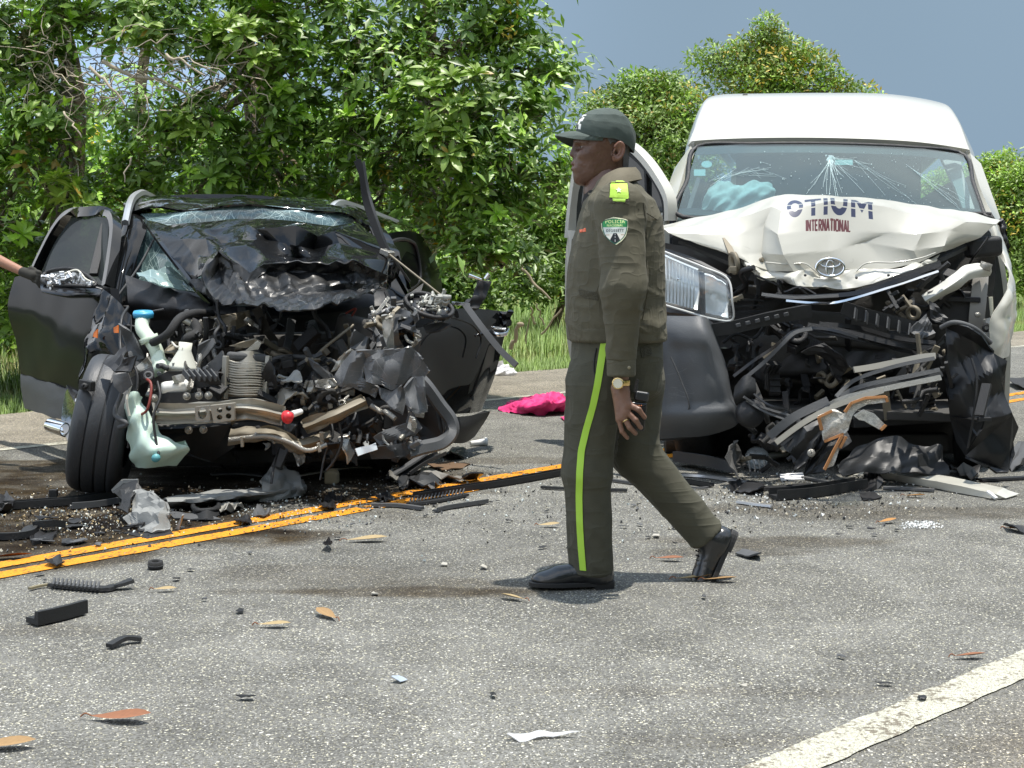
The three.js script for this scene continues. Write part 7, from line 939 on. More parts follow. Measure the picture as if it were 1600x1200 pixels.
    const br = [0, .33, .66, 1].map(s => Array.from({ length: 25 }, (_, i) => { const e = (i / 24 - .5) * 2, th = e * 1.42, f = foot(th), ph = e * Math.PI / 2, w = .079 * Math.sin(ph), o = V(foot(1.42).x + (.166 - foot(1.42).x) * Math.pow(Math.cos(ph), .8), .058 - .024 * (w / .079) ** 2 - (w < 0 ? .022 * (w / .079) ** 2 : 0) - .004, w); const q = f.lerp(o, s); q.y += .006 * Math.sin(Math.PI * s); return wld(q.x, q.y, q.z); }));
    A('brim', sheet(br, { nu: 48, nv: 12, th: .004 }), capMat, null, c);
    const emb = canvasTex(128, 160, (x) => { x.fillStyle = '#e9e9e4'; x.fillRect(0, 0, 128, 160); x.fillStyle = '#1d241f'; x.fillRect(40, 24, 48, 26); x.beginPath(); x.moveTo(44, 66); x.lineTo(84, 66); x.lineTo(80, 110); x.lineTo(64, 128); x.lineTo(48, 110); x.fill(); }, { wrap: false });
    const er = [.10, .3, .5, .7].map(t => Array.from({ length: 9 }, (_, i) => { const q = at((i / 8 - .5) * .95, t, .003); return wld(q.x, q.y, q.z); })).reverse();
    const eg = sheet(er, { nu: 16, nv: 10, th: .002 }); { const u = eg.attributes.uv, w = er[0][0].distanceTo(er[0][8]), h = er[0][0].distanceTo(er[3][0]); for (let i = 0; i < u.count; i++) u.setXY(i, u.getX(i) / w, u.getY(i) / h); }
    A('badge', eg, std(rgb(1), .7, 0, { map: emb }), 'white-edged emblem on the front of the cap', c);
  }
  // --- jacket
  const SEC = [[262, 972, 24, .055], [283, 962, 30, .075], [298, 963, 41, .12], [316, 967, 54, .175], [345, 969, 63, .205], [380, 966, 69, .208], [420, 963, 73, .205], [460, 961.5, 74.5, .20], [500, 962, 75, .196], [528, 964, 75, .19], [560, 964, 76, .19], [600, 963, 76, .18]].map(([py, cx, a, b]) => { const p = P(cx, py, OD); return [p.y, p.x, a / FOCAL * OD, b]; });
  const torso = (p, g) => { let i = 0; while (i < SEC.length - 2 && p.y < SEC[i + 1][0]) i++; const s = SEC[i], e = SEC[i + 1], t = clamp((p.y - s[0]) / (e[0] - s[0])), f = t * t * (3 - 2 * t) * .5 + t * .5, cx = lerp(s[1], e[1], f), a = lerp(s[2], e[2], f) + g, b = lerp(s[3], e[3], f) + g, x = (p.x - cx) / a, z = (p.z + OD) / b; return (Math.pow(Math.abs(x) ** 2.3 + Math.abs(z) ** 2.3, 1 / 2.3) - 1) * Math.min(a, b) * .85; };
  const yHem = P(0, 531, OD).y, yCuff = P(972, 588, 4.92).y;
  const armF = (p, j) => { let d = cap(p, j.sh, j.el, .084, .0735); d = smin(d, cap(p, j.el, V(j.wr.x, yCuff + .05, j.wr.z), .0715, .050), .03); d = smax(d, yCuff + .052 - p.y, .008); const near = Math.abs(p.y - j.el.y); return d + folds(V(p.x + .5 * p.y, p.y - .4 * p.x, p.z), .016 * Math.exp(-((near / .17) ** 2)) + .006, 8, 15, 9, 3) * (p.z > j.el.z - .06 || j === J2 ? 1 : .4) + folds(V(p.x + p.y * .6, p.y - p.x * .5, p.z), .004, 10, 20, 8, 11); };
  const jacketF = p => {
    let d = smax(torso(p, .004), yHem - p.y, .015); d = smax(d, p.y - P(0, 280, OD).y, .01);
    for (const j of [J, J2]) { d = smin(d, cap(p, P(962, 318, OD), V(j.sh.x - .005, j.sh.y + .010, j.sh.z), .062, .082), .05); }
    const low = sstep(P(0, 420, OD).y, P(0, 525, OD).y, p.y);
    d += folds(V(p.x - p.y * .35, p.y + p.x * .4, p.z), .006 + .003 * low, 7, 13, 6, 21) + folds(p, .0035, 14, 22, 14, 31);
    d -= .003 * Math.exp(-(((p.y - P(0, 500, OD).y) / .03) ** 2));
    const a = Math.min(armF(p, J), armF(p, J2)); return smin(d, a, .018);
  };
  const gj = cylUV(nets(jacketF, V(.08, .82, -5.52), V(.66, 1.56, -4.75), .0072), P(962, 400, OD).x, -OD, .2);
  const jk = A('jacket', gj, jacketMat, 'dark olive long-sleeved uniform jacket');
  A('cuff', cylUV(nets(p => smax(smax(cap(p, V(J.wr.x - .002, yCuff + .12, J.wr.z), V(J.wr.x, yCuff - .05, J.wr.z), .052, .049) + folds(p, .002, 20, 10, 20, 2), yCuff - p.y, .004), p.y - yCuff - .062, .004), V(.25, yCuff - .02, -5.02), V(.5, yCuff + .08, -4.8), .005), J.wr.x, J.wr.z, .05), jacketMat, null, jk);
  A('cuff', cylUV(nets(p => smax(smax(cap(p, V(J2.wr.x, yCuff + .12, J2.wr.z), V(J2.wr.x, yCuff - .05, J2.wr.z), .052, .049), yCuff - p.y, .004), p.y - yCuff - .062, .004), V(.25, yCuff - .02, -5.5), V(.5, yCuff + .08, -5.27), .007), J2.wr.x, J2.wr.z, .05), jacketMat, null, jk);
  A('cuff_button', (() => { const c = project(jacketF, 981, 571, .001); return lathe([[0, 0], [.006, 0], [.006, .003], [0, .004]], V(J.wr.x + .022, yCuff + .034, J.wr.z + .044), V(.35, 0, 1), 14); })(), std(rgb(.3, .26, .17), .4), null, jk);
  A('waistband', cylUV(nets(p => smax(smax(torso(p, .006) + folds(p, .002, 16, 5, 16, 4), yHem - .004 - p.y, .006), p.y - yHem - .055, .006), V(.1, yHem - .03, -5.42), V(.66, yHem + .09, -4.88), .0085), .38, -OD, .2), jacketMat, null, jk);
  const cr = (m, o = 0) => m.map(([x, y, d]) => P(x, y, d - o));
  A('collar', sheet([cr([[923, 293, 5.12], [934, 282, 5.075], [948, 271, 5.055], [967, 263, 5.06], [987, 261, 5.10], [994, 261, 5.15], [987, 263, 5.20], [965, 267, 5.24], [945, 275, 5.245], [926, 293, 5.19]]), cr([[920, 299, 5.10], [934, 296, 5.04], [952, 283, 5.018], [972, 274, 5.02], [992, 271, 5.08], [1001, 270, 5.15], [993, 273, 5.22], [968, 279, 5.28], [944, 289, 5.27], [924, 299, 5.2]]), cr([[918, 303, 5.09], [932, 307, 5.02], [954, 293, 4.995], [976, 285, 5.0], [996, 281, 5.07], [1004, 280, 5.15], [996, 283, 5.23], [970, 290, 5.3], [940, 302, 5.29], [922, 304, 5.21]])], { nu: 60, nv: 14, th: .006, amp: .0012, freq: 9, seed: 5 }), cloth(rgb(.185, .162, .112), 13), 'lighter fold-down collar', jk);
  A('undershirt', sheet([cr([[914, 300, 5.13], [924, 297, 5.08], [936, 299, 5.05]]), cr([[909, 318, 5.13], [918, 318, 5.07], [928, 318, 5.04]]), cr([[907, 340, 5.15], [911, 340, 5.1], [915, 338, 5.07]])], { nu: 14, nv: 14, th: .006 }), std(rgb(.012), .9), null, jk);
  const patchGeo = (f, poly, lift, th = .003, n = 14) => { const xs = poly.map(p => p[0]), ys = poly.map(p => p[1]), x0 = Math.min(...xs), x1 = Math.max(...xs), y0 = Math.min(...ys), y1 = Math.max(...ys); const inR = y => { const c = []; poly.forEach((a, i) => { const b = poly[(i + 1) % poly.length]; if ((a[1] <= y) !== (b[1] <= y)) c.push(a[0] + (b[0] - a[0]) * (y - a[1]) / (b[1] - a[1])); }); return c.length > 1 ? [Math.min(...c), Math.max(...c)] : [(x0 + x1) / 2, (x0 + x1) / 2]; };
    const rows = []; for (let j = 0; j <= n; j++) { const y = lerp(y0 + .01, y1 - .01, j / n), [l, r] = inR(y); rows.push(Array.from({ length: n + 1 }, (_, i) => project(f, lerp(l, r, i / n), y, lift))); }
    const g = sheet(rows, { nu: n * 2, nv: n * 2, th }); const u = g.attributes.uv, p = g.attributes.position; const a = P(x0, y0, 4.95), b = P(x1, y1, 4.95); for (let i = 0; i < u.count; i++) u.setXY(i, (p.getX(i) - a.x) / (b.x - a.x), 1 - (p.getY(i) - a.y) / (b.y - a.y)); return g; };
  const shield = canvasTex(512, 560, (x, w, h) => {
    x.fillStyle = '#d9d9b8'; x.fillRect(0, 0, w, h); const path = s => { x.save(); x.translate(w / 2, h * .46); x.scale(s, s); x.beginPath(); x.moveTo(-250, -190); x.quadraticCurveTo(0, -290, 250, -190); x.quadraticCurveTo(256, 40, 170, 160); x.quadraticCurveTo(90, 250, 0, 300); x.quadraticCurveTo(-90, 250, -170, 160); x.quadraticCurveTo(-256, 40, -250, -190); x.closePath(); x.restore(); };
    path(.97); x.fillStyle = '#1c5a4b'; x.fill(); path(.9); x.save(); x.clip(); x.fillStyle = '#3d9a5c'; x.fillRect(0, 0, w, 200); x.fillStyle = '#cfd6cf'; x.fillRect(0, 200, w, 130); x.fillStyle = '#e9e6da'; x.fillRect(0, 330, w, 230); x.fillStyle = '#22272a'; x.beginPath(); x.moveTo(226, 322); x.lineTo(286, 322); x.lineTo(400, 560); x.lineTo(112, 560); x.fill(); x.fillStyle = '#f2f2ee'; for (const [y, t] of [[335, 26], [385, 34], [450, 48]]) x.fillRect(252, y, 8, t); x.fillStyle = '#8a5a3a'; x.fillRect(30, 352, 120, 10); x.fillRect(366, 352, 120, 10);
    x.fillStyle = '#e6f2a8'; x.textAlign = 'center'; x.font = 'bold 96px sans-serif'; x.fillText('POLICIA', w / 2, 122); x.font = 'bold 60px sans-serif'; x.fillText('NACIONAL', w / 2, 186); x.fillStyle = '#2b2f33'; x.font = 'bold 74px sans-serif'; x.fillText('DIGESETT', w / 2, 296); x.restore();
  }, { wrap: false });
  const sg = patchGeo(jacketF, [[937.5, 350], [944, 344], [956, 341], [968, 342], [977, 345], [977.5, 356], [974, 370], [967, 378], [959, 383.5], [950, 378], [942, 369], [938, 359]], .0025, .003);
  A('sleeve_badge', sg, std(rgb(1), .8, 0, { map: shield }), 'shield-shaped sleeve badge with lettering', jk);
  const ep = [[955, 283], [972, 283], [978, 287], [979, 312], [977, 313], [952, 311.5], [950, 309], [952, 290]];
  const e1 = A('epaulette', patchGeo((p) => jacketF(p), ep, .0035, .003), phy(rgb(.40, .64, .06), .6), 'lime shoulder slide with a star', jk);
  A('epaulette_end', patchGeo(jacketF, [[954, 311.5], [974, 312.5], [973, 318], [955, 316.5]], .003, .003, 6), phy(rgb(.36, .6, .07), .6), null, e1);
  { const s = []; for (let i = 0; i < 10; i++) { const a = i / 5 * Math.PI - Math.PI / 2, r = i % 2 ? 2.2 : 4.6; s.push([964 + r * Math.cos(a), 299 + r * Math.sin(a)]); } A('star', plate(s.map(([x, y]) => project(jacketF, x, y, .006)), { th: .002, sub: 0 }), std(rgb(.75, .82, .55), .5), null, e1); }
  A('shoulder_loop', patchGeo(jacketF, [[950, 286], [978, 282], [981, 310], [980, 322], [950, 320]], .002, .003), jacketMat, null, jk);
  A('name_tag', patchGeo(jacketF, [[908, 357], [916, 356.5], [915.5, 362], [907.5, 362.5]], .003, .003, 5), std(rgb(.62, .12, .05), .5), 'small orange-red tag on the chest', jk);
  A('pocket_flap', patchGeo(jacketF, [[905, 452], [930, 457], [935, 462], [934, 470], [915, 467], [906, 462]], .002, .003, 8), jacketMat, null, jk);
  for (const [a, n] of [[[[1003, 318], [1006, 340], [1010, 372], [1012, 410], [1008, 450], [1004, 500]], 'seam'], [[[994, 328], [1010, 334], [1028, 342]], 'seam']]) A(n, tube(a.map(([x, y]) => project(jacketF, x, y, .0005)), .0018, 24, 5), jacketMat, null, jk);
  // --- trousers, stripe
  const yTop = P(0, 515, OD).y, nR = V().subVectors(J.anR, J.knR).normalize(), hemL = P(926, 893, 5.06), hemR = P(1107, 839, 5.22);
  const trF = p => {
    const pel = smax(smax(torso(p, -.010), p.y - yTop, .01), P(0, 618, OD).y - p.y, .05);
    let a = cap(p, J.hipL, J.knL, .103, .083); a = smin(a, cap(p, J.knL, V(hemL.x, hemL.y - .05, hemL.z), .0835, .074), .03); a += folds(V(p.x + .4 * p.y, p.y, p.z), .008, 12, 6, 12, 5) + folds(V(p.x, p.y, p.z), .007 * Math.exp(-(((p.y - hemL.y - .05) / .06) ** 2)), 9, 22, 9, 15); a = smax(a, hemL.y - .008 + .12 * (p.x - hemL.x) * -.5 - p.y, .004);
    a -= .006 * Math.exp(-(((p.z - J.knL.z) / .012) ** 2)) * (p.x < J.knL.x ? 1 : 0);
    let b = cap(p, J.hipR, J.knR, .112, .088); b = smin(b, cap(p, J.knR, J.anR.clone().addScaledVector(nR, .05), .088, .064), .03); const s = (p.x - hemR.x) * nR.x + (p.y - hemR.y) * nR.y; b += folds(V(p.x * nR.x + p.y * nR.y, p.x * -nR.y + p.y * nR.x, p.z), .009 + .010 * Math.exp(-((s / .08) ** 2)), 13, 8, 9, 8) + folds(p, .014 * Math.exp(-((p.distanceTo(J.knR) / .13) ** 2)), 11, 14, 9, 18); b = smax(b, s, .004);
    return smin(smin(pel, a, .05), b, .045);
  };
  const tr = A('trousers', cylUV(nets(trF, V(.1, .0, -5.42), V(.86, .96, -4.86), .0078), .35, -OD, .12), trouserMat, 'dark olive uniform trousers');
  { const c = [[945, 536], [940, 565], [934, 600], [927, 634], [917, 670], [909, 705], [906, 740], [905.5, 780], [906.5, 820], [909, 860], [912, 895]], row = s => Array.from({ length: 60 }, (_, i) => { const t = i / 59 * 10, k = Math.min(9, Math.floor(t)), f = t - k; return project(trF, lerp(c[k][0], c[k + 1][0], f) + s * lerp(5.6, 4.8, t / 10), lerp(c[k][1], c[k + 1][1], f), .002); });
    A('stripe', sheet([row(-1), row(-.33), row(.33), row(1)], { nu: 90, nv: 6, th: .002, sharp: true }), lime, 'lime green stripe down the trouser leg', tr); }
  A('pocket_edge', tube([[933, 545], [930, 560], [929, 580], [932, 590]].map(([x, y]) => project(trF, x, y, .001)), .003, 14, 6), std(rgb(.02), .9), null, tr);
  A('back_pocket', patchGeo(trF, [[1002, 545], [1016, 540], [1022, 548], [1020, 556], [1004, 560]], .003, .003, 8), trouserMat, null, tr);
  // --- shoes
  const shoeF = q => { const m = V(q.x, q.y, Math.abs(q.z)); let d = ell(m, V(.222, .030, 0), .072, .036, .046); d = smin(d, cap(m, V(.06, .055, 0), V(.19, .046, 0), .047, .037), .03); d = smin(d, cap(m, V(.045, .045, 0), V(.048, .105, 0), .043, .043), .03); d = smin(d, ell(m, V(.04, .04, 0), .044, .045, .041), .02); d = smax(d, .020 - q.y, .004); d = smax(d, q.y - (.105 + .1 * (q.x - .05)), .006); d += .0012 * Math.exp(-(((q.x - .165 + m.z * .5) / .004) ** 2)) + .0015 * Math.exp(-(((q.x - .125 - (q.y - .06) * .6) / .0035) ** 2)) * (q.y > .03 ? 1 : 0) + .0012 * noise(q.x * 60, q.y * 60, q.z * 60) * sstep(.2, .13, q.x); return d; };
  const gS = nets(shoeF, V(-.02, 0, -.07), V(.31, .17, .07), .0042);
  const out = Array.from({ length: 40 }, (_, i) => { const a = i / 20 * Math.PI, c = Math.cos(a), s = Math.sin(a), x = .147 + .155 * Math.sign(c) * Math.pow(Math.abs(c), .8), w = .036 + .016 * sstep(.08, .21, x) + .006 * sstep(.09, .0, x); return new THREE.Vector2(x, w * Math.sign(s) * Math.pow(Math.abs(s), .62)); });
  const gSole = new THREE.ExtrudeGeometry(new THREE.Shape(out), { depth: .013, bevelEnabled: true, bevelSize: .002, bevelThickness: .002, bevelSegments: 2 }); gSole.rotateX(-Math.PI / 2); gSole.translate(0, .010, 0);
  const hs = out.filter(v => v.x < .085), gHeel = new THREE.ExtrudeGeometry(new THREE.Shape([...hs.filter(v => v.y >= 0).sort((a, b) => b.x - a.x), ...hs.filter(v => v.y < 0).sort((a, b) => a.x - b.x)]), { depth: .018, bevelEnabled: true, bevelSize: .001, bevelThickness: .001 }); gHeel.rotateX(-Math.PI / 2); gHeel.translate(0, .001, 0);
  const shoe = (org, dir, up, lab, sc = 1) => { const z = V().crossVectors(dir, up).normalize(), u = V().crossVectors(z, dir), M = new THREE.Matrix4().makeBasis(dir, u, z).scale(V(sc, sc, sc)).setPosition(org), t = g => g.clone().applyMatrix4(M); const s = A('shoe', t(cylUV(gS.clone(), .1, 0, .05)), leather, lab); A('sole', t(gSole), soleMat, null, s); A('heel', t(gHeel), soleMat, null, s); for (let k = 0; k < 4; k++) A('lace', t(tube([V(.108 + k * .014, .098 - k * .0065, -.018), V(.110 + k * .014, .105 - k * .0075, 0), V(.108 + k * .014, .098 - k * .0065, .018)], .0022, 10, 6)), std(rgb(.01), .8), null, s); return s; };
  { const heel = G(959, 927), dir = V(-1, 0, .02).normalize(); shoe(V(heel.x, .002, -5.05), dir, V(0, 1, 0), 'polished black shoe flat on the road'); }
  { const h = P(1150, 834, 5.22), t = P(1108, 925, 5.20), dir = V().subVectors(t, h).normalize(); const up = V(-dir.y, dir.x, 0).multiplyScalar(-1); const u2 = up.x < 0 ? up : up.negate(); shoe(h.clone().addScaledVector(u2, -.004), dir.clone(), u2, 'black shoe lifted off the road, toe down', 1.1); }
  // --- watch, ring
  const wc = P(966, 599, 4.875), wt = A('watch', lathe([[0, 0], [.018, 0], [.021, .002], [.021, .008], [.018, .010], [.0165, .0085], [0, .0085]], wc, V(-.25, .05, 1), 30), gold, 'gold wristwatch'); A('dial', lathe([[0, .0088], [.0162, .0088]], wc, V(-.25, .05, 1), 24), std(rgb(.7, .66, .52), .3), null, wt);
  A('strap', lathe([[.0290, -.009], [.0312, -.009], [.0312, .009], [.0290, .009], [.0290, -.009]], V(P(971, 599, 4.925).x, wc.y, -4.922), V(.04, 1, .02), 36), gold, null, wt);
  A('ring', (() => { const a = P(974, 651, 4.892), b = P(984, 668, 4.884), c = a.clone().lerp(b, .35), d = V().subVectors(b, a); return place(new THREE.TorusGeometry(.0112, .0022, 8, 24), c, d); })(), gold, 'gold ring');
}
// the radio he holds is a thing of its own
{
  const c = P(996, 648, 4.935), r = thing('handheld_radio', 'black two-way radio held in the officer\'s left hand', 'radio', c), up = V(.10, 1, .02).normalize(), at = (x, y, z) => c.clone().add(V(x, y, z)).add(V(.1 * y, 0, 0));
  part('casing', bar(at(0, -.055, 0), at(0, .045, 0), .058, .036, .2, V(0, 0, 1)), MAT.plasticGloss, r); part('head', bar(at(.006, .048, 0), at(.008, .083, 0), .05, .034, .25, V(0, 0, 1)), std(rgb(.03, .032, .035), .3), r); part('antenna', rod(at(-.016, .08, -.004), at(-.013, .125, -.004), .0075, .006, 12), MAT.rubber, r);
  part('speaker_panel', bar(at(.002, .036, .018), at(.001, -.0, .018), .04, .004, .1, V(0, 0, 1)), MAT.plastic, r); for (let k = 0; k < 3; k++) part('indicator', ball(at(-.008 + k * .008, .034, .021), .0022), std(rgb(.6, .18, .06), .4), r);
}
// ================================================================ TWO MORE PEOPLE, MOSTLY OUT OF SIGHT
function figure(label, o, j, c, cell = .013) {                        // j: joints by name; one skin, clothes over it
  const t = thing('person', label, 'person', o), A = (n, g, m, p = t) => part(n, g, m, p), lo = V(1e9, 1e9, 1e9), hi = V(-1e9, -1e9, -1e9); Object.values(j).forEach(p => { lo.min(p); hi.max(p); }); lo.addScalar(-.2); hi.addScalar(.22);
  const armP = (p, s, g) => smin(cap(p, j['sh' + s], j['el' + s], .045 + g, .037 + g), cap(p, j['el' + s], j['wr' + s], .038 + g, .026 + g), .02), legP = (p, s, g) => smin(cap(p, j['hip' + s], j['kn' + s], .075 + g, .05 + g), cap(p, j['kn' + s], j['an' + s], .052 + g, .036 + g), .02);
  const fing = (p, s) => { let d = cap(p, j['wr' + s], j['ha' + s], .026, .03); const ax = V().subVectors(j['ha' + s], j['wr' + s]).normalize(), sdv = V(-ax.y, ax.x, 0).normalize(); for (let k = 0; k < 4; k++) { const r = j['ha' + s].clone().addScaledVector(sdv, (k - 1.5) * .019), m = r.clone().addScaledVector(ax, .04 - .004 * Math.abs(k - 1.5)).add(V(0, 0, .008)), e = m.clone().addScaledVector(ax, .018).add(V(0, -.022, -.01)); d = smin(d, smin(cap(p, r, m, .0095, .009), cap(p, m, e, .009, .008), .004), .006); } const b = j['wr' + s].clone().addScaledVector(ax, .025), th = b.clone().addScaledVector(sdv, .035).addScaledVector(ax, .03); return smin(smin(d, cap(p, b, th, .013, .011), .008), cap(p, th, th.clone().addScaledVector(ax, .025), .011, .009), .006); };
  const hd = p => { const h = j.head; let d = ell(p, h, .088, .115, .08); d = smin(d, ell(p, V(h.x, h.y - .06, h.z + .03), .058, .065, .06), .03); d = smin(d, ell(p, V(h.x, h.y - .015, h.z + .097), .013, .022, .016), .012); for (const s of [-1, 1]) { d = smax(d, -ell(p, V(h.x + s * .03, h.y + .012, h.z + .098), .015, .010, .016), .01); d = smin(d, ell(p, V(h.x + s * .084, h.y - .01, h.z - .005), .010, .03, .018), .006); } d = smin(d, ell(p, V(h.x, h.y - .062, h.z + .085), .024, .008, .012), .008); return smin(d, cap(p, V(h.x, h.y - .06, h.z - .01), V(h.x, h.y - .22, h.z - .02), .055, .06), .03); };
  const tors = (p, g) => smin(smin(cap(p, j.shL, j.shR, .07 + g, .07 + g), cap(p, j.chest, j.belly, .14 + g, .135 + g), .08), cap(p, j.hipL, j.hipR, .1 + g, .1 + g), .06);
  const skin = p => { let d = smin(hd(p), tors(p, -.02), .03); for (const s of ['L', 'R']) { d = smin(d, armP(p, s, 0), .02); d = smin(d, c.glove === s ? 1 : fing(p, s), .012); d = smin(d, legP(p, s, -.01), .02); } return d; };
  A('body', nets(skin, lo, hi, cell * .8), std(c.skin, .5)); const f = (p, a) => a * (.5 - 1.6 * Math.abs(noise(p.x * 9, p.y * 13, p.z * 9)));
  A('shirt', cylUV(nets(p => { let d = tors(p, 0); for (const s of ['L', 'R']) { const e = j['el' + s], m = j['sh' + s].clone().lerp(e, .8); d = smin(d, Math.max(cap(p, j['sh' + s], e, .062, .056), V().subVectors(p, m).dot(V().subVectors(e, m).normalize())), .03); } return Math.max(d + f(p, .006), j.hipL.y - .03 - p.y, p.y - j.head.y + .155); }, lo, hi, cell), o.x, o.z, .2), cloth(c.shirt, 41));
  A('trousers', cylUV(nets(p => Math.max(smin(smin(legP(p, 'L', .028), legP(p, 'R', .028), .03), cap(p, j.hipL, j.hipR, .105, .105), .05) + f(p, .006), p.y - j.hipL.y - .06, .06 - p.y), lo, hi, cell), o.x, o.z, .2), cloth(c.legs, 42));
  A('hair', nets(p => Math.max(ell(p, V(j.head.x, j.head.y + .014, j.head.z - .012), .096, .115, .09) - .004 * noise(p.x * 90, p.y * 90, p.z * 90), (p.z - j.head.z) * .8 - .045 - (p.y - j.head.y - .03) * .5, j.head.y - .07 - p.y), j.head.clone().addScalar(-.18), j.head.clone().addScalar(.18), .007), std(rgb(.012), .9));
  for (const s of [-1, 1]) { const e = A('eye', ball(V(j.head.x + s * .03, j.head.y + .012, j.head.z + .078), .012), std(rgb(.4), .2)); A('iris', ball(V(j.head.x + s * .03, j.head.y + .012, j.head.z + .0885), .0045), std(rgb(.01), .1), e); }
  for (const s of ['L', 'R']) A('shoe', nets(p => Math.max(smin(cap(p, V(j['an' + s].x, .05, j['an' + s].z - .03), V(j['an' + s].x, .04, j['an' + s].z + .16), .05, .042), cap(p, V(j['an' + s].x, .05, j['an' + s].z), V(j['an' + s].x, .12, j['an' + s].z), .05, .05), .03), -p.y + .002), V(j['an' + s].x - .1, -.02, j['an' + s].z - .14), V(j['an' + s].x + .1, .2, j['an' + s].z + .25), .01), soleMat);
  if (c.glove) A('glove', nets(p => fing(p, c.glove) - .003, j['wr' + c.glove].clone().addScalar(-.16), j['wr' + c.glove].clone().addScalar(.2), .005), std(rgb(.03, .028, .022), .85));
  return t;
}
const stand = (x, z, h = 1) => ({ head: V(x, 1.60 * h, z), chest: V(x, 1.30 * h, z), belly: V(x, 1.06 * h, z), shL: V(x + .17, 1.40 * h, z), shR: V(x - .17, 1.40 * h, z), elL: V(x + .22, 1.12 * h, z), elR: V(x - .22, 1.12 * h, z), wrL: V(x + .22, .88 * h, z + .06), wrR: V(x - .22, .88 * h, z + .06), haL: V(x + .22, .80 * h, z + .08), haR: V(x - .22, .80 * h, z + .08), hipL: V(x + .09, .92 * h, z), hipR: V(x - .09, .92 * h, z), knL: V(x + .1, .5 * h, z + .03), knR: V(x - .1, .5 * h, z + .03), anL: V(x + .11, .08, z), anR: V(x - .11, .08, z) });
{ const b = P(1057, 419, 10.2), k = stand(b.x, b.z, 1.04); figure('person standing behind the open driver-side door of the white van, only dark hair showing', V(b.x, 0, b.z), k, { skin: rgb(.12, .06, .04), shirt: rgb(.02, .022, .028), legs: rgb(.02, .02, .03) }, .016); }
{ const b = P(-135, 419, 8.55), k = stand(b.x, b.z, 1); k.shL = P(-88, 345, 8.5); k.elL = P(-32, 392, 8.42); k.wrL = P(36, 425, 8.3); k.haL = P(54, 431, 8.26); figure('person past the left edge, a bare arm with dark glove reaching in', V(b.x, 0, b.z), k, { skin: rgb(.32, .16, .10), shirt: rgb(.03, .04, .07), legs: rgb(.03, .035, .05), glove: 'L' }, .013); }

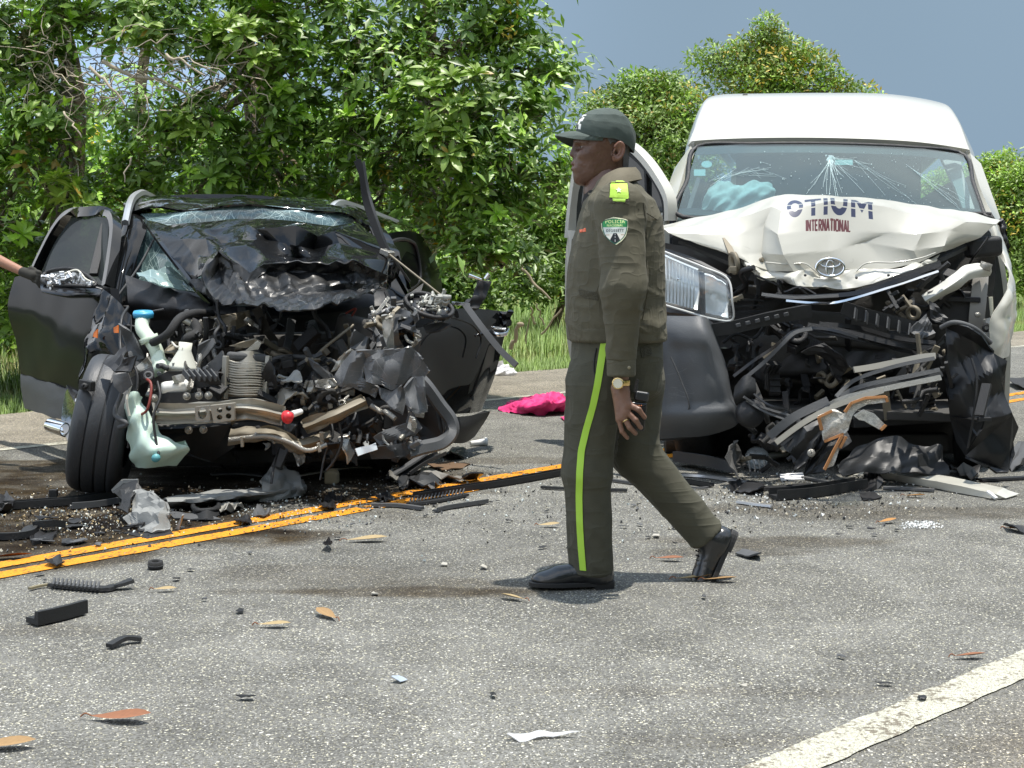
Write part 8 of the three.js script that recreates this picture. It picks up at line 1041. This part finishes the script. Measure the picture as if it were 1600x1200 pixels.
// ================================================================ DEBRIS ON THE ROAD: every piece a thing
{
  const r = rngOf(3030), dark = [MAT.plasticDark, MAT.plastic, MAT.plasticGrey];
  const obj = (name, label, cat, pos, group) => thing(name, label, cat, pos, group);
  const gp = (l, h = 0) => l.map(([x, y, k]) => G(x, y, k ?? h));
  const mid = l => l.reduce((s, p) => s.add(p), V(0, 0, 0)).multiplyScalar(1 / l.length).setY(0);
  // a strip: a channel profile along points on the road
  const U = (w, h) => [[-w, 0], [w, 0], [w, h], [w * .8, h], [w * .75, h * .35], [-w * .75, h * .35], [-w * .8, h], [-w, h]], L = (w, h) => [[-w, 0], [w, 0], [w, h * .4], [-w * .4, h * .45], [-w * .5, h], [-w, h]], F = (w, h) => [[-w, 0], [w, 0], [w * .9, h], [-w * .9, h]];
  const strip = (name, label, cat, pts, prof, mat, extra) => { const p = gp(pts, .004).map((q, i) => q.setY((pts[i][2] ?? 0) + .006)), o = obj(name, label, cat, mid(p.map(a => a.clone()))); part('rail', sweep(prof, p, { seg: Math.max(6, p.length * 5) }), mat, o); if (extra) extra(o, p); return o; };
  const shell = (name, label, cat, rows, mat, opt, extra) => { const v = rows.map(q => q.map(([x, y, h = 0, d]) => { const g = G(x, y, 0); if (h) { const base = G(x, y + h * FOCAL / -g.z, 0); return V(base.x, h, base.z); } return g.setY(.006); })), o = obj(name, label, cat, mid(v.flat().map(a => a.clone()))); part('panel', sheet(v, { nu: 30, nv: 20, th: .008, ...opt }), mat, o); if (extra) extra(o, v); return o; };
  const flat = (name, label, cat, poly, h, mat, opt = {}, group) => { const v = poly.map(([x, y], i) => { const g = G(x, y); g.y = .006 + h * (.5 + .5 * Math.sin(i * 2.1 + x)); return g; }), o = obj(name, label, cat, mid(v.map(a => a.clone())), group); part('shard', plate(v, { th: .006, sub: 2, amp: .004, freq: 12, seed: Math.round(poly[0][0]), crease: .5, ...opt }), mat, o); return o; };
  // --- in front of the dark car
  strip('trim_rail', 'long thin black trim rail lying left of the front wheel', 'trim', [[-10, 797], [60, 792], [120, 787], [182, 776]], U(.03, .035), MAT.plastic, (o, p) => part('clip', bar(G(84, 783).setY(.02), G(84, 783).setY(.06), .04, .03), MAT.plasticDark, o));
  strip('trim_rail', 'short black rail tucked in front of the arch liner', 'trim', [[112, 795], [150, 792], [185, 786]], L(.02, .03), MAT.plasticGrey);
  const hp = (x, y, h) => { const k = (EYE - h) / (SP - ((600 - y) / FOCAL) * CP); return V((x - 800) / FOCAL * k, h, -(CP + ((600 - y) / FOCAL) * SP) * k); };
  { const o = obj('bumper_corner', 'torn grey bumper corner standing curled beside the double yellow line', 'bumper piece', G(228, 826));
    const front = [[194, 812, .02], [206, 800, .05], [204, 776, .10], [216, 764, .13], [240, 770, .13], [258, 784, .12], [262, 800, .08], [266, 814, .04], [258, 830, .01], [238, 834, .005], [222, 828, .005], [202, 820, .005]].map(a => hp(...a));
    part('panel', plate(front, { th: .01, sub: 3, amp: .012, freq: 11, seed: 5, crease: .4 }), MAT.dustyGrey, o);
    part('panel', plate([[176, 768, .10], [190, 754, .15], [214, 752, .16], [222, 764, .13], [206, 778, .10], [200, 802, .05], [184, 794, .06], [190, 780, .09]].map(a => hp(...a)), { th: .008, sub: 2, amp: .01, freq: 9, seed: 7, crease: .4 }), MAT.plastic, o);
    part('rim', bar(hp(176, 768, .10), hp(192, 752, .155), .008, .02), MAT.dustyGrey, o); part('rim', bar(hp(192, 752, .155), hp(216, 752, .16), .008, .02), MAT.dustyGrey, o); part('base', plate(gp([[192, 832], [230, 842], [272, 834], [262, 826], [220, 828]], .004), { th: .02, sub: 1 }), MAT.plasticDark, o); part('fin', plate([[274, 826, .01], [284, 806, .08], [288, 804, .08], [280, 828, .01]].map(a => hp(...a)), { th: .006, sub: 1 }), MAT.dustyGrey, o); }
  shell('undertray', 'long dusty grey undertray panel flat in front of the dark car', 'panel', [[[256, 776, .04], [320, 770, .05], [400, 762, .06], [474, 748, .05]], [[262, 784, .05], [330, 780, .06], [410, 770, .06], [478, 758, .05]], [[266, 796], [330, 790], [410, 784], [478, 772]]], MAT.dustyGrey, { amp: .008, freq: 5 });
  shell('bumper_bracket', 'light grey bracket with a notched edge at the right end of the undertray', 'bracket', [[[408, 752, .10], [420, 738, .13], [432, 728, .15], [452, 736, .12], [468, 740, .10]], [[410, 770, .05], [424, 762, .07], [440, 756, .08], [458, 758, .06], [474, 764, .05]], [[404, 786], [424, 784], [442, 782], [460, 778], [478, 774]]], MAT.dustyGrey, { amp: .008, freq: 8 });
  { const o = obj('duct_piece', 'black oval duct mouth lying in front of the undertray', 'duct', G(322, 806)); part('rim', tube([[302, 800], [312, 794], [332, 792], [342, 798], [334, 806], [312, 808]].map(([x, y]) => G(x, y).setY(.03)), .012, 30, 7, true), MAT.plastic, o); part('wall', sheet([[[302, 800], [322, 808], [342, 798]].map(([x, y]) => G(x, y).setY(.035)), [[300, 806], [322, 816], [346, 804]].map(([x, y]) => G(x, y).setY(.006))], { nu: 14, nv: 4, th: .008 }), MAT.plastic, o); }
  flat('crushed_plate', 'crumpled pale grey plate right of the oval duct mouth', 'plate', [[340, 794], [372, 790], [382, 796], [360, 804], [344, 808]], .03, std(rgb(.26, .25, .22), .6), { amp: .012 });
  flat('crushed_plate', 'flat dark plate lying under the oval duct mouth', 'plate', [[262, 800], [300, 806], [346, 812], [322, 816], [272, 812]], .01, MAT.plasticGrey);
  strip('door_pull', 'black hooked handle piece on the oily patch at far left', 'handle', [[-8, 842], [20, 842], [42, 838], [52, 828, .02], [72, 824, .03], [92, 826, .01]], L(.035, .03), MAT.plastic, (o) => part('cup', plate(gp([[46, 838], [56, 828], [92, 826], [82, 842], [52, 848]], .012), { th: .02, sub: 2, amp: .008 }), MAT.plasticDark, o));
  flat('black_lump', 'black folded lump at the left edge beside the trim rail', 'scrap', [[-10, 792], [12, 788], [24, 796], [14, 804], [-10, 806]], .05, MAT.plasticDark, { amp: .02 });
  { const p = G(519, 756), o = obj('foam_block', 'small beige foam block in front of the crash beam', 'foam block', p); part('block', bar(p.clone().add(V(-.035, .035, 0)), p.clone().add(V(.035, .035, .01)), .07, .07, .2), std(rgb(.42, .36, .24), .85), o); part('top', bar(p.clone().add(V(-.03, .075, -.01)), p.clone().add(V(.03, .075, -.01)), .05, .014, .3), std(rgb(.36, .31, .21), .85), o); }
  strip('metal_strip', 'thin bright metal strip with slots under the dark car nose', 'strip', [[464, 746, .02], [500, 740, .03], [545, 733, .04], [580, 733, .03]], F(.018, .006), MAT.aluminium, (o) => { for (let k = 0; k < 3; k++) part('slot', bar(G(478 + k * 28, 744 - k * 4).setY(.035), G(492 + k * 28, 741 - k * 4).setY(.04), .012, .006), MAT.castIron, o); });
  strip('guard_strip', 'dark ladder strip deep under the dark car, left half', 'strip', [[330, 744, .03], [372, 742, .03], [412, 746, .02]], F(.03, .008), MAT.plasticGrey);
  // --- heap right of the dark car, across the yellow lines
  const heap = [['slanted pale strip leaning over the heap by the arch trim', [[606, 750, .02], [640, 728, .08], [680, 700, .14]], F(.02, .01), MAT.plasticGrey], ['dark strip lying beside the slanted pale strip', [[634, 744, .03], [660, 726, .07], [690, 712, .08]], U(.03, .02), MAT.plastic], ['long black rail lying across both yellow lines', [[650, 779], [720, 768], [800, 756], [882, 741]], U(.025, .03), MAT.plasticDark], ['thin dark rail just below the long black rail', [[580, 792], [620, 792], [660, 797]], F(.015, .015), MAT.plasticGrey], ['pale bent rail at the right end of the heap', [[680, 800], [700, 795], [760, 786]], L(.018, .02), MAT.plasticGrey]];
  for (const [l, p, f, m] of heap) strip('trim_strip', l, 'strip', p, f, m);
  strip('grille_slat', 'ribbed black grille slat on the near yellow line', 'grille piece', [[638, 790], [680, 785], [728, 775]], F(.022, .012), MAT.plastic, (o) => { for (let k = 0; k < 16; k++) { const a = G(640 + k * 5.5, 792 - k * .9), b = G(643 + k * 5.5, 784 - k * .9); part('rib', bar(a.setY(.022), b.setY(.022), .006, .008), MAT.plasticGrey, o); } });
  flat('torn_strip', 'crumpled grey scrap at the left foot of the heap', 'scrap', [[602, 752], [614, 734], [628, 738], [622, 758], [610, 760]], .09, MAT.steel, { amp: .02 });
  flat('torn_strip', 'dark jagged scrap lying in the middle of the heap', 'scrap', [[620, 754], [660, 750], [690, 758], [678, 768], [640, 764], [628, 770]], .05, MAT.plastic, { amp: .02 });
  flat('torn_strip', 'pale curled scrap behind the long black rail', 'scrap', [[630, 742], [676, 738], [710, 748], [730, 758], [690, 756]], .04, std(rgb(.2, .19, .17), .6), { amp: .015 });
  flat('torn_strip', 'brown-stained flat scrap beside the heap and the arch trim', 'scrap', [[668, 730], [700, 722], [735, 726], [720, 734], [690, 738]], .01, std(rgb(.12, .07, .035), .8));
  flat('torn_strip', 'ribbed black scrap below the right front arch trim', 'scrap', [[690, 714], [712, 700], [728, 706], [726, 718], [704, 722]], .06, MAT.plastic, { amp: .015 });
  shell('curved_shell', 'curved black shell on the far yellow line right of the heap', 'shell', [[[722, 746, .05], [738, 740, .06], [756, 741, .05]], [[724, 752], [736, 752], [746, 750]]], MAT.plasticGloss, {});
  { const p = G(752, 697), o = obj('white_stub', 'short white plastic stub below the right-hand open door', 'stub', p); part('stub', rod(p.clone().add(V(-.07, .02, .02)), p.clone().add(V(.03, .025, -.02)), .016, .024), MAT.whitePlain, o); part('collar', rod(p.clone().add(V(.02, .025, -.02)), p.clone().add(V(.035, .025, -.025)), .03, .03), MAT.whitePlain, o); }
  // --- lower left
  strip('vent_strip', 'black ribbed vent strip with a curved tail, lower left', 'vent strip', [[80, 916], [120, 920], [162, 923], [176, 920], [192, 917, .01], [208, 911, .02]], F(.022, .012), MAT.plastic, (o) => { for (let k = 0; k < 12; k++) part('rib', bar(G(86 + k * 6.3, 912 + k * .6).setY(.02), G(83 + k * 6.3, 922 + k * .6).setY(.02), .008, .008), MAT.plasticGrey, o); });
  strip('end_block', 'black angular moulding lying alone near the left edge', 'moulding', [[50, 976], [90, 967], [126, 957]], L(.035, .045), MAT.plastic);
  strip('short_strip', 'short curved black strip lowest on the left', 'strip', [[171, 1013], [195, 1003, .008], [220, 1002]], F(.014, .012), MAT.plastic);
  { const p = G(243, 889), o = obj('rubber_ring', 'small black rubber ring standing near the yellow lines', 'ring', p); part('ring', lathe([[.014, 0], [.028, 0], [.030, .01], [.028, .028], [.014, .028], [.014, 0]], p.clone().setY(.003), V(.05, 1, .1)), MAT.rubber, o); part('groove', lathe([[.0295, .012], [.031, .014], [.0295, .016]], p.clone().setY(.003), V(.05, 1, .1)), MAT.plasticGrey, o); }
  strip('short_strip', 'small pale-and-dark clip left of the vent strip', 'clip', [[46, 922], [62, 918], [76, 916]], F(.008, .008), std(rgb(.2, .17, .1), .6));
  // --- around the van
  { const o = obj('white_sill', 'long white sill panel lying in front of the van', 'panel', G(1440, 750)), A = [[1308, 727, .03], [1345, 722, .05], [1400, 730, .06], [1500, 748, .06], [1568, 762, .045], [1592, 772, .01]], B = [[1312, 735, .02], [1346, 733, .035], [1400, 741, .045], [1500, 759, .045], [1556, 772, .03], [1572, 778, .01]], C = [[1316, 740, .005], [1350, 743, .005], [1404, 752, .005], [1496, 770, .005], [1548, 779, .005], [1556, 780, .003]];
    part('panel', sheet([A, B, C].map(q => q.map(a => hp(...a))), { nu: 40, nv: 12, th: .006, amp: .002, sharp: true, crease: .5 }), MAT.white, o); part('tab', bar(hp(1543, 768, .04), hp(1557, 779, .012), .02, .012), MAT.whitePlain, o); }
  strip('beam_piece', 'thick black beam piece with a hooked right end below the torn board', 'beam', [[1208, 780], [1260, 776], [1310, 768], [1345, 762]], U(.045, .05), MAT.plastic, (o) => part('hook', plate([G(1340, 768).setY(.01), G(1352, 750).setY(.05), G(1362, 738).setY(.1), G(1366, 744).setY(.1), G(1372, 762).setY(.05), G(1362, 768).setY(.01)], { th: .03, sub: 2, amp: .012 }), MAT.plasticDark, o));
  { const o = obj('broken_lamp', 'broken clear fog lamp lying below the van', 'lamp', G(1183, 740)); part('lens', lathe([[0, .05], [.03, .046], [.06, .03], [.072, 0], [.068, 0], [.05, .03], [0, .042]], G(1182, 736).setY(.075), V(-.3, .6, .8)), MAT.lens, o); part('bowl', lathe([[.07, 0], [.066, -.03], [.03, -.06], [0, -.062]], G(1182, 736).setY(.075), V(-.3, .6, .8)), std(rgb(.4, .41, .42), .3, .5), o); part('bracket', bar(G(1190, 742).setY(.02), G(1206, 744).setY(.07), .03, .02), MAT.plasticDark, o); for (let k = 0; k < 4; k++) part('rib', tube([[1166 + k * 8, 724], [1170 + k * 8, 734], [1172 + k * 8, 744]].map(([x, y]) => { const g = G(x, 742); return g.setY(.02 + (744 - y) * .0045); }), .004, 8, 5), MAT.silverPlastic, o); }
  flat('label_card', 'bright white card among the debris below the van', 'card', [[1218, 742], [1254, 740], [1258, 750], [1220, 753]], .006, std(rgb(.8), .7), { amp: 0 });
  { const a = G(1190, 728).setY(.05), b = G(1229, 724).setY(.06), o = obj('metal_tube', 'pale metal tube behind the broken fog lamp', 'tube', a.clone().setY(0)); part('tube', rod(a, b, .022, .018), MAT.aluminium, o); part('end', rod(a.clone().lerp(b, -.12), a.clone().lerp(b, .06), .026, .026), MAT.whitePlain, o); }
  strip('rubber_lip', 'curved grey rubber lip below the bumper corner', 'rubber strip', [[1062, 722, .02], [1095, 726, .03], [1125, 732, .03], [1150, 740, .01]], L(.05, .06), MAT.plasticGrey);
  const vs = [['long pale trim running from the officer towards the broken lamp', [[1045, 744], [1100, 746], [1170, 757]], F(.02, .014), MAT.silverPlastic], ['dark strip under the pale trim, behind the raised leg', [[1052, 752], [1080, 756], [1112, 761]], U(.02, .018), MAT.plastic], ['thin grey strip at the back of the raised leg', [[1060, 760], [1090, 764], [1106, 763]], F(.01, .008), MAT.plasticGrey], ['thin pale strip with a dark tip nearest on the right', [[1152, 786], [1180, 790], [1206, 793]], F(.014, .01), MAT.silverPlastic], ['flat ribbed black strip left of the thick beam piece', [[1180, 766], [1220, 764], [1270, 760]], F(.03, .014), MAT.plastic], ['grey strip crossing behind the white card', [[1255, 748], [1300, 756], [1330, 754]], F(.016, .012), MAT.plasticGrey], ['dark strip running under the white sill panel', [[1380, 764], [1420, 766], [1460, 768]], F(.02, .012), MAT.plasticGrey], ['black flat strip at the right behind the hanging panel', [[1530, 752], [1566, 750], [1604, 748]], F(.03, .012), MAT.plasticDark], ['black strip crossing behind the officer\'s planted leg', [[846, 763], [880, 765], [980, 768]], F(.016, .012), MAT.plastic], ['second dark strip between the officer\'s legs', [[955, 752], [985, 756], [1010, 760]], F(.014, .012), MAT.plasticGrey]];
  for (const [l, p, f, m] of vs) strip('trim_strip', l, 'strip', p, f, m);
  flat('black_scrap', 'black clip-like scrap between the lamp and the thick beam piece', 'scrap', [[1138, 762], [1160, 756], [1192, 764], [1196, 774], [1170, 774], [1144, 770]], .04, MAT.plasticDark, { amp: .015 });
  flat('glass_piece', 'clear triangular glass piece with a pale edge in front of the van', 'glass', [[1296, 788], [1330, 774], [1342, 776], [1346, 789], [1300, 792]], .02, MAT.lens, { amp: .002 });
  flat('black_scrap', 'flat black scrap right of the clear glass piece', 'scrap', [[1340, 775], [1362, 772], [1378, 780], [1350, 784]], .012, MAT.plasticDark);
  flat('black_scrap', 'dark heap of plastic between the white sill and the hanging panel', 'scrap', [[1480, 742], [1510, 734], [1532, 742], [1526, 754], [1494, 754]], .08, MAT.plasticDark, { amp: .03 });
  flat('black_scrap', 'grey curled scrap at the right edge behind the hanging panel', 'scrap', [[1574, 722], [1590, 706], [1612, 714], [1604, 736], [1580, 738]], .08, MAT.plasticGrey, { amp: .02 });
  flat('black_scrap', 'rubber strip on the far yellow lines at the right edge', 'scrap', [[1572, 601], [1600, 594], [1630, 598], [1626, 610], [1590, 610]], .06, MAT.rubber, { amp: .01 });
  flat('dark_shard', 'dark triangular shard right of the raised shoe', 'shard', [[1149, 868], [1160, 864], [1187, 868], [1189, 877], [1170, 875]], .03, MAT.plasticGrey, { amp: .002 });
  flat('dark_shard', 'curled dark shard at the right edge of the road', 'shard', [[1568, 824], [1580, 826], [1604, 832], [1600, 836], [1576, 832]], .04, MAT.plasticDark);
  flat('dark_shard', 'angular black shard below the yellow lines, left of the curled leaf', 'shard', [[505, 860], [514, 850], [520, 858], [517, 864]], .03, MAT.plasticGloss);
  for (const [l, x, y] of [['black scrap resting on the far yellow stripe', 408, 806], ['black scrap on the near yellow stripe, left of the heap', 512, 795], ['black scrap between the yellow stripes, right of the middle', 600, 782], ['dark scrap on the near stripe left of the middle', 380, 818], ['black scrap lying between the stripes and the undertray', 520, 784], ['dark scrap at the left end of the near stripe', 85, 884]]) flat('line_scrap', l, 'scrap', [[x - 14, y + 2], [x - 6, y - 6], [x + 8, y - 7], [x + 15, y + 1], [x + 4, y + 6]], .03, dark[Math.floor(r() * 3)], { amp: .012 });
  // --- cloth, bag, film
  shell('pink_cloth', 'crumpled bright pink cloth lying on the far lane', 'cloth', [[[800, 628, .02], [820, 624, .06], [846, 618, .10], [870, 616, .10], [892, 624, .06]], [[786, 636, .01], [815, 632, .08], [845, 629, .12], [872, 628, .12], [898, 634, .05]], [[778, 642], [812, 646, .01], [846, 645, .02], [876, 642, .02], [904, 644]]], std(rgb(.72, .035, .19), .6), { nu: 50, nv: 30, amp: .022, freq: 7, th: .004 });
  flat('pink_scrap', 'small pink scrap beside the pink cloth, left of the officer', 'cloth', [[876, 654], [884, 652], [890, 656], [882, 659]], .01, std(rgb(.7, .05, .2), .6));
  { const b = vergePt(781, 15.3); b.y += .02; const o = obj('plastic_bag', 'white and pink plastic bag dropped on the grass verge', 'bag', b); const rows = Array.from({ length: 5 }, (_, j) => Array.from({ length: 9 }, (_, i) => { const a = i / 8 * Math.PI * 2, k = [.16, .19, .15, .08, .02][j]; return b.clone().add(V(Math.cos(a) * k, j * .035, Math.sin(a) * k * .6)); })); part('bag', sheet(rows, { nu: 40, nv: 16, amp: .022, freq: 11, th: .003, crease: .5 }), std(rgb(.8, .78, .78), .5), o); part('pink_side', sheet([[b.clone().add(V(-.2, .01, .06)), b.clone().add(V(-.1, .02, .11))], [b.clone().add(V(-.16, .12, .02)), b.clone().add(V(-.08, .12, .07))]], { nu: 12, nv: 12, amp: .015, freq: 11 }), std(rgb(.75, .12, .25), .5), o); }
  flat('plastic_film', 'long scrap of clear plastic film near the bottom edge', 'film', [[792, 1158], [806, 1150], [850, 1148], [908, 1153], [850, 1155], [812, 1160]], .012, phy(rgb(.85), .25, 0, { transmission: .5, thickness: 0 }), { amp: .004, th: .002 });
  flat('plastic_film', 'small bluish plastic chip on the bare road', 'film', [[611, 1067], [622, 1062], [637, 1065], [626, 1069]], .006, std(rgb(.35, .4, .46), .4), { th: .002 });
  // --- fallen leaves, each its own colour, size and place
  const lf = [[510, 965, .16, 2.2, 0, 'tan leaf with dark spots in the middle of the road, left of the officer'], [801, 938, .13, 2.5, 1, 'upright-edged tan leaf just left of the planted shoe'], [190, 1128, .20, -.15, 2, 'rust-coloured leaf low on the left'], [8, 1171, .18, .15, 0, 'tan leaf cut by the lower left edge'], [574, 847, .21, .1, 1, 'long curled tan leaf below the yellow lines'], [1046, 877, .14, -.2, 2, 'rust leaf between the officer\'s feet'], [1085, 908, .17, .05, 1, 'pale flat leaf left of the raised toe'], [1126, 910, .15, -.05, 0, 'tan leaf right of the raised toe'], [1387, 818, .13, .5, 3, 'orange leaf on the right in front of the white sill'], [429, 981, .13, 0, 1, 'thin pale leaf left of the tan spotted leaf'], [1516, 1030, .12, .1, 2, 'faint rust leaf near the right edge'], [858, 824, .12, 0, 1, 'pale leaf behind the planted shoe'], [1592, 830, .14, -.3, 3, 'orange leaf at the right edge of the road'], [1430, 778, .13, -.2, 3, 'orange leaf beside the white sill'], [14, 874, .22, .3, 2, 'large rust leaf on the yellow line at far left'], [258, 925, .1, .1, 1, 'pale leaf right of the vent strip']];
  const lm = [rgb(.34, .21, .09), rgb(.40, .30, .15), rgb(.27, .11, .05), rgb(.42, .2, .05)].map(c => std(c, .75, 0, { map: leafVein }));
  for (let [x, y, s, a, m, l] of lf) { const p = G(x, y), o = obj('fallen_leaf', l, 'leaf', p), g = leafGeo(s *= .8, s * .34, 7, .35, -.08 - .2 * r()); g.rotateZ(.5 * (r() - .5)); g.rotateY(a + Math.PI / 2); g.translate(p.x - Math.cos(a) * s * .5, .012, p.z + Math.sin(a) * s * .5); const lp = part('blade', g, lm[m], o); part('stalk', tube([p.clone().add(V(-Math.cos(a) * s * .5, .012, Math.sin(a) * s * .5)), p.clone().add(V(-Math.cos(a) * s * .62, .018, Math.sin(a) * s * .62)), p.clone().add(V(-Math.cos(a) * s * .7, .008, Math.sin(a) * s * .72))], .002, 6, 4), lm[2], o); }
  // --- small dark chips: alike, countable, one object each
  const chip = ['black plastic chip', 'dark grey plastic chip'], spots = [];
  for (let i = 0; i < 40; i++) spots.push([250 + 1200 * r(), 785 + 90 * r() * r()]);
  for (const [x, y] of [[298, 893], [391, 866], [848, 858], [1328, 826], [1366, 838], [1360, 830], [1012, 842], [950, 860], [1310, 838], [850, 920], [1100, 936], [385, 1094], [770, 1090], [1315, 1030], [1382, 1072], [1440, 1095], [62, 900], [70, 910], [275, 908], [320, 940], [375, 958]]) spots.push([x, y]);
  for (let i = 0; i < 18; i++) spots.push([60 + 190 * r(), 805 + 50 * r(), 2.2]);
  const proto = [0, 1, 2].map(k => { const a = Array.from({ length: 6 }, (_, i) => V(Math.cos(i * 1.05) * (.014 + .012 * r()), .004 + .012 * r(), Math.sin(i * 1.05) * (.010 + .008 * r()))); return plate(a, { th: .005, sub: 1, amp: .004, freq: 30, seed: k + 1, crease: .3 }); });
  spots.forEach(([x, y, big = 1], i) => { const m = new THREE.Mesh(proto[i % 3], dark[i % 3]); m.name = numbered('plastic_chip'); m.position.copy(G(x, y)).setY(.007); m.rotation.y = r() * 6.3; m.scale.set(.5 + .8 * r(), .25 + .4 * r(), .4 + .7 * r()).multiplyScalar(big); m.castShadow = m.receiveShadow = true; scene.add(m); if (big > 1) tag(m, 'black plastic fragment lying in the oil patch at lower left', 'fragment', 'black fragments in the oil patch'); else tag(m, 'small dark plastic chip scattered loose on the road', 'chip', 'dark plastic chips scattered on the road'); });
  for (const [x, y, l] of [[1025, 840, 'pale white chip behind the raised leg'], [694, 884, 'small cream chip left of the planted shoe'], [1162, 1072, 'grey metal chip on the bare road, lower right'], [756, 889, 'pale folded chip between the cream chip and the planted shoe'], [586, 930, 'tiny white scrap on the dark streak']]) flat('pale_chip', l, 'chip', [[x - 6, y + 1.5], [x - 2, y - 2.5], [x + 5, y - 2], [x + 5, y + 2]], .006, std(rgb(.38, .36, .31), .6), { th: .004 });
  // --- uncountable crumbs of glass and plastic round both wrecks
  const cr = [], spot = (cx, cy, sx, sy, n, pal) => { for (let i = 0; i < n; i++) { const u = (r() + r() + r() - 1.5) / 1.5, v = (r() + r() + r() - 1.5) / 1.5, x = cx + u * sx, y = cy + v * sy; if (y < 560) continue; const p = G(x, y); p.y = .006; const c = pal[Math.floor(r() * pal.length)], q = new THREE.Quaternion().setFromEuler(new THREE.Euler(r() * 6, r() * 6, r() * 6)); cr.push([p, q, .5 + 1.6 * r() * r(), rgb(...c)]); } };
  const pb = [[.02, .02, .02], [.03, .03, .03], [.1, .1, .1], [.5, .47, .38], [.55, .6, .58]], pw = [[.02, .02, .02], [.05, .05, .05], [.6, .62, .6], [.45, .4, .3]];
  spot(120, 810, 240, 70, 1500, [...pb, [.4, .3, .16], [.5, .4, .22]]); spot(420, 790, 330, 60, 1300, pb); spot(680, 750, 200, 60, 700, pb); spot(1250, 775, 320, 60, 1500, pw); spot(1440, 822, 40, 8, 300, [[.75, .76, .74]]); spot(900, 790, 500, 110, 500, pb);
  const cg = new THREE.TetrahedronGeometry(.0055, 0); cg.scale(1.3, .6, 1);
  scatter('glass_crumbs', 'crumbs of glass and plastic strewn around both wrecks', 'crumbs', cg, std(rgb(1), .4), cr);
}

renderer.render(scene, camera);
